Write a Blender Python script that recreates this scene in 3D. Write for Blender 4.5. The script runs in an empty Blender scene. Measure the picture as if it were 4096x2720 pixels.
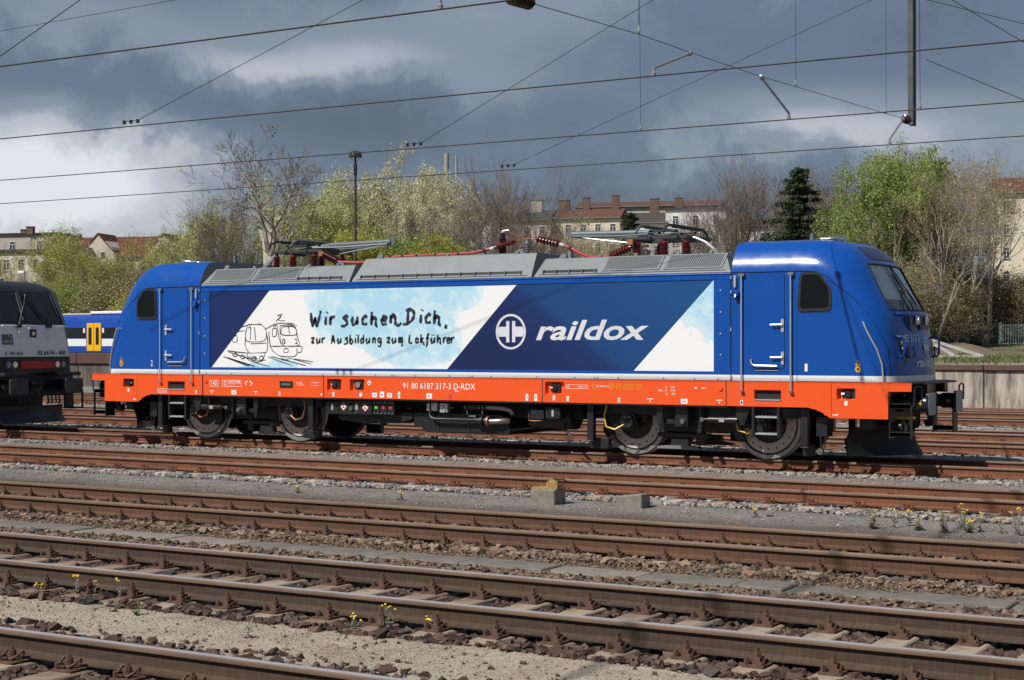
import bpy, math, random
import numpy as np
from mathutils import Vector, Matrix
rad = math.radians
random.seed(11)
rng = np.random.default_rng(11)
D = bpy.data; S = bpy.context.scene; COL = S.collection

# ------------------------------------------------------------------ camera
cam = D.cameras.new('camera'); cam_o = D.objects.new('camera', cam); COL.objects.link(cam_o)
cam.sensor_width = 36.0; cam.lens = 36.0 * 6282 / 4096; cam.clip_start = 0.1; cam.clip_end = 6000
cam_o.location = (16.69, -27.085, 1.985)
cam_o.rotation_euler = (rad(90 + .2558), 0, rad(30.43))
S.camera = cam_o
# ------------------------------------------------------------------ exposure
S.view_settings.view_transform = 'Standard'; S.view_settings.look = 'None'
S.view_settings.gamma = 1.0; S.view_settings.use_curve_mapping = False
S.view_settings.exposure = 0.10
# ------------------------------------------------------------------ sun
TOSUN = Vector((-.29, -.60, .70)).normalized()
sl = D.lights.new('sun', 'SUN'); sl.energy = 4.6; sl.angle = rad(.53); sl.color = (1, .955, .89)
so = D.objects.new('sun', sl); COL.objects.link(so)
so.rotation_euler = TOSUN.to_track_quat('Z', 'Y').to_euler()
# ------------------------------------------------------------------ sky with broken storm clouds
W = D.worlds.new('World'); S.world = W; W.use_nodes = True
wt = W.node_tree; wt.nodes.clear()
def wn(t, **k):
    n = wt.nodes.new(t)
    for a, b in k.items(): setattr(n, a, b)
    return n
def wm(op, a, b=None, c=None, clamp=False):
    n = wt.nodes.new('ShaderNodeMath'); n.operation = op; n.use_clamp = clamp
    for i, v in enumerate((a, b, c)):
        if v is None: continue
        if isinstance(v, (int, float)): n.inputs[i].default_value = v
        else: wt.links.new(v, n.inputs[i])
    return n.outputs[0]
tc = wn('ShaderNodeTexCoord')
sep = wn('ShaderNodeSeparateXYZ'); wt.links.new(tc.outputs['Generated'], sep.inputs[0])
az = wm('ARCTAN2', sep.outputs[0], sep.outputs[1])          # 0 = +y, positive = +x
el = wm('ARCSINE', sep.outputs[2])
# cloud deck seen in perspective: direction divided by height
den = wm('ADD', wm('MAXIMUM', sep.outputs[2], 0.0), .16)
cx = wm('DIVIDE', sep.outputs[0], den); cy = wm('DIVIDE', sep.outputs[1], den)
cv = wn('ShaderNodeCombineXYZ'); wt.links.new(cx, cv.inputs[0]); wt.links.new(cy, cv.inputs[1])
def wnoise(vec, scale, detail, rough, off, dist=0.0):
    m = wn('ShaderNodeMapping'); m.inputs['Location'].default_value = off
    wt.links.new(vec, m.inputs[0])
    n = wn('ShaderNodeTexNoise'); n.inputs['Scale'].default_value = scale; n.inputs['Detail'].default_value = detail
    n.inputs['Roughness'].default_value = rough; n.inputs['Distortion'].default_value = dist
    wt.links.new(m.outputs[0], n.inputs['Vector']); return n.outputs[0]
n1 = wnoise(cv.outputs[0], .55, 7, .52, (3.1, 1.7, 0), .3)
n2 = wnoise(tc.outputs['Generated'], 10.0, 9, .62, (.4, 2.2, .7), .25)
n3 = wnoise(tc.outputs['Generated'], 3.2, 3, .5, (5.4, .2, 1.7))
# cloud masses: azimuth, elevation (deg), widths (deg), brightness
CL = [(-46.5, 6.3, 3.6, 1.5, .80), (-50, 3.0, 8, 2.2, .40), (-46.5, 11.2, 4.0, 1.0, .26), (-37.5, 10.0, 4.6, .9, .40), (-32, 12.0, 3.0, .8, .20),
      (-20, 8.0, 5.0, .9, .36), (-26, 6.8, 4.0, .7, .18), (-15, 7.2, 5, .8, .10),
      (-42.5, 8.7, 4.5, .6, -.22), (-33, 7.7, 7, 1.0, -.20), (-20, 11.2, 8, 1.5, -.22), (-25, 5.4, 9, 1.0, -.20)]
waz = wm('ADD', az, wm('MULTIPLY', wm('SUBTRACT', n2, .5), .20))
wel = wm('ADD', el, wm('MULTIPLY', wm('SUBTRACT', n2, .5), .085))
acc = wm('ADD', wm('MULTIPLY', wm('SUBTRACT', n1, .5), .75), wm('MULTIPLY', wm('SUBTRACT', n3, .5), .30))
acc = wm('ADD', acc, wm('MULTIPLY', wm('SUBTRACT', n2, .5), .85))
acc = wm('ADD', acc, .30)
for a, e, sa, se, amp in CL:
    dx = wm('DIVIDE', wm('SUBTRACT', waz, rad(a)), rad(sa)); dy = wm('DIVIDE', wm('SUBTRACT', wel, rad(e)), rad(se))
    g = wm('POWER', 2.71828, wm('MULTIPLY', wm('ADD', wm('MULTIPLY', dx, dx), wm('MULTIPLY', dy, dy)), -.5))
    acc = wm('ADD', acc, wm('MULTIPLY', g, amp))
ramp = wn('ShaderNodeValToRGB')
cr = ramp.color_ramp; cr.interpolation = 'EASE'
stops = ((0.0, (.92, 1.18, 1.62)), (.25, (1.25, 1.62, 2.28)), (.48, (2.2, 2.62, 3.3)), (.72, (4.7, 5.0, 5.5)), (1.0, (7.4, 7.6, 7.9)))
while len(cr.elements) < len(stops): cr.elements.new(.5)
for e_, (p, c) in zip(cr.elements, stops): e_.position = p; e_.color = (*c, 1)
wt.links.new(acc, ramp.inputs[0])
sky = wn('ShaderNodeTexSky', sky_type='NISHITA'); sky.sun_disc = False
sky.sun_elevation = math.asin(TOSUN.z); sky.sun_rotation = math.atan2(TOSUN.x, TOSUN.y) % (2 * math.pi)
mix = wn('ShaderNodeMix', data_type='RGBA'); mix.inputs[0].default_value = .9
wt.links.new(sky.outputs[0], mix.inputs[6]); wt.links.new(ramp.outputs[0], mix.inputs[7])
bg = wn('ShaderNodeBackground'); bg.inputs['Strength'].default_value = .1
wt.links.new(mix.outputs[2], bg.inputs[0])
wo = wn('ShaderNodeOutputWorld'); wt.links.new(bg.outputs[0], wo.inputs[0])

# ------------------------------------------------------------------ helpers
class MB:
    "collects shapes; build() links them as ONE mesh object"
    def __init__(s, sx=1): s.v = []; s.f = []; s.m = []; s.sx = sx; s.cm = 0
    def add(s, vs, fs):
        b = len(s.v); s.v += [tuple(p) for p in vs]; s.f += [[i + b for i in f] for f in fs]; s.m += [s.cm] * len(fs); return s
    def box(s, x0, x1, y0, y1, z0, z1):
        return s.add([(x0,y0,z0),(x1,y0,z0),(x1,y1,z0),(x0,y1,z0),(x0,y0,z1),(x1,y0,z1),(x1,y1,z1),(x0,y1,z1)],
                     [[3,2,1,0],[4,5,6,7],[0,1,5,4],[1,2,6,5],[2,3,7,6],[3,0,4,7]])
    def hexa(s, p): # 8 corners in box order
        return s.add(p, [[3,2,1,0],[4,5,6,7],[0,1,5,4],[1,2,6,5],[2,3,7,6],[3,0,4,7]])
    def obox(s, c, size, rot):
        R_ = rot.to_matrix() if hasattr(rot, 'to_matrix') else rot
        h = [(i * size[0] / 2, j * size[1] / 2, k * size[2] / 2) for k in (-1, 1) for i, j in ((-1,-1),(1,-1),(1,1),(-1,1))]
        return s.hexa([tuple(Vector(c) + R_ @ Vector(q)) for q in h])
    def prism(s, poly, y0, y1, ax='xz'):   # polygon counter-clockwise seen from -y (x right, z up)
        n = len(poly)
        if ax == 'xz': vs = [(a, y0, b) for a, b in poly] + [(a, y1, b) for a, b in poly]
        elif ax == 'yz': vs = [(y1, a, b) for a, b in poly] + [(y0, a, b) for a, b in poly]  # ccw seen from +x
        else: vs = [(a, b, y1) for a, b in poly] + [(a, b, y0) for a, b in poly]             # ccw seen from above
        fs = [list(range(n)), list(range(2 * n - 1, n - 1, -1))] + [[i, i + n, (i + 1) % n + n, (i + 1) % n] for i in range(n)]
        return s.add(vs, fs)
    def poly(s, pts): return s.add(pts, [list(range(len(pts)))])
    def ring(s, outer, inner, y0, y1):      # frame between two polygons with the same count, xz plane
        n = len(outer); vs = [(a, y0, b) for a, b in outer] + [(a, y0, b) for a, b in inner] + [(a, y1, b) for a, b in outer] + [(a, y1, b) for a, b in inner]
        fs = []
        for i in range(n):
            j = (i + 1) % n
            fs += [[i, j, n + j, n + i], [i, 2*n+i, 2*n+j, j], [n+i, n+j, 3*n+j, 3*n+i], [2*n+j, 2*n+i, 3*n+i, 3*n+j]]
        return s.add(vs, fs)
    def tube(s, pts, r, n=6, cap=True):
        pts = [Vector(p) for p in pts]; m = len(pts); rr = r if hasattr(r, '__len__') else [r] * m
        vs = []; up = None
        for i, p in enumerate(pts):
            d = (pts[min(i+1, m-1)] - pts[max(i-1, 0)]).normalized()
            if up is None: up = Vector((0,0,1)) if abs(d.z) < .9 else Vector((1,0,0))
            a = d.cross(up)
            if a.length < 1e-4: a = d.orthogonal()
            a.normalize(); b = a.cross(d); up = b
            for k in range(n):
                t = 2 * math.pi * k / n; vs.append(p + (a * math.cos(t) + b * math.sin(t)) * rr[i])
        fs = [[i*n+k, i*n+(k+1)%n, (i+1)*n+(k+1)%n, (i+1)*n+k] for i in range(m-1) for k in range(n)]
        if cap: fs += [list(range(n-1, -1, -1)), [(m-1)*n+k for k in range(n)]]
        return s.add(vs, fs)
    def lathe(s, prof, o, d=(0,0,1), n=16):  # prof: (radius, distance along d)
        d = Vector(d).normalized(); o = Vector(o); a = d.orthogonal().normalized(); b = d.cross(a); m = len(prof); vs = []
        for r, h in prof:
            for k in range(n):
                t = 2 * math.pi * k / n; vs.append(o + d * h + (a * math.cos(t) + b * math.sin(t)) * max(r, 1e-4))
        fs = [[i*n+k, i*n+(k+1)%n, (i+1)*n+(k+1)%n, (i+1)*n+k] for i in range(m-1) for k in range(n)]
        fs += [list(range(n-1, -1, -1)), [(m-1)*n+k for k in range(n)]]
        return s.add(vs, fs)
    def cyl(s, p0, p1, r, n=12, r1=None):
        p0 = Vector(p0); p1 = Vector(p1); L = (p1 - p0).length
        return s.lathe([(r, 0), (r if r1 is None else r1, L)], p0, p1 - p0, n)
    def build(s, name, mats, parent=None, smooth=None, bevel=0, loc=(0,0,0), rz=0):
        me = D.meshes.new(name); sx = s.sx
        v = s.v if sx == 1 else [(-p[0], p[1], p[2]) for p in s.v]
        f = s.f if sx == 1 else [q[::-1] for q in s.f]
        me.from_pydata([tuple(p) for p in v], [], f)
        if not isinstance(mats, (list, tuple)): mats = [mats]
        for m in mats: me.materials.append(m)
        if len(mats) > 1: me.polygons.foreach_set('material_index', s.m)
        return link(name, me, parent, smooth, bevel, loc, rz)
def link(name, me, parent=None, smooth=None, bevel=0, loc=(0,0,0), rz=0):
    if smooth:
        me.shade_smooth(); me.set_sharp_from_angle(angle=rad(smooth))
    else: me.shade_flat()
    o = D.objects.new(name, me); COL.objects.link(o); o.parent = parent; o.location = loc; o.rotation_euler = (0, 0, rz)
    if bevel:
        b = o.modifiers.new('bevel', 'BEVEL'); b.width = bevel; b.segments = 1; b.limit_method = 'ANGLE'
    return o
def fast(name, V, F, mats, parent=None, smooth=None):     # numpy vertices and equal-sized faces
    me = D.meshes.new(name); V = np.asarray(V, np.float32); F = np.asarray(F, np.int32); k = F.shape[1]
    me.vertices.add(len(V)); me.vertices.foreach_set('co', V.ravel())
    me.loops.add(F.size); me.loops.foreach_set('vertex_index', F.ravel())
    me.polygons.add(len(F)); me.polygons.foreach_set('loop_start', np.arange(0, F.size, k, dtype=np.int32))
    me.update(calc_edges=True); me.validate()
    if not isinstance(mats, (list, tuple)): mats = [mats]
    for m in mats: me.materials.append(m)
    return link(name, me, parent, smooth)
def tag(o, label=None, cat=None, group=None, kind=None):
    if label: o['label'] = label
    if cat: o['category'] = cat
    if group: o['group'] = group
    if kind: o['kind'] = kind
    return o
def empty(name, loc=(0,0,0), rz=0):
    o = D.objects.new(name, None); COL.objects.link(o); o.location = loc; o.rotation_euler = (0, 0, rz); o.empty_display_size = .2
    return o
def dup(o, parent=None, loc=None, rz=None):
    c = o.copy(); COL.objects.link(c); c.parent = parent
    if loc is not None: c.location = loc
    if rz is not None: c.rotation_euler = (0, 0, rz)
    return c
def dup_tree(o, parent=None, loc=None, rz=None):
    c = dup(o, parent, loc, rz)
    for ch in list(o.children): dup_tree(ch, c)
    return c
def rrect(x0, x1, z0, z1, r, n=4):
    P = []
    for cx_, cz_, a0 in ((x1-r, z0+r, -90), (x1-r, z1-r, 0), (x0+r, z1-r, 90), (x0+r, z0+r, 180)):
        for i in range(n + 1):
            t = rad(a0 + 90 * i / n); P.append((cx_ + r * math.cos(t), cz_ + r * math.sin(t)))
    return P
def rpoly(pts, r, n=3):                     # rounded polygon, ccw
    P = []; m = len(pts)
    for i in range(m):
        p = Vector(pts[i]); a = (Vector(pts[i-1]) - p); b = (Vector(pts[(i+1) % m]) - p)
        k = min(r, a.length * .45, b.length * .45); A = p + a.normalized() * k; B = p + b.normalized() * k
        for j in range(n + 1):
            t = j / n; q = A * (1-t)**2 + p * 2*t*(1-t) + B * t*t; P.append((q.x, q.y))
    return P
def grow_poly(pts, d):                      # offset a convex-ish polygon outwards
    c = Vector((sum(p[0] for p in pts) / len(pts), sum(p[1] for p in pts) / len(pts)))
    w = max(p[0] for p in pts) - min(p[0] for p in pts); h = max(p[1] for p in pts) - min(p[1] for p in pts)
    return [(c.x + (p[0]-c.x) * (1 + 2*d/w), c.y + (p[1]-c.y) * (1 + 2*d/h)) for p in pts]

# ------------------------------------------------------------------ materials
def srgb(r, g, b):
    f = lambda c: (c/255/12.92 if c/255 <= .04045 else ((c/255 + .055)/1.055) ** 2.4)
    return (f(r), f(g), f(b))
class NT:
    def __init__(s, name):
        s.m = D.materials.new(name); s.m.use_nodes = True; s.t = s.m.node_tree; s.b = s.t.nodes['Principled BSDF']
    def n(s, t, **k):
        n = s.t.nodes.new(t)
        for a, b in k.items(): setattr(n, a, b)
        return n
    def l(s, a, b): s.t.links.new(a, b)
    def coord(s, out='Object', scale=None):
        c = s.n('ShaderNodeTexCoord').outputs[out]
        if scale is not None:
            m = s.n('ShaderNodeMapping'); m.inputs['Scale'].default_value = scale; s.l(c, m.inputs[0]); c = m.outputs[0]
        return c
    def noise(s, vec, scale, detail=4, rough=.55, dist=0):
        n = s.n('ShaderNodeTexNoise'); n.inputs['Scale'].default_value = scale; n.inputs['Detail'].default_value = detail
        n.inputs['Roughness'].default_value = rough; n.inputs['Distortion'].default_value = dist; s.l(vec, n.inputs['Vector']); return n.outputs[0]
    def ramp(s, fac, stops, interp='LINEAR'):
        r = s.n('ShaderNodeValToRGB'); c = r.color_ramp; c.interpolation = interp
        while len(c.elements) < len(stops): c.elements.new(.5)
        for e, (p, col) in zip(c.elements, stops):
            e.position = p; e.color = (*(col if hasattr(col, '__len__') else (col,)*3), 1)
        s.l(fac, r.inputs[0]); return r.outputs[0]
    def mix(s, fac, a, b, mode='MIX'):
        m = s.n('ShaderNodeMix', data_type='RGBA', blend_type=mode)
        for i, v in ((0, fac), (6, a), (7, b)):
            if isinstance(v, (int, float)): m.inputs[i].default_value = v
            elif isinstance(v, tuple): m.inputs[i].default_value = (*v, 1)
            else: s.l(v, m.inputs[i])
        return m.outputs[2]
    def math(s, op, a, b=None, clamp=False):
        m = s.n('ShaderNodeMath', operation=op, use_clamp=clamp)
        for i, v in enumerate((a, b)):
            if v is None: continue
            if isinstance(v, (int, float)): m.inputs[i].default_value = v
            else: s.l(v, m.inputs[i])
        return m.outputs[0]
    def bump(s, h, strength, dist):
        b = s.n('ShaderNodeBump'); b.inputs['Strength'].default_value = strength; b.inputs['Distance'].default_value = dist
        s.l(h, b.inputs['Height']); s.l(b.outputs[0], s.b.inputs['Normal'])
    def set(s, col=None, rough=.5, metal=0, spec=.5, coat=0):
        i = s.b.inputs
        if col is not None:
            if isinstance(col, tuple): i['Base Color'].default_value = (*col, 1)
            else: s.l(col, i['Base Color'])
        if isinstance(rough, (int, float)): i['Roughness'].default_value = rough
        else: s.l(rough, i['Roughness'])
        i['Metallic'].default_value = metal; i['Specular IOR Level'].default_value = spec
        i['Coat Weight'].default_value = coat; i['Coat Roughness'].default_value = .04
        return s.m
def plain(name, col, rough=.5, metal=0, col2=None, scale=6, lo=.35, hi=.7, bump=0, bscale=None, bdist=.01, spec=.5, coat=0, stretch=None, coord='Object'):
    t = NT(name); c = col
    if col2 or bump:
        v = t.coord(coord, stretch)
        if col2: c = t.mix(t.ramp(t.noise(v, scale, 6, .6), [(lo, 0.), (hi, 1.)]), col, col2)
        if bump: t.bump(t.noise(v, bscale or scale * 4, 4, .6), bump, bdist)
    return t.set(c, rough, metal, spec, coat)
def islands(name, stops, rough=.9, scale=30, dark=.75, bump=.3):  # colour per loose piece
    t = NT(name); g = t.n('ShaderNodeNewGeometry'); c = t.ramp(g.outputs['Random Per Island'], stops)
    v = t.coord(); n = t.noise(v, scale, 5, .65)
    c = t.mix(1., c, t.ramp(n, [(.25, (dark,)*3), (.7, (1.12,)*3)]), 'MULTIPLY')
    if bump: t.bump(t.noise(v, scale * 3, 3), bump, .004)
    return t.set(c, rough, 0, .3)
X_ = {}
def text_init(items):                        # all lettering is shaped once, before the scene fills up
    obs = []
    for key, body, shear, off in items:
        c = D.curves.new('t', 'FONT'); c.body = body; c.size = 1; c.shear = shear; c.offset = off; c.resolution_u = 3
        o = D.objects.new('t', c); COL.objects.link(o); obs.append((key, o, c))
    dg = bpy.context.evaluated_depsgraph_get(); dg.update()
    for key, o, c in obs:
        me = D.meshes.new_from_object(o.evaluated_get(dg)); V = np.zeros(len(me.vertices) * 3); me.vertices.foreach_get('co', V)
        V = V.reshape(-1, 3); lo = V.min(0); hi = V.max(0)
        X_[key] = ((V - lo) / np.maximum(hi - lo, 1e-6), [list(p.vertices) for p in me.polygons])
        D.objects.remove(o); D.curves.remove(c); D.meshes.remove(me)
def text_on(mb, key, x0, x1, z0, z1, fn):    # lettering filled into a rectangle; fn maps (x, z) to a point
    V, F = X_[key]
    mb.add([fn(x0 + p[0] * (x1 - x0), z0 + p[1] * (z1 - z0)) for p in V], F); return mb
# ------------------------------------------------------------------ yard materials
def ground_mat():
    t = NT('yard_ground'); g = t.n('ShaderNodeNewGeometry').outputs['Position']; s_ = t.n('ShaderNodeSeparateXYZ'); t.l(g, s_.inputs[0])
    big = t.noise(g, .9, 4, .6); fine = t.noise(g, 38, 6, .7); mid = t.noise(g, 6, 5, .65)
    y = t.math('ADD', s_.outputs[1], t.math('MULTIPLY', t.math('SUBTRACT', big, .5), 1.0))
    y = t.math('ADD', y, t.math('MULTIPLY', t.math('SUBTRACT', mid, .5), .45))
    f = t.math('DIVIDE', t.math('ADD', y, 24), 50, True)
    P = lambda v: (v + 24) / 50
    bands = [(-24, (.30,.25,.20)), (-21.6, (.30,.25,.20)), (-21.3, (.06,.042,.034)), (-18.75, (.07,.05,.04)), (-18.45, (.355,.312,.255)), (-17.35, (.355,.312,.255)),
             (-17.0, (.055,.04,.033)), (-14.3, (.07,.05,.04)), (-13.9, (.15,.12,.095)), (-13.2, (.17,.14,.115)), (-12.8, (.11,.08,.062)), (-10.5, (.11,.08,.062)),
             (-10.2, (.10,.085,.07)), (-8.9, (.12,.10,.085)), (-8.3, (.205,.185,.165)), (-7.4, (.22,.205,.187)), (-6.9, (.16,.14,.125)), (-4.3, (.16,.14,.125)),
             (-3.9, (.205,.192,.178)), (-1.9, (.205,.192,.178)), (-1.5, (.15,.13,.115)), (1.6, (.13,.115,.105)), (2.2, (.2,.19,.18)), (25, (.22,.21,.2))]
    c = t.ramp(f, [(P(a), b) for a, b in bands])
    c = t.mix(1., c, t.ramp(fine, [(.28, (.66,)*3), (.5, (1.,)*3), (.72, (1.34,)*3)]), 'MULTIPLY')
    c = t.mix(1., c, t.ramp(t.noise(g, 1.7, 6, .7), [(.3, (.68, .65, .60)), (.5, (1.0, .99, .97)), (.72, (1.2, 1.19, 1.16))]), 'MULTIPLY')
    t.bump(t.math('ADD', fine, t.math('MULTIPLY', mid, .6)), .6, .025)
    return t.set(c, .95, 0, .2)
def rail_mat(name, c1, c2, scale=3):
    t = NT(name); v = t.coord('Object', (1, 1, 1)); n = t.noise(t.coord('Object', (.6, 5, 5)), scale, 6, .65)
    n2 = t.noise(t.coord('Object', (14, 2, 1)), 3, 4, .6)
    c = t.mix(t.ramp(n, [(.3, 0.), (.72, 1.)]), c1, c2)
    c = t.mix(1., c, t.ramp(n2, [(.3, (.72,)*3), (.65, (1.1,)*3)]), 'MULTIPLY')
    c = t.mix(1., c, t.ramp(t.noise(t.coord('Object', (.35, 1, 1)), 1.6, 5, .6), [(.32, (.74, .72, .72)), (.5, (1., 1., 1.)), (.68, (1.22, 1.15, 1.08))]), 'MULTIPLY')
    t.bump(t.noise(v, 60, 4), .25, .003)
    return t.set(c, .78, 0, .3)
M_ground = ground_mat()
M_rust_red = rail_mat('rust_red', (.140, .053, .030), (.205, .087, .049))
M_rust_brn = rail_mat('rust_brown', (.082, .045, .028), (.132, .069, .042))
M_rust_drk = rail_mat('rust_dark', (.050, .034, .025), (.088, .059, .042))
M_railtop = plain('worn_rail_top', (.58, .56, .57), .3, .4, (.40, .37, .37), 4, stretch=(.3, 20, 1))
M_rusttop = plain('rusty_rail_top', (.22, .10, .055), .6, .1, (.30, .16, .09), 5, stretch=(.4, 12, 1))
M_browntop = plain('brown_rail_top', (.25, .13, .065), .5, .3, (.33, .19, .10), 4, stretch=(.4, 12, 1))
M_head_sunlit = plain('rail_head_sunlit_side', (.105, .064, .042), .6, .15, (.16, .10, .068), 4, stretch=(.4, 12, 1))  # lighter than the dark rail webs: sunlight on the head side, put into the colour
M_bolt = plain('rusty_fastening', (.065, .038, .028), .75, .1, (.14, .075, .048), 18)
M_bolt_red = plain('red_rust_fastening', (.09, .036, .024), .75, .1, (.16, .062, .038), 18)
M_pad = plain('white_pad', (.42, .40, .37), .8, 0, (.25, .22, .19), 14)
M_conc = plain('sleeper_concrete', (.36, .29, .215), .9, 0, (.20, .145, .10), 6, bump=.5, bscale=40)
M_conc_rust = plain('stained_sleeper', (.27, .20, .15), .9, 0, (.15, .09, .055), 5, bump=.5, bscale=40)
M_conc_pale = plain('pale_concrete', (.42, .38, .34), .9, 0, (.30, .26, .22), 6, bump=.5, bscale=40)
M_slab = plain('slab_concrete', (.185, .163, .14), .95, 0, (.11, .096, .082), 3.5, bump=.45, bscale=50)
M_slab2 = plain('slab_concrete_warm', (.25, .217, .182), .95, 0, (.16, .14, .12), 4, bump=.45, bscale=50)
M_stone_dark = islands('ballast_dark_brown', [(0, (.045,.030,.024)), (.35, (.072,.045,.034)), (.6, (.10,.064,.048)), (.88, (.135,.092,.072)), (1, (.065,.058,.054))])
M_stone_brn = islands('ballast_brown', [(0, (.085,.058,.045)), (.3, (.145,.098,.070)), (.6, (.20,.135,.093)), (.85, (.27,.19,.135)), (1, (.13,.118,.11))])
M_stone_gry = islands('ballast_grey', [(0, (.16,.135,.12)), (.35, (.24,.205,.18)), (.65, (.31,.275,.245)), (.85, (.40,.36,.32)), (1, (.2,.2,.205))])
M_pebble = islands('pebbles', [(0, (.16,.13,.105)), (.3, (.30,.245,.185)), (.7, (.40,.34,.275)), (.93, (.48,.43,.37)), (1, (.12,.12,.125))], bump=0)
M_pebgrey = islands('grey_pebbles', [(0, (.10,.09,.08)), (.5, (.17,.16,.145)), (.93, (.25,.235,.22)), (1, (.36,.34,.32))], bump=0)

# ------------------------------------------------------------------ ground
def hnoise(x, y):
    return (np.sin(x * 1.3 + 1.7 * np.sin(y * .9)) * np.sin(y * 1.1 + 1.3 * np.sin(x * .7)) * .5
            + .3 * np.sin(x * 3.7 + y * 2.1) * np.sin(y * 4.3 - x * 1.9) + .2 * np.sin(x * 9.1 - y * 3.3) * np.sin(y * 8.7 + x * 2.9))
def ground_z(x, y):
    k = np.interp(y, [-40, -21.6, -21.2, -18.8, -18.4, -17.3, -16.9, -14.2, -13.9, -13.2, -12.7, -10.5, -10.1, -8.6, -7.4, -6.9, -4.2, -3.7, -2.0, -1.6, 1.7, 2.2, 30, 60],
                  [-.22, -.22, -.245, -.245, -.20, -.20, -.24, -.24, -.205, -.205, -.225, -.225, -.205, -.20, -.19, -.245, -.245, -.185, -.175, -.24, -.24, -.2, -.22, -.22])
    return k + .014 * hnoise(x, y)
xs = np.concatenate([[-400, -160, -90, -60], np.arange(-40, 24.01, .22), [40, 80, 200]])
ys = np.concatenate([[-300, -90, -45, -32], np.arange(-24, 6, .13), np.arange(6, 37.6, .7)])
gx, gy = np.meshgrid(xs, ys); nx, ny = len(xs), len(ys)
V = np.stack([gx.ravel(), gy.ravel(), ground_z(gx, gy).ravel()], 1)
ii = (np.arange(ny - 1)[:, None] * nx + np.arange(nx - 1)[None]).ravel()
tag(fast('ground', V, np.stack([ii, ii + 1, ii + nx + 1, ii + nx], 1), M_ground, smooth=60), kind='structure')

def stones(name, n, xr, yr, size, mat, zoff=0., label=None, avoid=None, flat=.7, tri=None):
    x = rng.uniform(*xr, n); y = rng.uniform(*yr, n)
    if avoid is not None:
        k = avoid(x, y); x = x[k]; y = y[k]; n = len(x)
    cube = np.array([(a, b, c) for c in (-1, 1) for a, b in ((-1,-1),(1,-1),(1,1),(-1,1))], float)
    V = cube[None] * rng.uniform(.45, 1.0, (n, 8, 3)) * rng.uniform(.55, 1.0, (n, 1, 3))
    s_ = size * np.exp(rng.normal(0, .30, (n, 1, 1)))
    q = rng.normal(size=(n, 4)); q /= np.linalg.norm(q, axis=1)[:, None]; w, a, b, c = q.T
    R_ = np.stack([1-2*(b*b+c*c), 2*(a*b-c*w), 2*(a*c+b*w), 2*(a*b+c*w), 1-2*(a*a+c*c), 2*(b*c-a*w), 2*(a*c-b*w), 2*(b*c+a*w), 1-2*(a*a+b*b)], 1).reshape(n, 3, 3)
    V = np.einsum('nij,nkj->nki', R_, V) * s_; V[:, :, 2] *= flat
    V += np.stack([x, y, ground_z(x, y) + zoff + rng.uniform(-.25, .75, n) * size], 1)[:, None]
    Fq = np.array([[3,2,1,0],[4,5,6,7],[0,1,5,4],[1,2,6,5],[2,3,7,6],[3,0,4,7]])
    F = (np.arange(n)[:, None, None] * 8 + Fq[None]).reshape(-1, 4)
    o = fast(name, V.reshape(-1, 3), F, mat); tag(o, label, None, None, 'stuff'); return o

# ------------------------------------------------------------------ tracks
def rail_mesh(name, x0, x1, mweb, mtop):
    h = .17; P = [(-.075, 0), (.075, 0), (.075, .011), (.03, .022), (.0085, .038), (.0085, .115), (.018, .128), (.036, .134), (.036, .158), (.030, .167), (.016, .17),
                  (-.016, .17), (-.030, .167), (-.036, .158), (-.036, .134), (-.018, .128), (-.0085, .115), (-.0085, .038), (-.03, .022), (-.075, .011)]
    n = len(P); mb = MB()
    mb.add([(x0, a, b - h) for a, b in P] + [(x1, a, b - h) for a, b in P], [[i, (i+1) % n, (i+1) % n + n, i + n] for i in range(n)][::1])
    mb.f = [f[::-1] for f in mb.f]; mb.m = [1 if i in (9, 10, 11) else 2 if i in (7, 8, 12, 13) else 0 for i in range(n)]
    me = D.meshes.new(name); me.from_pydata(mb.v, [], mb.f); me.materials.append(mweb); me.materials.append(mtop); me.materials.append(M_head_sunlit); me.polygons.foreach_set('material_index', mb.m)
    return me
def fastening(kind, mat):                    # sits on the sleeper beside the rail foot, towards -y
    mb = MB()
    if kind == 'block':                      # ribbed plate, clamp block, tall bolt, coach screws
        mb.box(-.08, .08, -.19, -.02, -.003, .016); mb.box(-.035, .035, -.135, -.055, .016, .062); mb.box(-.055, .055, -.10, -.06, .016, .045)
        mb.cyl((0, -.095, .06), (0, -.095, .125), .016, 6); mb.cyl((0, -.095, .062), (0, -.095, .09), .027, 6)
        for sx in (-.052,): mb.cyl((sx, -.155, .014), (sx, -.155, .05), .021, 6); mb.cyl((sx, -.155, .05), (sx, -.155, .062), .012, 6)
        mb.cyl((.055, -.15, .014), (.055, -.15, .038), .02, 6)
    else:                                    # spring clip with two loops round a screw
        mb.box(-.09, .09, -.20, -.02, -.003, .014)
        for s_ in (-1, 1):
            mb.tube([(s_*.012, -.155, .03), (s_*.04, -.165, .032), (s_*.066, -.14, .05), (s_*.072, -.10, .075), (s_*.06, -.07, .07), (s_*.045, -.06, .045)], .0095, 5)
        mb.cyl((0, -.12, .01), (0, -.12, .075), .014, 6); mb.cyl((0, -.12, .055), (0, -.12, .085), .026, 6); mb.cyl((0, -.12, .04), (0, -.12, .05), .034, 8)
        if kind == 'clip_tall':
            mb.cyl((-.06, -.165, .01), (-.06, -.165, .055), .022, 6); mb.cyl((0, -.12, .085), (0, -.12, .108), .013, 6)
    me = D.meshes.new('rail_fastening'); me.from_pydata([tuple(p) for p in mb.v], [], mb.f); me.materials.append(mat); return me
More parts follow.
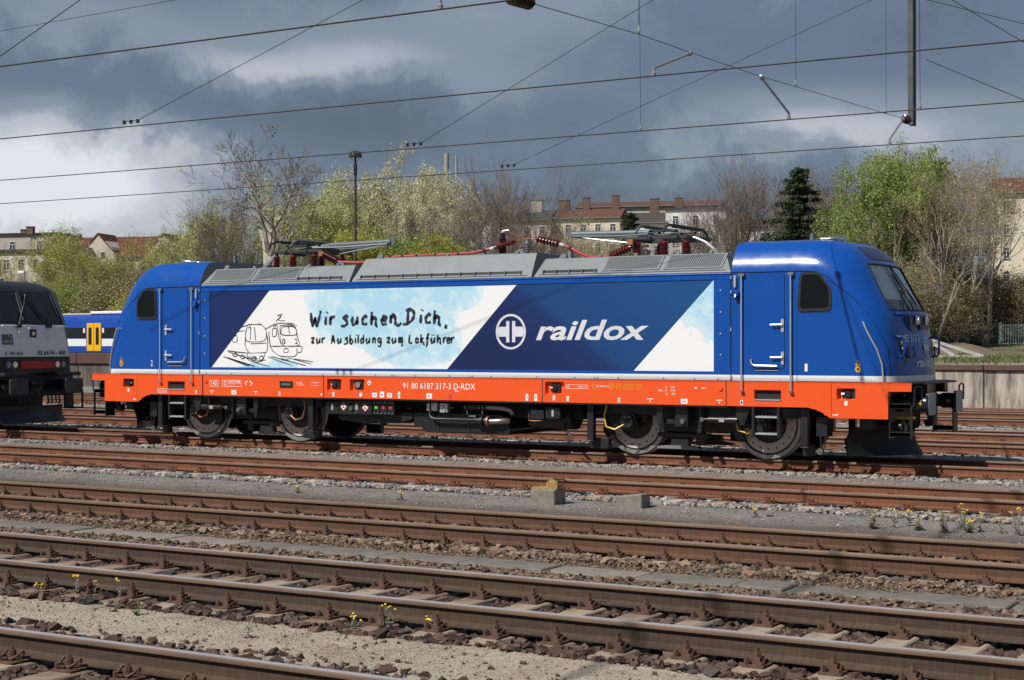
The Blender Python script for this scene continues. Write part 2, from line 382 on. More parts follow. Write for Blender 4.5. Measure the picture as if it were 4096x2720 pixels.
def sleeper_mesh(mat, half=1.25, w=.13):
    mb = MB(); z0, z1 = -.40, -.19; i = .02
    mb.hexa([(-w-i, -half, z0), (w+i, -half, z0), (w+i, half, z0), (-w-i, half, z0), (-w+.01, -half+.02, z1), (w-.01, -half+.02, z1), (w-.01, half-.02, z1), (-w+.01, half-.02, z1)])
    me = D.meshes.new('sleeper'); me.from_pydata(mb.v, [], mb.f); me.materials.append(mat); return me
pad_mb = MB(); pad_mb.box(-.095, .095, -.20, -.01, -.004, .0015)
def track(y, x0, x1, sx0, sx1, pitch, mweb, mtop, fkind, fmat, smats, label, pads=False, both=False, skip_sleepers=False):
    t = empty('railway_track', (0, y, 0)); tag(t, label, 'railway track', 'yard tracks')
    rm = rail_mesh('rail', x0, x1, mweb, mtop)
    for s_ in (-1, 1): link('rail', rm, t, loc=(0, s_ * .7535, 0), smooth=35)
    fm = fastening(fkind, fmat); sms = [sleeper_mesh(m) for m in smats]
    pm = None
    if pads: pm = D.meshes.new('pad'); pm.from_pydata(pad_mb.v, [], pad_mb.f); pm.materials.append(M_pad)
    x = sx0
    while x < sx1:
        so_ = link('sleeper', random.choice(sms), t, loc=(x + random.uniform(-.012, .012), random.uniform(-.02, .02), random.uniform(-.006, .002)), bevel=.012)
        for s_ in (-1, 1):
            for side in ((-1, 1) if both else (-1,)):
                f = link('rail_fastening', fm, so_, loc=(random.uniform(-.01, .01), s_ * .7535 + side * .045, -.188), rz=(0 if side < 0 else math.pi) + random.uniform(-.06, .06))
                if pm and side < 0: link('plastic_pad', pm, so_, loc=(.0, s_ * .7535 - .045, -.187), rz=random.uniform(-.05, .05))
        x += pitch
    return t
track(0, -60, 40, -14.8, 12.5, .68, M_rust_red, M_rusttop, 'clip', M_bolt_red, [M_conc_pale, M_conc], 'rust red railway track carrying the blue and the black locomotive')
track(-5.5, -60, 40, -10.8, 14, .65, M_rust_red, M_rusttop, 'clip', M_bolt_red, [M_conc_pale, M_conc], 'rust red empty railway track with grey stones beside the locomotive track')
track(-11.58, -40, 40, -5.2, 15, .54, M_rust_brn, M_browntop, 'block', M_bolt, [M_conc, M_conc_rust], 'brown railway track with white pads in front of two concrete blocks', pads=True)
track(-16.07, -30, 40, .1, 16, .525, M_rust_drk, M_railtop, 'block', M_bolt, [M_conc, M_conc, M_conc_rust], 'railway track with worn shiny tops beside the concrete trough covers', both=True)
track(-20.07, -20, 40, 5.96, 15, .56, M_rust_drk, M_railtop, 'clip_tall', M_bolt, [M_conc, M_conc_rust], 'railway track in front of the pale sandy strip', both=True)
far_lab = ['rusty railway track right behind the blue locomotive', 'railway track beyond the gravel behind the locomotive', 'rusty railway track further back near the retaining wall', 'rusty railway track along the foot of the retaining wall']
for yy, lb in zip((5.8, 10.3, 17.4, 22.0), far_lab):
    track(yy, -110, 40, -38, 12, .68, M_rust_red, M_railtop if yy > 9 and yy < 11 else M_rusttop, 'clip', M_bolt_red, [M_conc_pale, M_conc], lb)

def away(yc, pitch=None, x0=0, keep=.97):
    def f(x, y):
        k = np.abs(np.abs(y - yc) - .7535) > .07
        if pitch:
            ph = (x - x0 + pitch / 2) % pitch - pitch / 2
            k &= ~((np.abs(ph) < .135) & (np.abs(y - yc) < 1.24) & (rng.uniform(size=len(x)) < keep))
        return k
    return f
stones('ballast', 26000, (1.0, 16), (-17.4, -14.25), .037, M_stone_dark, .0, 'dark brown ballast stones between the worn rails', away(-16.07, .525, .1))
stones('ballast', 3600, (1.0, 16), (-14.6, -13.78), .028, M_stone_brn, .0, 'brown ballast stones along the concrete trough covers')
stones('ballast', 11000, (6.0, 15.5), (-21.3, -18.5), .040, M_stone_dark, .0, 'dark ballast stones in front of the sandy strip', away(-20.07, .56, 5.96))
stones('ballast', 18000, (-4.5, 15), (-12.95, -10.55), .034, M_stone_brn, .012, 'brown ballast stones around the track with white pads', away(-11.58, .54, -5.2, .6))
stones('ballast', 4500, (-3, 15), (-13.35, -12.85), .016, M_stone_brn, .004, 'fine brown stones beside the trough covers')
stones('ballast', 7500, (-10, 14.5), (-6.98, -6.3), .034, M_stone_gry, .012, 'grey ballast stones in front of the empty rust red track', away(-5.5, .65, -10.8))
stones('ballast', 7000, (-10, 14.5), (-6.2, -4.2), .032, M_stone_gry, .0, 'grey ballast stones in the empty rust red track', away(-5.5, .65, -10.8))
stones('ballast', 4200, (-14.5, 13), (-1.75, -.85), .036, M_stone_gry, .02, 'grey brown ballast stones in front of the locomotive', away(0, .68, -14.8))
stones('ballast', 5000, (-20, 13), (1.0, 7.6), .034, M_stone_gry, .0, 'grey ballast stones behind the locomotive')
stones('ballast', 5000, (-28, 12), (9, 24), .045, M_stone_gry, .0, 'grey ballast stones between the far tracks')
stones('pebbles', 17000, (4.5, 16), (-18.65, -16.95), .0062, M_pebble, .0, 'small pale pebbles on the sandy strip')
stones('pebbles', 14000, (-6, 15), (-10.6, -7.0), .0085, M_pebgrey, .0, 'small pebbles on the grey path behind the brown track')
stones('pebbles', 9000, (-11, 13), (-4.2, -1.7), .011, M_stone_gry, .0, 'small grey gravel in front of the locomotive track')

stones('ballast', 420, (4.5, 16), (-18.6, -17.1), .017, M_stone_brn, .0, 'scattered single stones on the sandy strip')
stones('ballast', 500, (-6, 15), (-10.4, -7.2), .016, M_stone_gry, .0, 'scattered single stones on the grey path')
stones('ballast', 500, (4.5, 16), (-18.75, -18.3), .030, M_stone_dark, .0, 'loose dark stones along the edge of the sandy strip')

# trough of concrete cover slabs between two tracks
tr = empty('cable_trough', (0, -13.55, 0)); tag(tr, 'cable trough of grey concrete cover slabs between two brown tracks', 'cable trough')
x = -8.0; mbs = []
while x < 16:
    L = random.choice((.98, .98, .5))
    mb = MB(); mb.box(0, L - .018, -.215, .215, -.30, -.183)
    mb.build('cover_slab', random.choice((M_slab, M_slab, M_slab2)), tr, bevel=.012, loc=(x, random.uniform(-.012, .012), random.uniform(-.012, .008)), rz=random.uniform(-.006, .006))
    x += L

# the two concrete blocks, one with a yellow lamp stand on top
def block(x, y, lx, ly, h, label, slope=0):
    mb = MB(); z0 = float(ground_z(np.array(x), np.array(y))) - .05
    mb.hexa([(-lx, -ly, z0), (lx, -ly, z0), (lx, ly, z0), (-lx, ly, z0), (-lx+.02, -ly+.01, z0+h+.05-slope), (lx-.01, -ly+.01, z0+h+.05), (lx-.01, ly-.01, z0+h+.05), (-lx+.02, ly-.01, z0+h+.05-slope)])
    o = mb.build('concrete_block', plain('block_concrete', (.17, .15, .125), .95, 0, (.26, .235, .20), 9, bump=.8, bscale=30), bevel=.012, loc=(x, y, 0), rz=.05)
    return tag(o, label, 'concrete block')
block(6.03, -7.96, .20, .19, .20, 'rough concrete block with a yellow bracket lying on top')
block(7.27, -7.80, .20, .16, .19, 'bare sloping concrete block beside the grey path', .05)
M_yel_wood = plain('faded_yellow_paint', (.36, .26, .08), .8, 0, (.20, .13, .06), 12)
yl = empty('signal_bracket', (6.07, -7.93, -.0)); tag(yl, 'small broken yellow and rusty bracket lying on a concrete block', 'bracket')
zt = float(ground_z(np.array(6.03), np.array(-7.96))) + .20
mb = MB(); mb.box(-.24, .16, -.14, .10, zt + .001, zt + .022); mb.build('base_board', M_yel_wood, yl)
mb = MB(); mb.prism([(-.02, zt+.02), (.15, zt+.02), (.15, zt+.10), (.065, zt+.15), (-.02, zt+.10)], -.10, -.06); mb.build('yellow_plate', plain('yellow_paint', (.40, .28, .07), .7, 0, (.22, .13, .05), 14), yl)
mb = MB(); mb.tube([(.06, -.05, zt+.15), (.13, -.02, zt+.14), (.19, 0, zt+.15), (.22, .02, zt+.12), (.16, .03, zt+.06), (.10, .03, zt+.04)], .018, 6); mb.build('bent_handle', M_bolt, yl, smooth=50)

# dead bark piece and a few bigger loose stones
for x, y, s_, lab in ((12.94, -16.75, .13, 'dark piece of bark lying on the ballast beside a rail'), (9.35, -8.07, .05, 'single dark stone on the grey path')):
    mb = MB(); n = 8
    for i in range(2): pass
    mb.lathe([(.0, -1), (.28, -.8), (.36, -.3), (.30, .2), (.38, .6), (.12, 1)], (0, 0, 0), (1, .25, .05), 7)
    mb.v = [(a*s_ + random.uniform(-.06, .06)*s_, b*s_*.8 + random.uniform(-.06, .06)*s_, c*s_*.7 + random.uniform(-.05, .05)*s_) for a, b, c in mb.v]
    tag(mb.build('bark_piece' if s_ > .1 else 'loose_stone', plain('bark', (.03, .025, .02), .9, 0, (.07, .055, .045), 30), loc=(x, y, float(ground_z(np.array(x), np.array(y))) + s_*.3)), lab, 'bark' if s_ > .1 else 'stone')

# ------------------------------------------------------------------ weeds with yellow flowers
M_wgreen = plain('weed_green', (.14, .19, .07), .7, 0, (.20, .22, .12), 20)
M_wgrey = plain('weed_grey_stem', (.28, .29, .22), .8)
M_wyel = plain('weed_yellow', (.80, .58, .03), .6)
def weed(x, y, h, nst, leafy, label, seed):
    r_ = random.Random(seed); z = float(ground_z(np.array(x), np.array(y))); t = empty('flowering_weed', (x, y, z)); tag(t, label, 'weed', 'yellow flowering weeds')
    st = MB(); lf = MB(); fl = MB()
    for i in range(nst):
        a = r_.uniform(0, 6.28); sp = r_.uniform(.02, .28) * h; hh = h * r_.uniform(.6, 1.0)
        p = [(r_.uniform(-.03, .03), r_.uniform(-.03, .03), 0), (math.cos(a)*sp*.5, math.sin(a)*sp*.5, hh*.55), (math.cos(a)*sp, math.sin(a)*sp, hh)]
        st.tube(p, [.004, .003, .002], 4)
        for k in range(int(5 + leafy * 7)):
            t_ = r_.uniform(0, .9) ** (1.6 if leafy > .5 else 1); b = r_.uniform(0, 6.28); L = r_.uniform(.03, .065) * (1.3 - t_)
            q = Vector(p[0]).lerp(Vector(p[2]), t_); e = q + Vector((math.cos(b)*L, math.sin(b)*L, L*r_.uniform(0, .7))); wv = Vector((-math.sin(b), math.cos(b), .2)) * L * .22
            m_ = (q + e) / 2; lf.add([q, m_ + wv, e, m_ - wv], [[0, 1, 2, 3]])
        if r_.random() < .5:
            for k in range(r_.randint(1, 3)):
                q = Vector(p[2]) + Vector((r_.uniform(-.025, .025), r_.uniform(-.025, .025), r_.uniform(-.02, .015)))
                fl.lathe([(.002, -.006), (.009, -.002), (.011, .002), (.005, .006)], q, (r_.uniform(-.3, .3), r_.uniform(-.6, .1), 1), 6)
    st.build('stem', M_wgrey, t); lf.build('leaves', M_wgreen if leafy > .3 else M_wgrey, t)
    if fl.v: fl.build('flowers', M_wyel, t)
WL = 'leafy yellow flowering weed growing beside the brown track'; WS = 'thin yellow flowering weed growing along the edge of the sandy strip'
for i, (x, y, h, n, l) in enumerate([(10.87, -8.61, .26, 9, .9), (11.05, -8.35, .22, 6, .2), (11.14, -8.06, .26, 8, .2), (11.39, -8.5, .14, 8, 1), (11.69, -8.51, .25, 10, .8), (11.80, -8.1, .30, 8, .15),
                                     (11.95, -8.36, .18, 8, .9), (12.04, -8.21, .28, 6, .5), (12.51, -8.39, .32, 10, .3), (12.3, -8.3, .16, 5, .4)]): weed(x, y, h, n, l, WL, i)
for i, (x, y, h, n, l) in enumerate([(6.37, -17.09, .22, 5, .15), (6.47, -16.98, .24, 2, .1), (6.86, -17.06, .20, 3, .2), (5.87, -17.05, .10, 7, .9),                                      (9.43, -17.16, .13, 6, .3), (9.65, -17.03, .22, 5, .2), (10.01, -16.98, .16, 3, .2), (14.02, -16.8, .18, 2, .3), (7.6, -17.6, .10, 3, .6), (9.0, -17.9, .16, 2, .2)]): weed(x, y, h, n, l, WS, 50 + i)
for i, (x, y, h, n, l) in enumerate([(2.0, -8.4, .14, 4, .7), (4.0, -8.6, .16, 4, .6), (-6.0, -7.3, .12, 3, .3), (9.2, -8.2, .12, 4, .5)]):
    weed(x, y, h, n, l, 'tiny weed on the grey path between two rusty tracks', 90 + i)

# ------------------------------------------------------------------ overhead line
M_wire = plain('overhead_wire', (.022, .021, .020), .5, .3)
M_galv = plain('galvanised_arm', (.34, .35, .36), .45, .6)
M_insul = plain('brown_insulator', (.035, .022, .018), .2)
def wire(name, pts, label, cat='wire', group='overhead wires', r=.0095):
    return tag(MB().tube(pts, r, 5).build(name, M_wire), label, cat, group)
CW = [(-11.58, 5.96, 'over the worn track beyond the trough covers'), (-5.5, 6.09, 'over the empty rust red track'), (0, 6.11, 'over the two locomotives'), (5.8, 6.29, 'over the track behind the blue locomotive')]
for y, z, l in CW:
    wire('contact_wire', [(-140, y, z), (6.6, y, z), (60, y, z)], 'dark contact wire strung ' + l, r=.011)
def line(u, name, label): wire(name, u, label)
for (a, b), l in (((( -4.04, -5.5, 6.18), (1.1, -5.5, 7.85)), 'empty rust red track'), (((-1.41, 0, 6.2), (3.88, 0, 8.58)), 'locomotive track'), (((-2.57, 5.8, 6.4), (6.31, 5.8, 9.42)), 'track behind the locomotive')):
    A = Vector(a); B = Vector(b); d = (B - A)
    an = empty('anchor_wire', A); tag(an, 'slanting anchor wire clamped to the contact wire over the ' + l, 'wire', 'slanting anchor wires')
    MB().tube([(-.34, 0, .012), (0, 0, .012), tuple(d * 1.6)], .0062, 5).build('wire', M_wire, an)
    for k in range(3): MB().cyl((-.34 + k * .17, 0, -.04), (-.34 + k * .17, 0, .03), .03, 8).build('clamp', M_wire, an)
sp = [(6.6, -9.01, 6.46), (6.6, -6.22, 6.59), (6.6, -4.39, 6.62), (6.6, -1.31, 6.69), (6.6, .37, 6.76), (6.6, 5.87, 6.97), (6.6, 7.2, 7.03)]
wire('span_wire', [(6.6, -9.5, 6.44)] + sp, 'cross span wire running over the tracks to the hanging steel post', r=.0062)
def insul(p, d, label, sheds=6, r=.085, L=.42):
    prof = [(.03, -.08), (.035, 0)]
    for k in range(sheds): prof += [(.045, k*L/sheds + .01), (r, k*L/sheds + .03), (.05, k*L/sheds + .05)]
    prof += [(.03, L + .02), (.03, L + .10)]
    return tag(MB().lathe(prof, p, d, 14).build('insulator', M_insul, smooth=40), label, 'insulator', 'overhead line insulators')
insul((6.6, -9.95, 6.42), (0, 1, .05), 'ribbed insulator in the cross span wire above the near tracks', 8, .10, .5)
insul((6.6, 7.25, 7.03), (0, 1, .03), 'ribbed insulator at the foot of the hanging steel post', 3, .10, .22)
def arm(p0, p1, label):
    t = empty('steady_arm', p1); tag(t, label, 'steady arm', 'steady arms'); d = Vector(p0) - Vector(p1)
    dn = d.normalized()
    MB().tube([(0, 0, .12), tuple(d * .96)], .020, 8).build('arm_tube', M_galv, t, smooth=60)
    MB().lathe([(.035, 0), (.04, .05), (.022, .07), (.022, .13)], (0, 0, .0), (0, 0, 1), 8).build('wire_clamp', M_galv, t)
    MB().lathe([(.03, -.05), (.042, -.02), (.042, .05), (.02, .08)], d, dn, 8).build('span_clamp', M_galv, t)
arm((6.6, -4.39, 6.60), (6.5, -5.5, 6.09), 'steady arm from the span wire to the contact wire over the empty track')
arm((6.6, -1.31, 6.67), (6.6, 0, 6.11), 'steady arm from the span wire to the contact wire over the locomotives')
arm((6.6, 7.1, 7.0), (6.7, 5.8, 6.29), 'steady arm beside the hanging post for the wire behind the locomotive')
arm((6.6, -11.2, 6.45), (6.6, -11.58, 5.96), 'short steady arm at the contact wire over the worn track')
M_mast = plain('mast_steel', (.10, .105, .11), .5, .3, (.06, .065, .07), 3)
hp = empty('hanging_post', (6.6, 7.8, 0)); tag(hp, 'grey steel channel post hanging down from above the wires', 'post')
for s_ in (-1, 1):
    mb = MB(); mb.box(-.06, .06, s_*.085 - .04, s_*.085 + .04, 6.95, 12.2); mb.build('channel', M_mast, hp, bevel=.006)
mb = MB(); mb.box(-.012, .012, -.043, .043, 6.97, 12.2); mb.build('web_plate', M_mast, hp)
pt = empty('catenary_portal', (6.6, 7.8, 0)); tag(pt, 'steel portal beam high above the tracks holding the hanging post', 'portal')
mb = MB(); mb.box(-.022, .022, -48, 38, 12.2, 12.26); mb.build('beam', M_mast, pt)
for yy in (-48, 37.4):
    mb = MB(); mb.box(-.2, .2, yy, yy + .5, -.3, 12.2); mb.build('mast_leg', M_mast, pt)
for (x, y, z), (x2, y2), l in (((6.6, -6.22, 6.60), (6.6, -6.22), 'hanger wire ending on the span wire by the empty track'), ((6.6, .37, 6.77), (6.6, .37), 'hanger wire ending on the span wire above the locomotive'),
                               ((6.6, 5.87, 6.98), (6.6, 5.87), 'hanger wire ending on the span wire near the hanging post'), ((3.63, 0, 6.12), (3.55, 0), 'dropper ending on the locomotive contact wire over the grey roof hood'),
                               ((9.0, 0, 6.12), (8.95, 0), 'dropper ending on the locomotive contact wire past the hanging post')):
    t = empty('dropper', (x, y, z)); tag(t, l, 'dropper', 'thin droppers')
    MB().tube([(0, 0, .10), (x2 - x, y2 - y, 9.3)], .0042, 4).build('wire', M_wire, t); MB().lathe([(.012, -.01), (.028, .03), (.02, .07), (.01, .11)], (0, 0, 0), (0, 0, 1), 8).build('clip', M_galv, t)
# ------------------------------------------------------------------ lettering shapes
text_init([('raildox', 'raildox', .28, .022), ('num', '91 80 6187 317-3 D-RDX', 0, .004), ('n187', '187 317-3', 0, .006), ('t140', '140', 0, .006), ('tD', 'D', 0, .006),
           ('r100', 'R 100 m', 0, .006), ('one', '1', 0, .012), ('two', '2', 0, .012), ('three', '3', 0, .01), ('four', '4', 0, .01), ('d1880', '18.80m', 0, .002), ('d1044', '10.44m', 0, .002),
           ('rev', 'REV', 0, .006), ('date', '13.04.17', 0, .004), ('sw', 'SW-GPR-E mZ', 0, .006), ('ep', 'ep', 0, .01), ('nbu', 'NBU', 0, .01), ('tR', 'R', 0, .004),
           ('r132', 'R   132t', 0, .004), ('p97', '86t  P    97t', 0, .004), ('g78', 'G    78t', 0, .004), ('t46', '46t', 0, .004), ('bomb', 'BOMBARDIER', 0, .01), ('t260', '2.60m', 0, .0),
           ('xxx', 'XXX', 0, .01), ('es64', 'ES 64 F4 - 450', 0, .02), ('e189', 'E 189-450', 0, .004), ('mrce', 'MRCE', 0, .0), ('nn', 'n', 0, .03), ('N', 'N', 0, .01)])
# ------------------------------------------------------------------ locomotive materials
def paint(name, col, rough=.22, var=.06):
    t = NT(name); v = t.coord(); n = t.noise(v, 1.3, 5, .6); lo = tuple(c * (1 - var) for c in col); hi = tuple(min(1, c * (1 + var)) for c in col)
    m = t.set(t.mix(n, lo, hi), t.ramp(t.noise(v, 2.2, 5), [(.3, (rough * .8,)*3), (.7, (rough * 1.35,)*3)]), 0, .38, .12); t.bump(t.noise(v, 1.3, 3, .5), .10, .05); return m
M_blue = paint('loco_blue', (.0035, .067, .325))
M_navy = paint('banner_navy', (.011, .022, .088), .3)
M_white = paint('stripe_white', (.74, .75, .77), .35)
M_orange = paint('sill_orange', (.80, .092, .016), .35)
M_grey = plain('roof_grey', (.155, .175, .185), .55, 0, (.19, .21, .22), 2.5, bump=.15, bscale=60)
M_dark = plain('dark_gap', (.008, .008, .009), .7)
M_black = plain('underframe_black', (.013, .0135, .0145), .42, 0, (.020, .020, .021), 5, bump=.15, bscale=30)
M_black2 = plain('underframe_satin', (.022, .023, .026), .32, 0, (.014, .014, .016), 4)
M_rubber = plain('rubber', (.012, .012, .013), .5)
M_steel = plain('bright_steel', (.55, .55, .56), .28, 1.0)
M_tread = plain('wheel_tread', (.46, .46, .47), .36, .55, (.30, .29, .29), 6)
M_disc = plain('brake_disc', (.64, .545, .46), .5, .0, (.52, .44, .37), 4)
M_alu = plain('silver_trim', (.62, .63, .64), .35, .6)
M_red_ins = plain('red_insulator', (.125, .012, .014), .3)
M_red_cab = plain('red_cable', (.36, .045, .05), .45)
M_brown_ins = plain('brown_arrester', (.020, .010, .009), .18)
M_copper = plain('copper', (.50, .22, .13), .4, .7)
M_panto = plain('pantograph_grey', (.115, .135, .145), .5, .1)
M_panto_dk = plain('pantograph_dark', (.030, .034, .038), .5)
M_yellow = plain('yellow_cable', (.75, .45, .02), .4)
M_letter = plain('white_lettering', (.78, .78, .78), .5)
M_lettgrey = plain('silver_lettering', (.60, .61, .66), .45, 0, (.70, .71, .75), 1.2)
M_yelprint = plain('yellow_print', (.70, .36, .01), .5)
M_ink = plain('ink_black', (.018, .020, .032), .5)
M_redp = plain('red_print', (.60, .03, .03), .5)
M_greyprint = plain('grey_print', (.28, .29, .30), .5)
M_chrome = plain('lamp_chrome', (.75, .76, .78), .12, 1.0)
M_bufface = plain('buffer_face', (.42, .42, .41), .7, .1, (.30, .29, .27), 9)
def glass_mat(name, tint, mixf):
    t = NT(name); g = t.n('ShaderNodeBsdfGlossy'); g.inputs['Roughness'].default_value = .02; g.inputs['Color'].default_value = (.9, .95, .95, 1)
    tr_ = t.n('ShaderNodeBsdfTransparent'); tr_.inputs[0].default_value = (*tint, 1)
    fr = t.n('ShaderNodeFresnel'); fr.inputs[0].default_value = 1.5
    m = t.n('ShaderNodeMixShader'); t.l(t.math('ADD', fr.outputs[0], mixf), m.inputs[0]); t.l(tr_.outputs[0], m.inputs[1]); t.l(g.outputs[0], m.inputs[2])
    t.l(m.outputs[0], t.t.nodes['Material Output'].inputs['Surface']); return t.m
M_glass = glass_mat('windscreen_glass', (.94, .97, .96), .06)
M_sideglass = plain('dark_side_glass', (.004, .005, .005), .03, spec=.4)
M_blind = plain('grey_blind', (.78, .80, .78), .8)
M_blind2 = plain('grey_blind_dark', (.22, .25, .25), .8)
M_interior = plain('cab_interior', (.035, .038, .04), .8)
def banner_mat():
    t = NT('banner_watercolour'); v = t.coord(); s_ = t.n('ShaderNodeSeparateXYZ'); t.l(v, s_.inputs[0]); x, z = s_.outputs[0], s_.outputs[2]
    n = t.noise(v, 1.5, 8, .62, .3); n2 = t.noise(v, 3.2, 7, .65, .2); n3 = t.noise(t.coord('Object', (1, 1, 1)), .9, 5, .6)
    def blob(cx_, cz_, rx, rz_):
        a = t.math('DIVIDE', t.math('SUBTRACT', x, cx_), rx); b = t.math('DIVIDE', t.math('SUBTRACT', z, cz_), rz_)
        return t.math('SUBTRACT', 1.0, t.math('ADD', t.math('MULTIPLY', a, a), t.math('MULTIPLY', b, b)))
    m = None
    for b in ((-1.7, 2.72, 1.7, .85), (-.6, 2.2, 1.35, .75), (-1.5, 2.95, 1.7, .5), (-4.55, 1.56, .55, .10), (-3.85, 1.60, .45, .15), (6.1, 2.75, 1.15, .85), (.2, 3.1, .9, .5)):
        q = blob(*b); m = q if m is None else t.math('MAXIMUM', m, q)
    w = t.math('ADD', m, t.math('MULTIPLY', t.math('SUBTRACT', n, .5), 1.5))
    cov = t.ramp(w, [(.14, 0.), (.17, 1.)]); deep = t.ramp(t.math('ADD', t.math('MULTIPLY', m, .45), n2), [(.60, 0.), (.64, .55), (.78, .6), (.81, 1.)], 'LINEAR')
    c = t.mix(deep, (.62, .765, .825), (.38, .64, .79))
    pale = t.ramp(t.noise(v, 2.3, 8, .65), [(.52, 0.), (.55, 1.)]); c = t.mix(t.math('MULTIPLY', pale, .5), c, (.66, .76, .80))
    return t.set(t.mix(cov, (.80, .81, .82), c), .3, 0, .5, .2)
def navy_mat():
    t = NT('banner_navy_fade'); s_ = t.n('ShaderNodeSeparateXYZ'); t.l(t.coord(), s_.inputs[0]); x, z = s_.outputs[0], s_.outputs[2]
    w = t.math('ADD', t.math('MULTIPLY', x, .16), t.math('MULTIPLY', z, .22))
    c = t.ramp(w, [(.0, (.006, .020, .105)), (.55, (.006, .015, .075)), (.95, (.006, .022, .11)), (1.0, (.006, .045, .165))])
    f = t.ramp(t.math('MULTIPLY', t.math('SUBTRACT', w, .85), 1.4), [(0., 0.), (1., 1.)])
    return t.set(t.mix(f, c, (.008, .070, .22)), .3, 0, .5, .2)
M_banner = banner_mat(); M_navyf = navy_mat()

LO = empty('electric_locomotive'); tag(LO, 'blue and orange electric locomotive with a white and navy banner along its side', 'locomotive')
YS = -1.49
# ------------------------------------------------------------------ central body
mb = MB(); mb.box(-6.1, 6.1, -1.47, 1.47, 1.401, 3.28); mb.build('body', M_blue, LO)
def side_poly(name, pts, y, mat, th=.006, parent=LO): mb = MB(); mb.prism(pts, y - th, y); return mb.build(name, mat, parent)
for s_ in (-1, 1):
    y = YS if s_ < 0 else 1.47
    mb = MB(); mb.box(-6.08, 6.08, y, y + .02, 3.165, 3.25)
    yo, yi = (y, y + .03) if s_ < 0 else (y + .02, y - .01)
    P = [(3.25, yo), (3.285, yo - s_*-.012 if s_ < 0 else yo), (3.30, yi)]
    mb.build('top_rail', M_blue, LO, bevel=.006)
    mb = MB(); mb.cyl((-6.08, y + (.012 if s_ < 0 else .008), 3.27), (6.08, y + (.012 if s_ < 0 else .008), 3.27), .022, 10); mb.build('gutter', M_blue, LO, smooth=50)
    for a, b in ((-6.08, -5.82), (5.765, 6.08)): mb = MB(); mb.box(a, b, y, y + .02, 1.50, 3.165); mb.build('end_panel', M_blue, LO, bevel=.004)
    mb = MB(); mb.box(-5.82, 5.765, y, y + .02, 1.502, 1.553); mb.build('lower_rail', M_blue, LO, bevel=.004)
    mb = MB(); mb.box(-6.08, 6.08, y - (.004 if s_ < 0 else 0), y + .02, 1.402, 1.499); mb.build('white_stripe', M_white, LO, bevel=.003)
# banner: four flush fields
yb = -1.4755; zb0, zb1 = 1.556, 3.163
f1, f2 = lambda z: -5.77 + (z - 1.556) * (1.57 / 1.607), lambda z: .19 + (z - 1.556) * (1.56 / 1.607)
f3 = lambda z: 4.20 + (z - 1.556) * (1.56 / 1.607)
for nm, pts, m in (('banner_navy_field', [(-5.82, zb0), (f1(zb0), zb0), (f1(zb1), zb1), (-5.82, zb1)], M_navyf), ('banner_picture_field', [(f1(zb0), zb0), (f2(zb0), zb0), (f2(zb1), zb1), (f1(zb1), zb1)], M_banner),
                   ('banner_navy_field', [(f2(zb0), zb0), (f3(zb0), zb0), (f3(zb1), zb1), (f2(zb1), zb1)], M_navyf), ('banner_picture_field', [(f3(zb0), zb0), (5.765, zb0), (5.765, zb1), (f3(zb1), zb1)], M_banner)):
    mb = MB(); mb.poly([(a, yb, b) for a, b in pts]); mb.build(nm, m, LO)
mb = MB(); mb.poly([(-5.82, 1.4755, zb0), (-5.82, 1.4755, zb1), (5.765, 1.4755, zb1), (5.765, 1.4755, zb0)]); mb.build('banner_far_side', M_white, LO)
# faint weld seams pressed through the banner
mb = MB()
for z in (1.70, 1.98, 2.29, 2.60, 2.88, 3.13): mb.box(-5.815, 5.76, yb - .0012, yb - .0004, z, z + .006)
# --- hand-lettered slogan: brush strokes as flat ribbons
def stroke(mb, pts, w0, w1, y, n=6):
    P = []; m = len(pts)
    for i in range(m - 1):
        p0, p1, p2, p3 = [np.array(pts[min(max(k, 0), m - 1)], float) for k in (i-1, i, i+1, i+2)]
        for k in range(n):
            t = k / n; P.append(.5 * ((2*p1) + (-p0+p2)*t + (2*p0-5*p1+4*p2-p3)*t*t + (-p0+3*p1-3*p2+p3)*t**3))
    P.append(np.array(pts[-1], float)); L = len(P); vs = []
    for i, p in enumerate(P):
        d = P[min(i+1, L-1)] - P[max(i-1, 0)]; d /= (np.linalg.norm(d) + 1e-9); nn = np.array([-d[1], d[0]])
        t = i / (L - 1); w = (w0 + (w1 - w0) * t) * (1 + .25 * math.sin(7.3 * i + w0 * 900)) * .5
        vs += [(p[0] + nn[0]*w, y, p[1] + nn[1]*w), (p[0] - nn[0]*w, y, p[1] - nn[1]*w)]
    mb.add(vs, [[2*i, 2*i+1, 2*i+3, 2*i+2] for i in range(L - 1)])
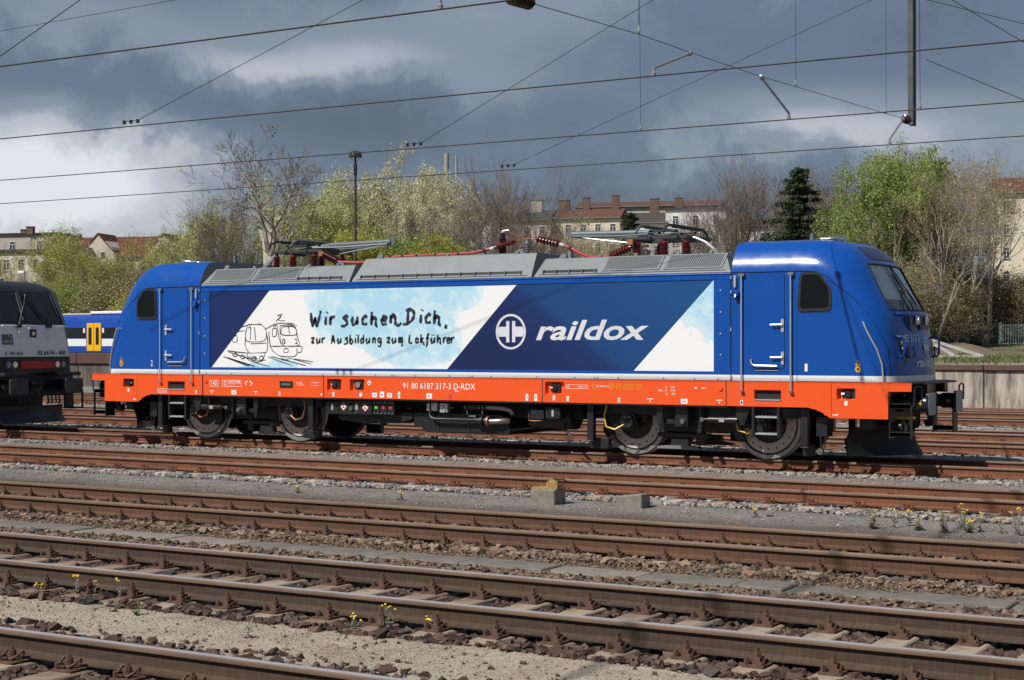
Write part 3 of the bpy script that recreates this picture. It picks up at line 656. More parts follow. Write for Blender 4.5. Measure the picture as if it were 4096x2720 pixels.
G = {  # glyph strokes in a unit cell (x, y with baseline 0, x-height 1)
 'W': [[(0, 1.5), (.1, .3), (.25, 0), (.5, .9)], [(.5, 1.0), (.55, .2), (.75, 0), (1.0, 1.1), (1.15, 1.75)]], 'i': [[(.1, 1), (.05, 0)], [(.2, 1.45), (.26, 1.6)]], 'r': [[(.05, 1), (.05, 0)], [(.05, .6), (.3, 1.0), (.6, .95)]],
 's': [[(.7, .95), (.35, 1.05), (.2, .75), (.55, .45), (.5, .05), (.1, -.15), (-.15, -.1)]], 'u': [[(.05, 1), (0, .3), (.2, 0), (.55, .5)], [(.6, 1), (.55, 0)]], 'c': [[(.6, .9), (.3, 1), (.05, .5), (.2, .05), (.6, .15)]],
 'h': [[(.1, 1.6), (.05, 0)], [(.05, .6), (.4, .95), (.55, .6), (.55, -.05), (.75, -.15)]], 'e': [[(.1, .5), (.5, .6), (.5, .95), (.2, .9), (.05, .4), (.25, 0), (.6, .15)]], 'n': [[(.05, 1), (.05, 0)], [(.05, .6), (.4, 1), (.5, .5), (.5, 0)]],
 'N': [[(.05, 1), (.05, 0)], [(.05, .6), (.4, 1.05), (.55, .5), (.6, -.1), (.95, -.2), (1.2, .1)]], 'D': [[(.35, 1.35), (.3, .1)], [(.1, 1.5), (.7, 1.6), (1.0, 1.1), (.75, .35), (.1, -.1), (-.2, -.05)]], ',': [[(.1, .25), (0, -.25)]],
 'z': [[(0, .95), (.6, .95), (.15, .1), (.7, .15)]], 'A': [[(.0, -.1), (.35, 1.5), (.6, 0)], [(.1, .5), (.6, .55)]], 'b': [[(.1, 1.6), (.05, .05), (.4, 0), (.55, .4), (.3, .75), (.05, .5)]], 'l': [[(.1, 1.6), (.05, 0)]],
 'd': [[(.5, .8), (.2, .85), (.0, .4), (.2, 0), (.5, .3)], [(.55, 1.6), (.52, 0)]], 'g': [[(.5, .9), (.15, .9), (.0, .5), (.25, .15), (.5, .5)], [(.55, 1), (.55, -.3), (.3, -.6), (.0, -.4)]],
 'm': [[(.05, 1), (.05, 0)], [(.05, .7), (.3, 1), (.38, 0)], [(.38, .7), (.65, 1), (.7, .2), (.6, -.6)]], 'L': [[(.1, 1.5), (.05, .05), (.6, .1)]], 'o': [[(.35, 1), (.05, .6), (.2, .05), (.5, .3), (.45, .85), (.25, 1)]],
 'k': [[(.1, 1.6), (.05, 0)], [(.55, 1), (.1, .5), (.5, .1), (.65, -.35)]], 'f': [[(.65, 1.5), (.4, 1.6), (.3, 1), (.25, -.4), (.0, -.55)], [(.0, .85), (.65, .9)]], 'U': [[(.05, 1), (0, .3), (.2, 0), (.55, .5)], [(.6, 1), (.55, 0)], [(.15, 1.4), (.17, 1.55)], [(.45, 1.4), (.47, 1.55)]]}
def slogan(mb, sx, sz, letters, w, y, dx=0, dz=0, slope=0):
    for ch, x, z in letters:
        for st in G[ch]: stroke(mb, [(x + dx + a * sx, z + dz + b * sz) for a, b in st], w, w * .7, y)
w1_ = [('W', -3.12, 2.43), ('i', -2.76, 2.43), ('r', -2.64, 2.43), ('s', -2.33, 2.43), ('u', -2.08, 2.43), ('c', -1.84, 2.43), ('h', -1.62, 2.42), ('e', -1.37, 2.43), ('N', -1.15, 2.45), ('D', -.80, 2.45), ('i', -.44, 2.45), ('c', -.32, 2.45), ('h', -.12, 2.43), (',', .15, 2.38)]
mb = MB(); slogan(mb, .220, .168, w1_, .074, yb - .003); mb.build('lettering', M_ink, LO)
w2_ = [('z', -3.12, 2.06), ('u', -2.97, 2.06), ('r', -2.84, 2.06), ('A', -2.60, 2.06), ('u', -2.44, 2.06), ('s', -2.27, 2.06), ('b', -2.14, 2.06), ('i', -2.01, 2.06), ('l', -1.94, 2.06), ('d', -1.87, 2.06), ('u', -1.73, 2.06), ('n', -1.58, 2.06), ('g', -1.45, 2.06),
       ('z', -1.24, 2.06), ('u', -1.10, 2.06), ('m', -.95, 2.06), ('L', -.70, 2.06), ('o', -.55, 2.06), ('k', -.43, 2.06), ('f', -.31, 2.06), ('U', -.18, 2.06), ('h', -.04, 2.06), ('r', .10, 2.06), ('e', .18, 2.06), ('r', .28, 2.06)]
mb = MB(); slogan(mb, .130, .108, w2_, .046, yb - .003); mb.build('lettering', M_ink, LO)
# --- ink sketch of two locomotives
SK = [[(-5.22, 2.30), (-4.82, 2.44), (-4.45, 2.45), (-4.33, 2.38)], [(-4.80, 2.43), (-4.84, 2.22), (-4.77, 2.10), (-4.34, 2.12), (-4.29, 2.30), (-4.36, 2.42)], [(-4.78, 2.38), (-4.70, 2.39), (-4.72, 2.14)], [(-4.60, 2.40), (-4.57, 2.12)],
      [(-4.84, 2.22), (-4.85, 2.02), (-4.78, 1.90), (-4.70, 1.85)], [(-4.29, 2.30), (-4.25, 2.10), (-4.27, 1.88)], [(-4.70, 2.05), (-4.28, 2.07)], [(-5.30, 2.28), (-4.86, 2.33)], [(-5.33, 1.90), (-4.82, 1.86), (-4.28, 1.87)], [(-5.30, 1.88), (-4.90, 1.78), (-4.62, 1.70), (-4.40, 1.72), (-4.32, 1.86)],
      [(-4.80, 1.86), (-4.78, 1.72), (-4.55, 1.66), (-4.30, 1.72)], [(-4.66, 1.78), (-4.58, 1.78), (-4.58, 1.70), (-4.66, 1.70), (-4.66, 1.78)], [(-4.46, 1.79), (-4.38, 1.79), (-4.38, 1.72), (-4.46, 1.72), (-4.46, 1.79)], [(-5.20, 2.20), (-5.08, 2.22), (-5.08, 2.10), (-5.18, 2.09), (-5.20, 2.20)], [(-5.20, 1.82), (-5.12, 1.78), (-5.05, 1.82), (-5.12, 1.86), (-5.20, 1.82)], [(-5.0, 1.78), (-4.93, 1.74), (-4.86, 1.78), (-4.93, 1.82), (-5.0, 1.78)], [(-4.76, 2.48), (-4.72, 2.44), (-4.68, 2.48)], [(-4.50, 2.48), (-4.46, 2.45), (-4.42, 2.48)],
      [(-4.30, 2.36), (-4.0, 2.47), (-3.62, 2.47), (-3.48, 2.42)], [(-3.92, 2.43), (-3.56, 2.43), (-3.47, 2.20), (-3.44, 2.02), (-3.85, 2.02), (-3.92, 2.22), (-3.92, 2.43)], [(-3.88, 2.40), (-3.57, 2.40), (-3.50, 2.24), (-3.88, 2.24), (-3.88, 2.40)], [(-3.70, 2.40), (-3.67, 2.24)], [(-4.10, 2.40), (-4.0, 2.42), (-3.96, 2.20), (-3.90, 2.05)], [(-4.12, 2.36), (-4.02, 2.37), (-4.03, 2.22), (-4.12, 2.22), (-4.12, 2.36)],
      [(-4.22, 2.30), (-4.18, 2.02), (-4.10, 1.90), (-3.92, 1.80), (-3.55, 1.79), (-3.46, 1.90)], [(-4.2, 2.0), (-3.9, 2.0), (-3.40, 2.0), (-3.35, 1.95), (-3.38, 1.88), (-3.48, 1.88), (-3.48, 1.96)], [(-3.86, 2.14), (-3.80, 2.14), (-3.80, 2.06), (-3.86, 2.06), (-3.86, 2.14)], [(-3.54, 2.14), (-3.49, 2.14), (-3.48, 2.06), (-3.54, 2.06)], [(-3.82, 1.95), (-3.72, 1.95), (-3.72, 1.88), (-3.82, 1.88), (-3.82, 1.95)],
      [(-4.03, 2.52), (-3.90, 2.63), (-3.99, 2.64), (-3.86, 2.66)], [(-3.90, 2.63), (-3.96, 2.54), (-3.80, 2.53)], [(-4.25, 1.78), (-3.60, 1.60)], [(-4.15, 1.79), (-3.25, 1.60)], [(-3.70, 1.76), (-3.12, 1.64)], [(-3.55, 1.74), (-3.05, 1.68)], [(-5.45, 1.78), (-4.75, 1.58)], [(-5.35, 1.76), (-4.60, 1.575)], [(-4.60, 1.66), (-4.2, 1.58)]]
mb = MB()
for i_, st in enumerate(SK):
    stroke(mb, st, .019, .012, yb - .0030, 5); rr = random.Random(i_)
    if i_ % 3 != 1: stroke(mb, [(a + rr.uniform(-.016, .016), b + rr.uniform(-.014, .014)) for a, b in st], .011, .007, yb - .0034, 5)
for k in range(14): x_ = -4.80 + k * .035 + (.62 if k > 7 else 0); stroke(mb, [(x_, 1.80 - .004 * k), (x_ + .02, 1.74 - .004 * k), (x_ + .035, 1.79 - .004 * k)], .012, .008, yb - .0034, 3)
mb.build('ink_drawing', M_ink, LO)
# --- round emblem and name on the navy field
def emblem(mb, fn, cx_, cz_, rx, rz_):
    n = 40; ro = [(math.cos(2*math.pi*i/n), math.sin(2*math.pi*i/n)) for i in range(n)]
    vs = [fn(cx_ + a*rx, cz_ + b*rz_) for a, b in ro] + [fn(cx_ + a*rx*.86, cz_ + b*rz_*.88) for a, b in ro]
    mb.add(vs, [[i, (i+1) % n, n + (i+1) % n, n + i] for i in range(n)])
    q = lambda a0, a1, b0, b1: mb.poly([fn(cx_ + a*rx, cz_ + b*rz_) for a, b in ((a0, b0), (a1, b0), (a1, b1), (a0, b1))])
    q(-.30, -.09, -.60, .60); q(.09, .30, -.60, .60); q(-.86, -.30, -.28, .28); q(.30, .86, -.28, .28)
fside = lambda x, z: (x, yb - .003, z)
mb = MB(); emblem(mb, fside, 1.62, 2.275, .33, .335); mb.build('emblem', M_lettgrey, LO)
mb = MB(); text_on(mb, 'raildox', 2.17, 4.50, 2.11, 2.485, fside); mb.build('lettering', M_lettgrey, LO)

# ------------------------------------------------------------------ orange sill
def cellplate(mb, xs, zs, holes, y, depth, skip=lambda a, b: False):
    "front face on a grid of cells with recessed rectangular holes"
    for i in range(len(xs) - 1):
        for j in range(len(zs) - 1):
            a0, a1, b0, b1 = xs[i], xs[i+1], zs[j], zs[j+1]; mx, mz = (a0 + a1) / 2, (b0 + b1) / 2
            if skip(mx, mz): continue
            if any(h[0] < mx < h[1] and h[2] < mz < h[3] for h in holes): continue
            mb.add([(a0, y, b0), (a1, y, b0), (a1, y, b1), (a0, y, b1)], [[0, 1, 2, 3]])
    for h0, h1, k0, k1 in holes:
        i = .025
        F_ = [(h0, y, k0), (h1, y, k0), (h1, y, k1), (h0, y, k1)]; B_ = [(h0 + i, y + depth, k0 + i), (h1 - i, y + depth, k0 + i), (h1 - i, y + depth, k1 - i), (h0 + i, y + depth, k1 - i)]
        mb.add(F_ + B_, [[0, 4, 5, 1], [1, 5, 6, 2], [2, 6, 7, 3], [3, 7, 4, 0], [4, 7, 6, 5][::-1]])
hol = [(-2.70, -2.34, 1.10, 1.34), (-2.13, -1.77, 1.10, 1.34), (2.37, 2.77, 1.10, 1.34)]
xs_ = sorted({-6.02, -2.79, 2.31, 6.0} | {v for h in hol for v in h[:2]}); zs_ = [.955, 1.10, 1.34, 1.40]
mb = MB(); cellplate(mb, xs_, zs_, hol, YS + .004, .07); mb.box(-6.02, 6.0, -1.40, 1.486, .955, 1.399); mb.build('sill', M_orange, LO)
mb = MB()
for x in (-6.02, -2.79, 2.31, 6.0): mb.box(x - .008, x + .008, YS + .001, YS + .006, .957, 1.395)
mb.build('panel_joint', M_dark, LO)
mb = MB(); mb.box(-6.02, 6.0, -1.47, 1.47, .925, .953); mb.build('sill_edge', M_black2, LO)
mb = MB(); mb.cyl((-5.93, YS - .012, 1.26), (-5.93, YS + .01, 1.26), .045, 14); mb.cyl((5.89, YS - .012, 1.26), (5.89, YS + .01, 1.26), .045, 14); mb.build('round_plug', M_orange, LO, smooth=40)
for i, x in enumerate((-5.9, -5.2, -4.0, -2.8, -2.3, -1.5, -1.1, -1.05, -.55, .26, .72, .78, 1.2, 2.2, 3.0, 3.42, 3.48, 3.9, 4.8, 5.4, 5.85)):
    MB().cyl((x, YS - .014, 1.428), (x, YS, 1.428), .013, 8).build('bolt', M_steel, LO)
for k, z in enumerate((1.85, 2.22, 2.60, 2.98)):
    for x in (-5.95, 5.90): MB().cyl((x, YS - .010, z), (x, YS, z), .016, 8).build('bolt', M_alu, LO)
def socket(x, z, lamp=False, sx=1):
    t = MB(sx); t.prism(rrect(x-.10, x+.10, z-.085, z+.085, .03), -1.445, -1.40); o = t.build('jacking_socket', M_rubber, LO)
    t = MB(sx)
    if lamp: t.cyl((x, -1.475, z), (x, -1.44, z), .06, 14); t.build('round_valve', M_chrome, o, smooth=40)
    else: t.cyl((x - .02, -1.47, z), (x - .02, -1.44, z), .06, 12); t.build('cap', M_black2, o, smooth=40); t = MB(sx); t.cyl((x - .09, -1.465, z), (x - .05, -1.465, z), .014, 8); t.build('pin', M_steel, o)
socket(-2.52, 1.225); socket(-1.95, 1.225, True); socket(2.57, 1.225)

# ------------------------------------------------------------------ small lettering and stickers on the sill
ysl = YS + .001
fs = lambda x, z: (x, ysl, z)
def lett(name, key, x0, x1, z0, z1, mat=None, fn=fs): text_on(mb_ := MB(), key, x0, x1, z0, z1, fn); return mb_.build(name, mat or M_letter, LO)
def frame2(x0, x1, z0, z1, w=.008, mat=None):
    MB().ring([(x0, z0), (x1, z0), (x1, z1), (x0, z1)], [(x0+w, z0+w), (x1-w, z0+w), (x1-w, z1-w), (x0+w, z1-w)], ysl, ysl + .0015).build('print_frame', mat or M_letter, LO)
lett('running_number', 'num', -.84, .84, 1.165, 1.285); MB().box(.37, .47, ysl, ysl + .0015, 1.128, 1.142).build('underline', M_letter, LO)
frame2(-5.82, -5.57, 1.15, 1.28); lett('lettering', 't140', -5.77, -5.62, 1.175, 1.255)
frame2(-5.47, -4.95, 1.15, 1.285); lett('lettering', 'tD', -5.42, -5.36, 1.175, 1.265); lett('lettering', 'xxx', -5.30, -5.13, 1.225, 1.27)
for x in (-5.32, -5.26, -5.20, -5.14): MB().box(x, x + .006, ysl, ysl + .0015, 1.16, 1.275).build('print_line', M_letter, LO)
MB().box(-5.32, -4.96, ysl, ysl + .0015, 1.215, 1.220).build('print_line', M_letter, LO)
for k in range(2): MB().box(-5.10, -4.98, ysl, ysl + .0015, 1.235 + k * .022, 1.245 + k * .022).build('print_line', M_letter, LO)
for s_ in (-1, 1):
    mb = MB(); stroke(mb, [(-4.75 + s_*.02, 1.27), (-4.75 + s_*.05, 1.26), (-4.75 + s_*.08, 1.20)], .018, .018, ysl, 4); stroke(mb, [(-4.75 + s_*.05, 1.21), (-4.75 + s_*.11, 1.24)], .014, .014, ysl, 2); stroke(mb, [(-4.75 + s_*.08, 1.20), (-4.75 + s_*.05, 1.18)], .014, .014, ysl, 2); mb.build('print_symbol', M_letter, LO)
MB().box(-3.92, -3.58, ysl - .006, ysl + .002, 1.145, 1.28).build('maker_plate', M_rubber, LO); text_on(mb := MB(), 'bomb', -3.87, -3.63, 1.195, 1.235, lambda x, z: (x, ysl - .008, z)); mb.build('lettering', M_greyprint, LO)
for k in range(3): MB().box(-3.48, -3.28 - .03*k, ysl, ysl + .0015, 1.20 + k*.03, 1.208 + k*.03).build('print_line', M_letter, LO)
lett('lettering', 'd1880', -3.07, -2.92, 1.245, 1.275); lett('lettering', 'd1044', -3.06, -2.92, 1.185, 1.215)
for a, b in ((-3.12, -3.09), (-2.90, -2.87)):
    for z in (1.258, 1.198): MB().box(a, b, ysl, ysl + .0015, z, z + .006).build('print_line', M_letter, LO)
def diamond(x, z, r, y, parent, sym='flame'):
    MB().poly([(x, y, z - r), (x + r, y, z), (x, y, z + r), (x - r, y, z)]).build('hazard_border', M_redp, parent)
    MB().poly([(x, y-.0015, z - r*.8), (x + r*.8, y-.0015, z), (x, y-.0015, z + r*.8), (x - r*.8, y-.0015, z)]).build('hazard_field', M_letter, parent)
    mb = MB(); q = lambda P: mb.poly([(x + a*r, y - .003, z + b*r) for a, b in P])
    if sym == 'flame': q([(-.18, -.35), (.18, -.35), (.25, -.05), (.10, .10), (.05, .42), (-.12, .12), (-.25, .0)])
    else: q([(-.14, .15), (0, .05), (.14, .15), (.12, .38), (0, .48), (-.12, .38)]); q([(-.35, -.12), (-.12, .0), (.12, .0), (.35, -.12), (.22, -.34), (0, -.22), (-.22, -.34)])
    mb.build('hazard_symbol', M_ink, parent)
diamond(-1.65, 1.27, .07, ysl, LO, 'bio')
def sticker(x, z, w, h, mat=None, mark=True):
    MB().box(x - w/2, x + w/2, ysl, ysl + .0015, z - h/2, z + h/2).build('sticker', mat or M_letter, LO)
    if mark: MB().box(x - w*.22, x + w*.22, ysl - .0012, ysl, z - h*.15, z + h*.12).build('sticker_mark', M_greyprint, LO)
for x, z, w, h in ((-5.15, 1.03, .13, .09), (-3.93, 1.02, .045, .065), (-2.84, 1.02, .04, .04), (-2.54, 1.03, .05, .09), (-1.52, 1.03, .12, .09), (-1.34, 1.04, .10, .12), (-1.16, 1.03, .12, .09), (-.93, 1.04, .05, .13), (-.22, 1.03, .13, .10),
                   (1.98, 1.04, .06, .13), (2.17, 1.04, .06, .13), (2.56, 1.04, .05, .09), (2.85, 1.03, .05, .09), (3.91, 1.02, .045, .065), (5.20, 1.02, .13, .09)): sticker(x, z, w, h)
for x in (-5.76, -4.56, 4.53, 5.87):
    mb = MB(); mb.poly([(x - .06, ysl, 1.045), (x + .06, ysl, 1.045), (x + .06, ysl, 1.06), (x - .06, ysl, 1.06)]); mb.poly([(x - .02, ysl, 1.0), (x + .02, ysl, 1.0), (x, ysl, 1.035)]); mb.build('lifting_mark', M_letter, LO)
MB().box(.235, .30, ysl, ysl + .0015, .985, 1.075).build('sticker', M_redp, LO)
mb = MB(); n = 16; mb.add([(-1.86 + .05*math.cos(6.283*i/n), ysl, 1.03 + .055*math.sin(6.283*i/n)) for i in range(n)], [list(range(n))]); mb.build('no_entry_sticker', M_letter, LO)
MB().ring([(-1.86 + .05*math.cos(6.283*i/n), 1.03 + .055*math.sin(6.283*i/n)) for i in range(n)], [(-1.86 + .04*math.cos(6.283*i/n), 1.03 + .044*math.sin(6.283*i/n)) for i in range(n)], ysl - .0015, ysl - .0005).build('red_ring', M_redp, LO)
frame2(2.81, 3.27, 1.215, 1.29, .006); lett('lettering', 'rev', 2.83, 2.90, 1.235, 1.27); lett('lettering', 'date', 3.06, 3.25, 1.235, 1.27)
lett('lettering', 'sw', 3.45, 3.70, 1.25, 1.285)
mb = MB(); mb.ring([(3.40, 1.21), (3.45, 1.265), (3.40, 1.32), (3.35, 1.265)], [(3.40, 1.222), (3.438, 1.265), (3.40, 1.308), (3.362, 1.265)], ysl, ysl + .0015); mb.build('yellow_symbol', M_yelprint, LO)
for x, k in ((3.76, 'tD'), (3.90, 'ep'), (4.05, 'ep'), (4.16, 'nbu'), (4.31, 'ep')):
    MB().ring(rrect(x - .05, x + .05, 1.215, 1.315, .03), rrect(x - .042, x + .042, 1.223, 1.307, .025), ysl, ysl + .0015).build('yellow_symbol', M_yelprint, LO); lett('lettering', k, x - .028, x + .028, 1.245, 1.285, M_yelprint)
lett('lettering', 'r132', 4.84, 5.03, 1.25, 1.285); lett('lettering', 'p97', 4.70, 5.03, 1.19, 1.225); lett('lettering', 'g78', 4.84, 5.03, 1.13, 1.165); lett('lettering', 't46', 5.53, 5.62, 1.245, 1.28)
mb = MB(); mb.poly([(5.37, ysl, 1.262), (5.44, ysl, 1.245), (5.44, ysl, 1.28)]); mb.build('print_symbol', M_letter, LO)
# ------------------------------------------------------------------ cabs
ZL = [1.40, 1.50, 1.75, 2.10, 2.40, 2.62, 2.82, 3.02, 3.22, 3.30, 3.41, 3.52, 3.62, 3.70, 3.76, 3.80, 3.83, 3.85]
cz = [1.40, 1.90, 2.40, 2.62, 3.00, 3.25, 3.41, 3.60, 3.72, 3.80, 3.85]
cW = [1.49, 1.49, 1.49, 1.49, 1.49, 1.488, 1.455, 1.36, 1.27, 1.16, .90]
cS = [8.52, 8.46, 8.28, 8.18, 7.93, 7.72, 7.60, 7.48, 7.40, 7.30, 7.1]
cX = [8.98, 8.95, 8.85, 8.78, 8.57, 8.45, 8.36, 8.22, 8.08, 7.92, 7.6]
cY = [1.04, 1.04, 1.04, 1.04, 1.01, .97, .955, .92, .86, .76, .5]
cF = [9.12, 9.09, 8.98, 8.91, 8.69, 8.56, 8.47, 8.32, 8.17, 8.00, 7.68]
def outline(z):
    W_, s0, xc, yc, xf = [float(np.interp(z, cz, c)) for c in (cW, cS, cX, cY, cF)]
    P = [(x, -W_) for x in np.linspace(6.1, s0, 7)]; a = np.array
    p0, p1, p2 = a((s0, -W_)), a((s0 + .80*(xc - s0), -W_ + .02)), a((xc, -yc))
    for t in np.linspace(0, 1, 9)[1:]: P.append(tuple(p0*(1-t)**2 + p1*2*t*(1-t) + p2*t*t))
    q1 = a((xf - .01, -yc * .42)); q2 = a((xf, 0.))
    for t in np.linspace(0, 1, 6)[1:]: P.append(tuple(p2*(1-t)**2 + q1*2*t*(1-t) + q2*t*t))
    return P
OUT = [outline(z) for z in ZL]; NC = len(OUT[0]); IC = 6 + 8      # IC = corner column (edge of the windscreen)
def front_pt(y, z, off=.004):                                    # point on the front face
    z = max(min(z, 3.84), 1.40); P = outline(z)[IC:]; ys_ = [p[1] for p in P]; xs2 = [p[0] for p in P]
    return (float(np.interp(-abs(y), ys_, xs2)) + off, y, z)
def full(row): P = OUT[row]; return [(x, y, ZL[row]) for x, y in P] + [(x, -y, ZL[row]) for x, y in P[-2::-1]]
NT2 = 2 * NC - 1
R0, R1 = ZL.index(2.62), ZL.index(3.41)
lamp_rows = None
def cab(s):
    mb = MB(s); vs = []
    for r in range(len(ZL)): vs += full(r)
    fs_ = []; ms = []
    for r in range(len(ZL) - 1):
        for c in range(NT2 - 1):
            if R0 <= r < R1 and IC <= c < NT2 - 1 - IC: continue
            fs_.append([r*NT2 + c, r*NT2 + c + 1, (r+1)*NT2 + c + 1, (r+1)*NT2 + c]); ms.append(1 if r == 0 else 0)
    t = (len(ZL) - 1) * NT2; fs_.append([t + c for c in range(NT2)]); ms.append(0)
    fs_.append([r*NT2 for r in range(len(ZL))][::1] + [r*NT2 + NT2 - 1 for r in range(len(ZL) - 1, -1, -1)]); ms.append(2)
    mb.add(vs, fs_); mb.m = ms
    c_ = mb.build('cab', [M_blue, M_white, M_grey], LO, smooth=32)
    # seam between roof and side, gaps
    mb = MB(s); mb.tube([(6.1, -1.4895, 3.285), (7.25, -1.4895, 3.285), (7.62, -1.489, 3.27), (7.85, -1.488, 3.17), (8.05, -1.478, 2.98)], .007, 4); mb.build('roof_seam', M_dark, c_)
    for sg in (-1, 1):
        mb = MB(s); mb.tube([(outline(z)[6 + k][0] + .001, sg * -outline(z)[6 + k][1], z) for z, k in ((3.12, 0), (2.98, 1), (2.80, 2), (2.55, 3), (2.26, 4), (1.95, 5), (1.60, 5), (1.52, 5))], .0065, 4); mb.build('shell_crease', M_navy, c_)
    mb = MB(s); mb.box(6.088, 6.10, -1.494, -1.488, 1.40, 3.28); mb.build('body_joint', M_dark, c_)
    # windscreen: two panes and divider, blinds and dark interior behind
    for half in (0, 1):
        mb = MB(s)
        for r in range(R0, R1):
            a, b = full(r), full(r + 1); cs = range(IC, NC - 1) if half == 0 else range(NC - 1, NT2 - 1 - IC)
            for c in cs: mb.add([tuple(np.array(p) - np.array((.012, 0, 0))) for p in (a[c], a[c+1], b[c+1], b[c])], [[0, 1, 2, 3]])
        w_ = mb.build('windscreen', M_glass, c_, smooth=60)
        sg = -1 if half == 0 else 1
        for k, (y0, y1, m_) in enumerate(((.30, .94, M_blind), (.06, .30, M_blind2))):
            mb = MB(s); A = lambda y, z: (front_pt(y * sg, z, -.035))
            n_ = 5; pts = [A(y0 + (y1 - y0) * i / n_, 2.80) for i in range(n_ + 1)]; pt2 = [A(y0 + (min(y1, .88) - y0) * i / n_, 3.42) for i in range(n_ + 1)]
            mb.add(pts + pt2, [[i, i+1, n_+2+i, n_+1+i] for i in range(n_)]); mb.build('blind', m_, w_)
    mb = MB(s); P = [front_pt(0, z, .004) for z in (2.62, 2.9, 3.15, 3.41)]
    for k, (a, b) in enumerate(zip(P[:-1], P[1:])): mb.hexa([(a[0]-.02, -.022, a[2]), (a[0], -.022, a[2]), (a[0], .022, a[2]), (a[0]-.02, .022, a[2]), (b[0]-.02, -.022, b[2]), (b[0], -.022, b[2]), (b[0], .022, b[2]), (b[0]-.02, .022, b[2])])
    mb.build('windscreen_divider', M_rubber, c_)
    mb = MB(s)
    for z in (2.62, 3.41): mb.tube([front_pt(y, z, .001) for y in np.linspace(-1.02 if z < 3 else -.94, 1.02 if z < 3 else .94, 13)], .014, 5)
    for sg in (-1, 1): mb.tube([front_pt(sg * float(np.interp(z, cz, cY)), z, 0) for z in np.linspace(2.62, 3.41, 7)], .013, 5)
    mb.build('windscreen_seal', M_rubber, c_)
    mb = MB(s); mb.box(6.2, 8.1, -1.3, 1.3, 1.45, 3.35); mb.build('cab_interior', M_interior, c_)
    mb = MB(s); mb.box(8.1, 8.55, -.95, .95, 1.6, 2.66); mb.build('driver_desk', M_interior, c_)
    # roof brow over the windscreen (dark moulding)
    mb = MB(s); rows = []
    for z in (3.50, 3.56, 3.64, 3.72): rows.append([front_pt(y, z, .012) for y in np.linspace(-.74, .74, 13)])
    for a, b in zip(rows[:-1], rows[1:]): mb.add(a + b, [[i, i+1, 14+i, 13+i] for i in range(12)])
    mb.build('roof_brow', M_navy, c_, smooth=50)
    # wipers
    for sg in (-1, 1):
        mb = MB(s); mb.tube([front_pt(sg*.12 + .02, 2.60, .03), front_pt(sg*.16, 2.80, .035), front_pt(sg*.02 - .03, 3.02, .04)], .011, 5); mb.tube([front_pt(sg*.18, 2.66, .02), front_pt(sg*.03 - .05, 3.28, .022)], .010, 4)
        mb.tube([front_pt(sg*.50, 2.58, .03), front_pt(sg*.08, 3.00, .04)], .008, 4); mb.build('wiper', M_rubber, c_)
    # hand ledge with lamps under the windscreen
    mb = MB(s); L_ = [front_pt(y, 2.555, .03 + .05 * math.cos(y * 1.5)) for y in np.linspace(-.92, .92, 15)]
    mb.tube(L_, .022, 6); mb.build('front_ledge', M_blue, c_, smooth=50)
    mb = MB(s); mb.prism([(-.55, 2.30), (-.35, 2.23), (.35, 2.23), (.55, 2.30), (.60, 2.50), (-.60, 2.50)], 8.90, 8.985, 'yz'); mb.build('lamp_niche', M_navy, c_)
    for y in (-.27, .27):
        mb = MB(s); mb.box(8.985, 9.05, y - .075, y + .075, 2.37, 2.52); l_ = mb.build('spot_lamp', M_chrome, c_, bevel=.02)
        mb = MB(s); mb.cyl((9.05, y, 2.445), (9.058, y, 2.445), .055, 14); mb.build('lens', M_alu, l_)
    mb = MB(s); mb.box(8.985, 9.02, -.10, .10, 2.28, 2.52); mb.build('lamp_vent', M_rubber, c_)
    # tall headlamp pods at the front corners
    for sg in (-1, 1):
        mb = MB(s); rows = []
        for z in np.linspace(1.70, 2.16, 7):
            t = (z - 1.70) / .46; wv = .20 * math.sin(min(1, .25 + t) * 1.57); yc_ = sg * (1.0 - .13 * (1 - t) ** 2)
            rows.append([front_pt(sg * min(abs(yc_) + .03, 1.03) - sg * wv * k / 4, z, .006) for k in range(5)])
        for a, b in zip(rows[:-1], rows[1:]): mb.add(a + b, [[i, i+1, 6+i, 5+i] if sg < 0 else [i, 5+i, 6+i, i+1] for i in range(4)])
        hl = mb.build('headlamp', M_sideglass, c_, smooth=60)
        for z in (1.82, 1.95, 2.06):
            p = front_pt(sg * .94, z, .004); mb = MB(s); mb.cyl(p, (p[0] + .012, p[1], p[2]), .035, 12); mb.build('reflector', M_chrome, hl)
        mb = MB(s); y0 = sg * 1.03; p = front_pt(y0, 2.14, 0); mb.tube([(p[0] - .04, y0, 2.17), (p[0] + .10, y0 + sg*.03, 2.16), (p[0] + .13, y0 + sg*.03, 2.10), (p[0] + .13, y0 + sg*.03, 1.88), (p[0] + .10, y0 + sg*.03, 1.82), (p[0] - .02, y0, 1.82)], .02, 6); mb.build('grab_handle', M_blue, c_, smooth=60)
        mb = MB(s); y0 = sg * .72; mb.tube([front_pt(y0 + sg*.09, 1.98, .03), front_pt(y0 - sg*.09, 1.98, .05), front_pt(y0 - sg*.10, 1.82, .05), front_pt(y0 + sg*.09, 1.81, .03), front_pt(y0 + sg*.09, 1.98, .03)], .014, 5); mb.build('coupling_handle', M_navy, c_, smooth=60)
    # front lettering: emblem, name and number (only readable on the end that faces the camera)
    fn = lambda y, z: front_pt(y, z, .006)
    if s == 1:
        mb = MB(); text_on(mb, 'n187', -.86, -.20, 2.07, 2.20, fn); mb.build('lettering', M_letter, c_)
        mb = MB(); emblem(mb, fn, .12, 1.98, .17, .17); mb.build('emblem', M_lettgrey, c_)
        mb = MB(); text_on(mb, 'raildox', -.48, .62, 1.64, 1.80, fn); mb.build('lettering', M_lettgrey, c_)
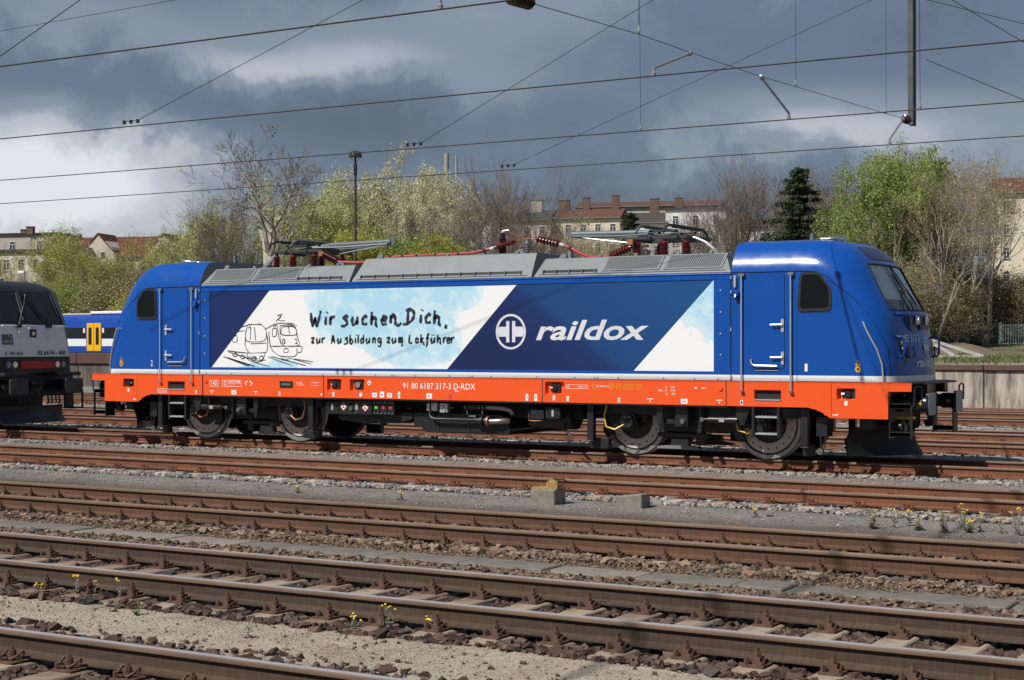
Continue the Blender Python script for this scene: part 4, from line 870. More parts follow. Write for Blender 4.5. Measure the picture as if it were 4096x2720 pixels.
    # side window
    wp = [(7.32, 2.60), (7.90, 2.61), (7.90, 2.98), (7.69, 3.25), (7.36, 3.25)]
    for sd in (-1, 1):
        yo = lambda a: a if sd < 0 else -a
        outer, inner, gl = rpoly(grow_poly(wp, .012), .09), rpoly(grow_poly(wp, -.035), .075), rpoly(grow_poly(wp, -.03), .075)
        mb = MB(s); a, b = sorted((yo(-1.506), yo(-1.484))); mb.ring(outer, inner, a, b); sw = mb.build('side_window', M_rubber, c_)
        mb = MB(s); a, b = sorted((yo(-1.496), yo(-1.488))); mb.prism(gl, a, b); mb.build('pane', M_sideglass, sw)
    # door with handles, rails and lamps
        mb = MB(s); a, b = sorted((yo(-1.492), yo(-1.482))); mb.prism(rrect(6.425, 7.085, 1.595, 3.258, .07), a, b); mb.build('door_gap', M_dark, c_)
        mb = MB(s); a, b = sorted((yo(-1.500), yo(-1.484))); mb.prism(rrect(6.433, 7.077, 1.603, 3.250, .065), a, b); dr = mb.build('door', M_blue, c_, bevel=.004)
        if sd > 0: continue
        for z in (2.37, 1.81):
            mb = MB(s); mb.prism(rrect(7.02, 7.07, z - .13, z + .10, .025), -1.512, -1.500); mb.tube([(7.045, -1.51, z + .0), (7.045, -1.545, z), (6.84, -1.548, z - .005)], .016, 6); mb.build('handle', M_alu, dr, smooth=40)
        mb = MB(s); mb.tube([(6.48, -1.50, 1.765), (6.48, -1.54, 1.765), (6.49, -1.545, 1.70), (6.55, -1.545, 1.665), (6.96, -1.545, 1.66), (6.965, -1.50, 1.66)], .014, 6); mb.build('kick_rail', M_alu, dr, smooth=50)
        mb = MB(s); mb.box(6.55, 6.98, -1.508, -1.5, 1.575, 1.585); mb.build('door_sill', M_alu, c_)
        for x in (6.30, 7.20):
            mb = MB(s); mb.cyl((x, -1.53, 1.22), (x, -1.53, 3.26), .014, 8); hr = mb.build('handrail', M_alu, c_, smooth=50)
            mb = MB(s); mb.box(x - .05, x + .05, -1.545, -1.49, 3.215, 3.265); mb.box(x - .03, x + .03, -1.545, -1.487, 1.20, 1.235); mb.build('bracket', M_steel, hr)
        mb = MB(s); mb.prism(rrect(6.155, 6.20, 3.02, 3.23, .015), -1.535, -1.49); mb.build('marker_lamp', M_alu, c_, bevel=.008)
        mb = MB(s); mb.box(6.15, 6.25, -1.56, -1.49, 2.87, 2.95); mb.cyl((6.2, -1.56, 2.83), (6.2, -1.53, 2.90), .035, 8); mb.build('camera_box', M_blue, c_, bevel=.01)
        for z in (3.20, 2.95, 2.29, 1.46): mb = MB(s); mb.cyl((6.10, -1.505, z - .03), (6.10, -1.505, z + .03), .014, 8); mb.build('hinge', M_alu, c_)
        # grab bar along the nose edge
        mb = MB(s); mb.tube([(8.44, -1.46, 2.40), (8.47, -1.53, 2.40), (8.55, -1.52, 2.22), (8.68, -1.46, 1.95), (8.76, -1.43, 1.70), (8.78, -1.42, 1.42)], .015, 6); mb.build('grab_bar', M_alu, c_, smooth=50)
        mb = MB(s); mb.box(7.30, 8.42, -1.4925, -1.489, 1.398, 1.404); mb.box(7.295, 7.303, -1.4925, -1.489, 1.40, 2.58); mb.box(7.295, 7.9, -1.4925, -1.489, 2.565, 2.571); mb.build('panel_gap', M_navy, c_)
        text_on(mb := MB(), 'one' if s == 1 else 'two', 7.44, 7.49, 1.57, 1.70, lambda x, z: (s * x if s == 1 else -(7.465*2 - x), -1.4945, z)); mb.build('cab_number', M_letter, c_)
        for k, z in enumerate((1.72, 1.615)):
            mb = MB(s)
            if k == 0: mb.poly([(8.32, -1.4945, z - .04), (8.42, -1.4945, z - .04), (8.37, -1.4945, z + .05)])
            else: mb.add([(8.37 + .05*math.cos(6.283*i/14), -1.4945, z + .055*math.sin(6.283*i/14)) for i in range(14)], [list(range(14))])
            w_ = mb.build('warning_sign', M_yelprint, c_)
            mb = MB(s); mb.box(8.352, 8.388, -1.4965, -1.4955, z - .025, z + .02); mb.build('warning_mark', M_ink, w_)
    # roof odds and ends
    for x, y, h in ((6.85, .55, .22),): mb = MB(s); mb.cyl((x, y, 3.84), (x, y, 3.84 + h), .055, 12, .045); mb.build('antenna', M_panto, c_, smooth=50)
    mb = MB(s)
    for y in (-.25, .05): mb.lathe([(.02, -.16), (.022, 0), (.035, .10), (.07, .17), (.075, .18)], (7.45, y, 3.905), (1, 0, 0), 12); mb.box(7.38, 7.42, y - .02, y + .02, 3.84, 3.90)
    mb.build('horn', M_steel, c_, smooth=40)
    return c_
# ------------------------------------------------------------------ end apron, walkway, buffers, plough
def end(s):
    y = YS + .004
    hol = [(6.52, 7.01, 1.05, 1.245), (8.0, 8.32, 1.10, 1.29)]
    xs_ = [6.0, 6.52, 7.01, 7.51, 7.66, 7.78, 7.88, 8.0, 8.32, 8.88]; zs_ = [.785, .83, .90, .955, 1.05, 1.10, 1.245, 1.29, 1.399]
    def skip(mx, mz):
        lim = float(np.interp(mx, [6, 7.50, 7.51, 7.66, 7.78, 7.88, 9], [.955, .955, .955, .92, .86, .785, .785])); return mz < lim - .001 + (.0 if mx > 7.88 or mx < 7.51 else .0)
    for sd in (-1, 1):
        mb = MB(s)
        if sd < 0:
            cellplate(mb, xs_, zs_, hol, y, .10, skip)
            mb.prism([(7.505, .951), (7.66, .915), (7.78, .855), (7.88, .785), (7.885, .956), (7.505, .956)], y + .0005, y + .02)
            mb.box(6.0, 8.87, y + .11, y + .13, .96, 1.398); mb.box(6.01, 7.6, y + .002, y + .10, .955, .96)
            mb.prism([(8.875, 1.245), (9.27, 1.25), (9.27, 1.395), (8.875, 1.398)], y + .002, y + .03); mb.box(8.84, 8.878, y + .003, y + .13, .79, 1.398)
        else: mb.prism([(6.0, .955), (7.5, .955), (7.88, .785), (8.88, .785), (8.88, 1.398), (6.0, 1.398)], 1.46, 1.486)
        mb.build('apron', M_orange, LO)
    # recessed foot slot and socket on the near side
    mb = MB(s); mb.prism(rrect(6.535, 6.995, 1.06, 1.235, .03), y + .06, y + .098); mb.build('foot_slot', M_dark, LO)
    mb = MB(s); mb.box(6.53, 7.0, y - .012, y + .08, 1.062, 1.082); mb.build('slot_tread', M_alu, LO)
    mb = MB(s); mb.prism(rrect(8.08, 8.30, 1.115, 1.275, .01), y + .055, y + .095); so_ = mb.build('jacking_socket', M_rubber, LO)
    mb = MB(s); mb.cyl((8.18, y + .02, 1.195), (8.18, y + .06, 1.195), .06, 12); mb.build('cap', M_black2, so_, smooth=40)
    mb = MB(s); mb.cyl((8.08, y + .03, 1.195), (8.12, y + .03, 1.195), .016, 8); mb.build('pin', M_steel, so_)
    for z in (1.28, .84): mb = MB(s); mb.cyl((8.79, y - .008, z), (8.79, y + .004, z), .012, 8); mb.build('bolt', M_orange, LO)
    mb = MB(s); mb.box(7.905, 7.911, y - .0015, y - .0005, .80, 1.36); mb.build('panel_joint', M_dark, LO)
    for x, z, w, h in ((8.16, 1.04, .055, .075),): mb = MB(s); mb.box(x - w/2, x + w/2, y - .002, y - .0008, z - h/2, z + h/2); mb.build('sticker', M_letter, LO)
    mb = MB(s); mb.poly([(7.93, y - .002, .83), (8.02, y - .002, .83), (8.02, y - .002, .855), (7.93, y - .002, .845)]); mb.build('lifting_mark', M_letter, LO)
    # buffer beam and walkway
    mb = MB(s); mb.box(8.45, 8.84, -1.34, 1.34, .80, 1.39); mb.build('buffer_beam', M_black, LO)
    mb = MB(s); mb.prism([(8.75, -1.40), (9.10, -1.32), (9.36, -1.02), (9.36, 1.02), (9.10, 1.32), (8.75, 1.40)], 1.362, 1.397, 'xy'); mb.build('walkway', M_black, LO, bevel=.006)
    mb = MB(s)
    for sg in (-1, 1): mb.box(8.84, 9.30, sg*.55 - .10, sg*.55 + .10, 1.20, 1.36)
    mb.box(8.84, 9.2, -.25, .25, 1.10, 1.36); mb.build('walkway_bracket', M_black2, LO)
    for sg in (-1, 1):
        yb_ = sg * .875; mb = MB(s); mb.cyl((8.84, yb_, 1.04), (8.98, yb_, 1.04), .15, 18); mb.cyl((8.98, yb_, 1.04), (9.14, yb_, 1.04), .115, 18); mb.cyl((9.14, yb_, 1.04), (9.40, yb_, 1.04), .135, 18)
        bf = mb.build('buffer', M_black2, LO, smooth=40)
        pl = rrect(yb_ - .225, yb_ + .225, .84, 1.22, .05); mb = MB(s); mb.prism(pl, 9.40, 9.44, 'yz'); mb.cm = 1; mb.prism(rrect(yb_ - .22, yb_ + .22, .845, 1.215, .05), 9.44, 9.447, 'yz'); mb.build('buffer_plate', [M_black2, M_bufface], bf, bevel=.005)
        mb = MB(s); yy = yb_ - .137; mb.poly([(9.24, yy, 1.04), (9.30, yy, 1.01), (9.30, yy, 1.07)]); mb.build('yellow_mark', M_yelprint, bf)
        # corner steps
        yo_, yi_ = (-1.45, -1.16) if sg < 0 else (1.16, 1.45)
        st = None
        for z in (.97, .50):
            mb = MB(s); mb.box(8.90, 9.24, yo_, yi_, z, z + .07); mb.box(8.90, 9.24, yo_, yo_ + .012, z - .005, z + .075)
            st = mb.build('step', M_black, LO, bevel=.004)
            for k in range(5): mb = MB(s); mb.cyl((8.94 + k * .065, (yo_ + yi_) / 2 - .09, z + .07), (8.94 + k * .065, (yo_ + yi_) / 2 - .09, z + .08), .009, 6); mb.build('tread_stud', M_steel, st)
        mb = MB(s); mb.box(8.885, 8.90, yo_, yi_, .45, 1.02); mb.build('step_hanger', M_black, LO); mb = MB(s); mb.box(9.24, 9.262, yo_, yo_ + .05 if sg < 0 else yi_, .46, 1.0); mb.build('step_hanger', M_black, LO)
        mb = MB(s); yh = yo_ + .03 if sg < 0 else yi_ - .03; mb.tube([(9.26, yh, .98), (9.30, yh, 1.05), (9.30, yh, 1.30), (9.34, yh, 1.33), (9.40, yh + (.1 if sg < 0 else -.1), 1.32), (9.40, yh + (.1 if sg < 0 else -.1), 1.05)], .016, 6); mb.build('step_handrail', M_black2, LO, smooth=50)
    # coupling hook, hoses
    mb = MB(s); mb.box(8.84, 9.05, -.16, .16, .92, 1.14); mb.tube([(9.05, 0, 1.03), (9.20, 0, 1.03), (9.27, 0, 1.06), (9.26, 0, 1.13), (9.20, 0, 1.14)], [.05, .045, .04, .03, .02], 8)
    mb.tube([(9.20, -.05, 1.02), (9.24, -.06, .85), (9.22, -.05, .72), (9.20, 0, .66), (9.22, .05, .72), (9.24, .06, .85), (9.20, .05, 1.02)], .018, 6); mb.cyl((9.22, -.05, .84), (9.22, .05, .84), .03, 8); mb.build('coupling_hook', M_black2, LO, smooth=45)
    for k, y0 in enumerate((-.55, -.42, -.28, .28, .42, .55)):
        mb = MB(s); mb.tube([(8.84, y0, .98), (8.98, y0, .98), (9.05, y0 + .02, .86), (9.04, y0 + .06, .66), (9.0, y0 + .10, .60), (8.95, y0 + .12, .70)], .022, 6); mb.build('brake_hose', M_rubber, LO, smooth=50)
    mb = MB(s); mb.tube([(8.86, -1.05, .80), (9.10, -1.04, .80), (9.16, -.9, .79)], .02, 6); mb.build('yellow_hose', M_yellow, LO, smooth=50)
    for k, (y0, z0, r_) in enumerate(((-1.2, .66, .06), (-.95, .62, .08), (-1.05, .72, .04), (-.75, .70, .05))):
        mb = MB(s); mb.cyl((8.85, y0, z0), (9.02, y0, z0), r_, 10); mb.build('valve', M_black2, LO, smooth=40)
    # snow plough: curved sheet, V in plan, concave in section
    mb = MB(s); ny_, nz_ = 17, 7; vs = []
    for j in range(nz_):
        t = j / (nz_ - 1); z = .13 + .50 * t
        for i in range(ny_):
            yv = -1.28 + 2.56 * i / (ny_ - 1); a_ = abs(yv) / 1.28
            zt_ = z + (.06 * (1 - a_) if t > .5 else 0) - (.0)
            vs.append((9.06 - .92 * a_ ** 1.35 * (1 - .25 * t) - .16 * math.sin(t * 2.2), yv, zt_))
    mb.add(vs, [[j*ny_+i, j*ny_+i+1, (j+1)*ny_+i+1, (j+1)*ny_+i] for j in range(nz_ - 1) for i in range(ny_ - 1)])
    mb.add([(p[0] - .03, p[1], p[2]) for p in vs], [[(j+1)*ny_+i, (j+1)*ny_+i+1, j*ny_+i+1, j*ny_+i] for j in range(nz_ - 1) for i in range(ny_ - 1)])
    mb.build('snow_plough', plain('plough_black', (.008, .009, .010), .45, 0, (.013, .014, .015), 6, spec=.25), LO, smooth=50)
    mb = MB(s); mb.box(8.2, 8.75, -.5, .5, .55, .82); mb.box(8.3, 8.5, -1.2, 1.2, .60, .80); mb.build('plough_bracket', M_black, LO)
    # sand pipe, signal magnet and small gear in front of the outer wheel
    mb = MB(s); mb.box(7.55, 7.75, -1.25, -.95, .45, .80); mb.build('sand_box', M_black2, LO, bevel=.01)
    mb = MB(s); mb.tube([(7.62, -1.22, .66), (7.63, -1.24, .40), (7.66, -1.24, .22)], .018, 6); mb.tube([(7.74, -1.22, .64), (7.72, -1.24, .40), (7.70, -1.24, .25)], .010, 5); mb.build('sand_pipe', M_black2, LO, smooth=50)
    mb = MB(s); mb.cyl((7.63, -1.28, .20), (7.63, -1.20, .20), .055, 14); mb.build('flange_nozzle', M_steel, LO, smooth=40)
    mb = MB(s); mb.prism([(7.98, .34), (8.22, .34), (8.18, .20), (8.02, .20)], -1.0, -.86); mb.build('pickup_box', M_greyprint, LO, bevel=.006)
    mb = MB(s); mb.tube([(7.75, -1.1, .30), (7.95, -1.0, .28), (8.1, -.95, .36), (8.15, -.95, .42)], .010, 5); mb.build('pickup_cable', M_steel, LO, smooth=50)
cabs = {s: cab(s) for s in (1, -1)}
for s in (1, -1): end(s)
MB().ring([(-7.30, .985), (-7.03, .985), (-7.03, 1.085), (-7.30, 1.085)], [(-7.293, .992), (-7.037, .992), (-7.037, 1.078), (-7.293, 1.078)], YS + .001, YS + .002).build('print_frame', M_letter, LO)
lett('lettering', 'r100', -7.27, -7.06, 1.01, 1.06); 
for k, x, z in (('one', 6.29, 1.02), ('two', 3.91, 1.02), ('three', -3.93, 1.02), ('four', -6.2, 1.02)):
    MB().box(x - .024, x + .024, ysl - .0006, ysl + .001, z - .04, z + .04).build('sticker', M_letter, LO); text_on(mb := MB(), k, x - .012, x + .012, z - .027, z + .027, lambda a, b: (a, ysl - .003, b)); mb.build('axle_number', M_ink, LO)

# ------------------------------------------------------------------ roof
for (x0, x1, zt_, yt) in ((-6.08, -2.16, 3.655, 1.20), (-2.10, 2.06, 3.775, 1.16), (2.12, 6.08, 3.655, 1.20)):
    h = zt_; sl = .06 if x0 == -2.10 else 0
    prof = [(-1.465, 3.30), (-1.45, 3.335), (-yt, h - .012), (-yt + .04, h), (yt - .04, h), (yt, h - .012), (1.45, 3.335), (1.465, 3.30)]
    a = lambda z: (z - 3.30) / .45
    mb = MB(); n = len(prof); inx = .06
    L0 = [(x0 + inx * a(z) * (2.2 if x0 > -6 else 4.2 if x0 < -6 else 1), y, z) for y, z in prof]; L1 = [(x1 - inx * a(z) * (4.2 if x1 > 6 else 0.8), y, z) for y, z in prof]
    mb.add(L0 + L1, [[i, i + n, i + n + 1, i + 1][::-1] for i in range(n - 1)] + [list(range(n))[::-1], [i + n for i in range(n)], [0, n - 1, 2*n - 1, n][::-1]])
    mb.f = [f[::-1] for f in mb.f]
    hd = mb.build('roof_hood', M_grey, LO)
    # drainage ledge with brackets
    mb = MB(); mb.box(x0 + .1, x1 - .1, -1.462, -1.44, 3.338, 3.345); mb.build('drip_ledge', M_grey, hd)
    mb = MB(); lo_, hi_ = x0 + .2, x1 - .25
    if x0 == -2.10: spans = [(lo_, hi_)]
    elif x0 < -3: spans = [(-3.5, -2.4)]
    else: spans = [(2.3, 3.4)]
    for a0, a1 in spans:
        mb = MB(); pts = lambda z: -1.45 + (z - 3.335) * (1.45 - yt) / (h - 3.347)
        mb.add([(a0, pts(3.37) - .0016, 3.37), (a1, pts(3.37) - .0016, 3.37), (a1, pts(3.42) - .0016, 3.42), (a0, pts(3.42) - .0016, 3.42)], [[0, 1, 2, 3]]); mb.build('drain_slot', M_dark, hd)
        k = a0
        while k <= a1 + .01:
            mb = MB(); mb.box(k - .008, k + .008, pts(3.36) - .022, pts(3.42) + .004, 3.355, 3.425); mb.build('rib', M_grey, hd); k += (a1 - a0) / (11 if x0 == -2.10 else 4)
    for k in (range(5) if x0 != -2.10 else range(3)):
        x = x0 + .5 + k * (x1 - x0 - 1) / (4 if x0 != -2.10 else 2)
        mb = MB(); mb.box(x - .035, x + .035, -yt + .01, -yt + .06, h - .01, h + .045); mb.build('roof_lug', M_grey, hd, bevel=.006)
    for x in (x0 + .45, x1 - .45):
        mb = MB(); mb.prism([(x - .10, h - .005), (x + .10, h - .005), (x + .035, h + .085), (x - .035, h + .085)], -yt + .05, -yt + .065); mb.build('lifting_eye', M_grey, hd)
def grille(x0, x1, parent):
    yt, h = 1.20, 3.655; f = lambda z: -1.45 + (z - 3.335) * (1.45 - yt) / (h - 3.347)
    P = lambda x, z, o: (x, f(z) - o, z)
    g = MB(); z0, z1 = 3.405, 3.632; sk = .03
    g.add([P(x0, z0, .002), P(x1, z0, .002), P(x1 + sk, z1, .002), P(x0 + sk, z1, .002)], [[0, 1, 2, 3]]); go = g.build('grille', M_dark, LO)
    fr = MB(); w = .035
    for a, b, c, d in ((x0 - w, x1 + w, z0 - .022, z0), (x0 - w, x1 + w, z1, z1 + .018)):
        k = sk if c > 3.5 else 0; fr.hexa([P(a + k, c, .001), P(b + k, c, .001), P(b + k, c, .02), P(a + k, c, .02), P(a + k, d, .001), P(b + k, d, .001), P(b + k, d, .02), P(a + k, d, .02)])
    for a in (x0 - w, x1): fr.hexa([P(a, z0, .001), P(a + w, z0, .001), P(a + w, z0, .02), P(a, z0, .02), P(a + sk, z1, .001), P(a + w + sk, z1, .001), P(a + w + sk, z1, .02), P(a + sk, z1, .02)])
    fr.build('grille_frame', M_grey, go)
    sm = MB(); sm.hexa([(-.009, f(z0) - .004, z0), (.009, f(z0) - .004, z0), (.009, f(z0) - .016, z0), (-.009, f(z0) - .016, z0), (sk - .009, f(z1) - .004, z1), (sk + .009, f(z1) - .004, z1), (sk + .009, f(z1) - .016, z1), (sk - .009, f(z1) - .016, z1)])
    n = 31; first = None
    for i in range(n):
        x = x0 + (i + .5) * (x1 - x0) / n
        if first is None: first = sm.build('slat', M_grey, go, loc=(x, 0, 0))
        else: dup(first, go, (x, 0, 0))
    for i in range(5):
        for z in (z0 - .011, z1 + .009):
            x = x0 + i * (x1 - x0) / 4 + (sk if z > 3.5 else 0); p = P(x, z, .02); MB().cyl(p, (p[0], p[1] - .008, p[2] + .003), .008, 6).build('screw', M_grey, go)
for a, b in ((3.56, 4.64), (4.80, 5.86), (-4.66, -3.58), (-5.86, -4.80)): grille(a, b, LO)

def ins(x, y, z0, z1, mat, r=.075, n=5, core=.035, name='insulator', d=None, o=None):
    prof = [(core * 1.6, 0), (core * 1.6, .02)]; H = z1 - z0; 
    for k in range(n):
        b = .03 + k * (H * .72) / n; prof += [(core * 1.25, b), (r, b + .014), (r, b + .019), (core * 1.25, b + .03)]
    prof += [(core, H * .8), (core * .85, H)]
    return MB().lathe(prof, o or (x, y, z0), d or (0, 0, 1), 16).build(name, mat, LO, smooth=35)
def panto(s):
    X = lambda x: s * x
    for x, y in ((3.79, -.50), (4.36, -.50), (4.80, -.50), (4.36, .50), (3.79, .5)): ins(X(x), y, 3.66, 4.0, M_red_ins, .095, 6, .045)
    mb = MB(s); mb.box(3.55, 4.85, -.56, -.48, 3.99, 4.05); mb.box(3.55, 4.85, .48, .56, 3.99, 4.05); mb.box(3.55, 3.63, -.48, .48, 3.99, 4.05); mb.box(4.77, 4.85, -.48, .48, 3.99, 4.05); mb.box(4.2, 4.5, -.48, .48, 4.0, 4.06)
    pf = mb.build('pantograph_frame', M_panto_dk, LO, bevel=.006)
    mb = MB(s); mb.tube([(4.45, 0, 4.10), (3.7, 0, 4.165), (2.15, 0, 4.185)], [.045, .055, .065], 10); mb.build('lower_arm', M_panto, pf, smooth=45)
    mb = MB(s); mb.tube([(2.12, -.03, 4.20), (2.12, .03, 4.20)], .085, 12); mb.cyl((2.35, -.09, 4.165), (2.35, .09, 4.165), .035, 12); mb.build('arm_joint', M_panto, pf, smooth=45)
    for sg in (-1, 1):
        mb = MB(s); mb.tube([(2.2, sg*.08, 4.14), (3.3, sg*.22, 4.10), (4.1, sg*.40, 4.10)], .022, 7); mb.build('upper_arm_tube', M_panto, pf, smooth=45)
    mb = MB(s); mb.tube([(2.22, -.05, 4.12), (2.6, -.05, 4.08), (3.45, -.05, 3.97)], .014, 6); mb.build('tie_rod', M_steel, pf, smooth=45)
    for k, x in enumerate((4.02, 4.58)):                       # two collector strips with drooping horns
        mb = MB(s)
        P = [(x, -1.02, 4.08), (x, -.93, 4.17), (x, -.80, 4.225), (x, -.55, 4.235), (x, 0, 4.235), (x, .55, 4.235), (x, .80, 4.225), (x, .93, 4.17), (x, 1.02, 4.08)]
        mb.tube(P, .026, 7); mb.box(x - .035, x + .035, -.6, .6, 4.19, 4.215); mb.build('collector_strip', M_panto_dk if k else M_panto, pf, smooth=45)
    mb = MB(s)
    for sg in (-1, 1): mb.box(4.0, 4.6, sg*.42 - .02, sg*.42 + .02, 4.13, 4.17); mb.tube([(4.05, sg*.42, 4.1), (4.3, sg*.46, 4.06), (4.55, sg*.42, 4.1)], .025, 6)
    mb.box(3.9, 4.5, -.10, .10, 4.05, 4.13); mb.cyl((4.62, -.2, 4.02), (4.62, .2, 4.02), .07, 12); mb.cyl((3.75, -.3, 4.06), (3.75, .3, 4.06), .05, 10); mb.build('head_suspension', M_panto_dk, pf, bevel=.006)
    for sg in (-1, 1): mb = MB(s); mb.tube([(4.1, sg*.35, 4.12), (4.05, sg*.40, 4.2), (3.98, sg*.42, 4.10), (3.96, sg*.42, 3.98)], .012, 5); mb.build('shunt_cable', M_rubber, pf, smooth=50)
    for y0 in (-.32, -.25):
        mb = MB(s); mb.tube([(4.72, y0, 4.03), (4.9, y0, 4.01), (5.08, y0, 3.93), (5.25, y0, 3.80), (5.36, y0, 3.67)], .017, 6); mb.build('air_hose', M_alu, pf, smooth=50)
panto(1); panto(-1)
# high-voltage gear in the middle
ins(.80, -.40, 3.775, 4.24, M_brown_ins, .082, 10, .055, 'surge_arrester'); ins(1.25, -.20, 3.775, 4.12, M_panto, .06, 5, .035)
mb = MB(); mb.cyl((.80, -.40, 4.24), (.80, -.40, 4.28), .03, 8); mb.tube([(.80, -.40, 4.28), (.93, -.38, 4.29)], .014, 6); mb.build('arrester_cap', M_alu, LO)
mb = MB(); mb.tube([(.93, -.38, 4.28), (1.02, -.35, 4.20), (1.12, -.30, 4.16), (1.22, -.22, 4.20)], .016, 6); mb.build('copper_braid', M_copper, LO, smooth=50)
mb = MB(); mb.tube([(1.08, -.30, 4.09), (1.25, -.20, 4.13)], .010, 5); mb.tube([(1.25, -.20, 4.13), (1.50, -.30, 4.09)], .010, 5); mb.build('copper_lead', M_copper, LO)
def bushing(p0, p1, n=6, r=.075):
    d = Vector(p1) - Vector(p0); L = d.length; prof = [(.03, -.04), (.04, 0)]
    for k in range(n): b = L * (k + .2) / n; prof += [(.042, b), (r, b + .012), (r, b + .018), (.042, b + .035)]
    prof += [(.032, L), (.028, L + .05)]; return MB().lathe(prof, p0, d, 14).build('cable_bushing', M_red_ins, LO, smooth=35)
bushing((1.03, -.35, 4.06), (.72, -.55, 3.95), 5, .085); bushing((1.54, -.30, 4.10), (2.02, -.30, 3.985), 7); bushing((-3.46, -.60, 3.94), (-3.10, -.60, 3.78), 7, .085); bushing((3.70, -.62, 3.85), (3.30, -.62, 3.70), 7, .08)
def cable(pts, name='hv_cable', m=None, r=.030): return MB().tube(pts, r, 8).build(name, m or M_red_cab, LO, smooth=55)
cable([(.70, -.56, 3.94), (.52, -.60, 3.90), (.25, -.60, 3.855), (-.3, -.60, 3.84), (-1.6, -.60, 3.835), (-1.95, -.60, 3.80), (-2.2, -.60, 3.75), (-2.6, -.60, 3.735), (-3.05, -.60, 3.765)])
cable([(2.05, -.30, 3.975), (2.3, -.35, 3.90), (2.55, -.42, 3.78), (2.8, -.5, 3.70), (3.25, -.60, 3.69)])
for x, y, z in ((-1.75, -.60, 3.835), (-1.45, -.6, 3.835), (-1.1, -.60, 3.835), (-.65, -.6, 3.835), (-.1, -.60, 3.84), (.5, -.60, 3.90), (2.3, -.35, 3.90)):
    MB().obox((x, y, z - .02), (.05, .085, .10), Matrix.Identity(3)).build('cable_clamp', M_rubber, LO, bevel=.008)
    MB().box(x - .03, x + .03, y - .05, y + .05, 3.655, z - .06).build('cable_stand', M_grey, LO)
for p, q in (((.62, -.58, 3.915), (.70, -.56, 3.945)), ((2.04, -.30, 3.98), (2.14, -.31, 3.955))): MB().cyl(p, q, .038, 10).build('cable_sleeve', M_alu, LO)
for x in (-3.5, 3.72): MB().box(x - .06, x + .06, -.66, -.54, 3.90, 4.0).build('copper_terminal', M_copper, LO)
mb = MB(); mb.box(-1.8, 1.6, -.9, .9, 3.773, 3.80); mb.build('roof_plate', M_grey, LO)
mb = MB(); mb.box(.68, .92, -.52, -.28, 3.77, 3.80); mb.box(1.1, 1.4, -.32, -.08, 3.77, 3.80); mb.build('insulator_base', M_grey, LO)

# ------------------------------------------------------------------ running gear
def wheel(x, near):
    sd = -1 if near else 1; y0 = sd * .82                     # outer face
    dirv = (0, -sd, 0)
    mb = MB(); n = 44
    prof = [(.0, .03), (.33, .03), (.36, .045), (.545, .045), (.555, .0), (.60, 0), (.622, .006), (.625, .02), (.625, .095), (.652, .115), (.652, .13), (.60, .140), (.30, .14), (0, .14)]
    mb.lathe(prof, (x, y0, .625), dirv, n)
    # material by ring
    m = []
    for i in range(len(prof) - 1): m += [0 if i in (3, 4, 5, 6, 7, 8, 9, 10) else 1] * n
    m += [1, 1]; mb.m = m
    w = mb.build('wheel', [M_tread, M_black], LO, smooth=35)
    mb = MB(); mb.lathe([(.34, .035), (.345, .012), (.515, .012), (.52, .035)], (x, y0, .625), dirv, n); mb.build('brake_disc', M_disc, w, smooth=35)
    for k in range(18):
        a = rad(20 * k + (10 if x > 5 else 0)); mb = MB(); mb.cyl((x + .445*math.cos(a), y0 - sd*.0135, .625 + .445*math.sin(a)), (x + .445*math.cos(a), y0 - sd*.010, .625 + .445*math.sin(a)), .017, 8); mb.build('bolt_hole', M_dark, w)
    return w
for x in (-6.52, -3.92, 3.92, 6.52):
    for near in (True, False): wheel(x, near)
    MB().cyl((x, -.70, .625), (x, .70, .625), .09, 14).build('axle', M_black, LO, smooth=50)
    MB().cyl((x, -.35, .62), (x, .35, .62), .40, 18).build('traction_motor', M_black, LO, smooth=50)
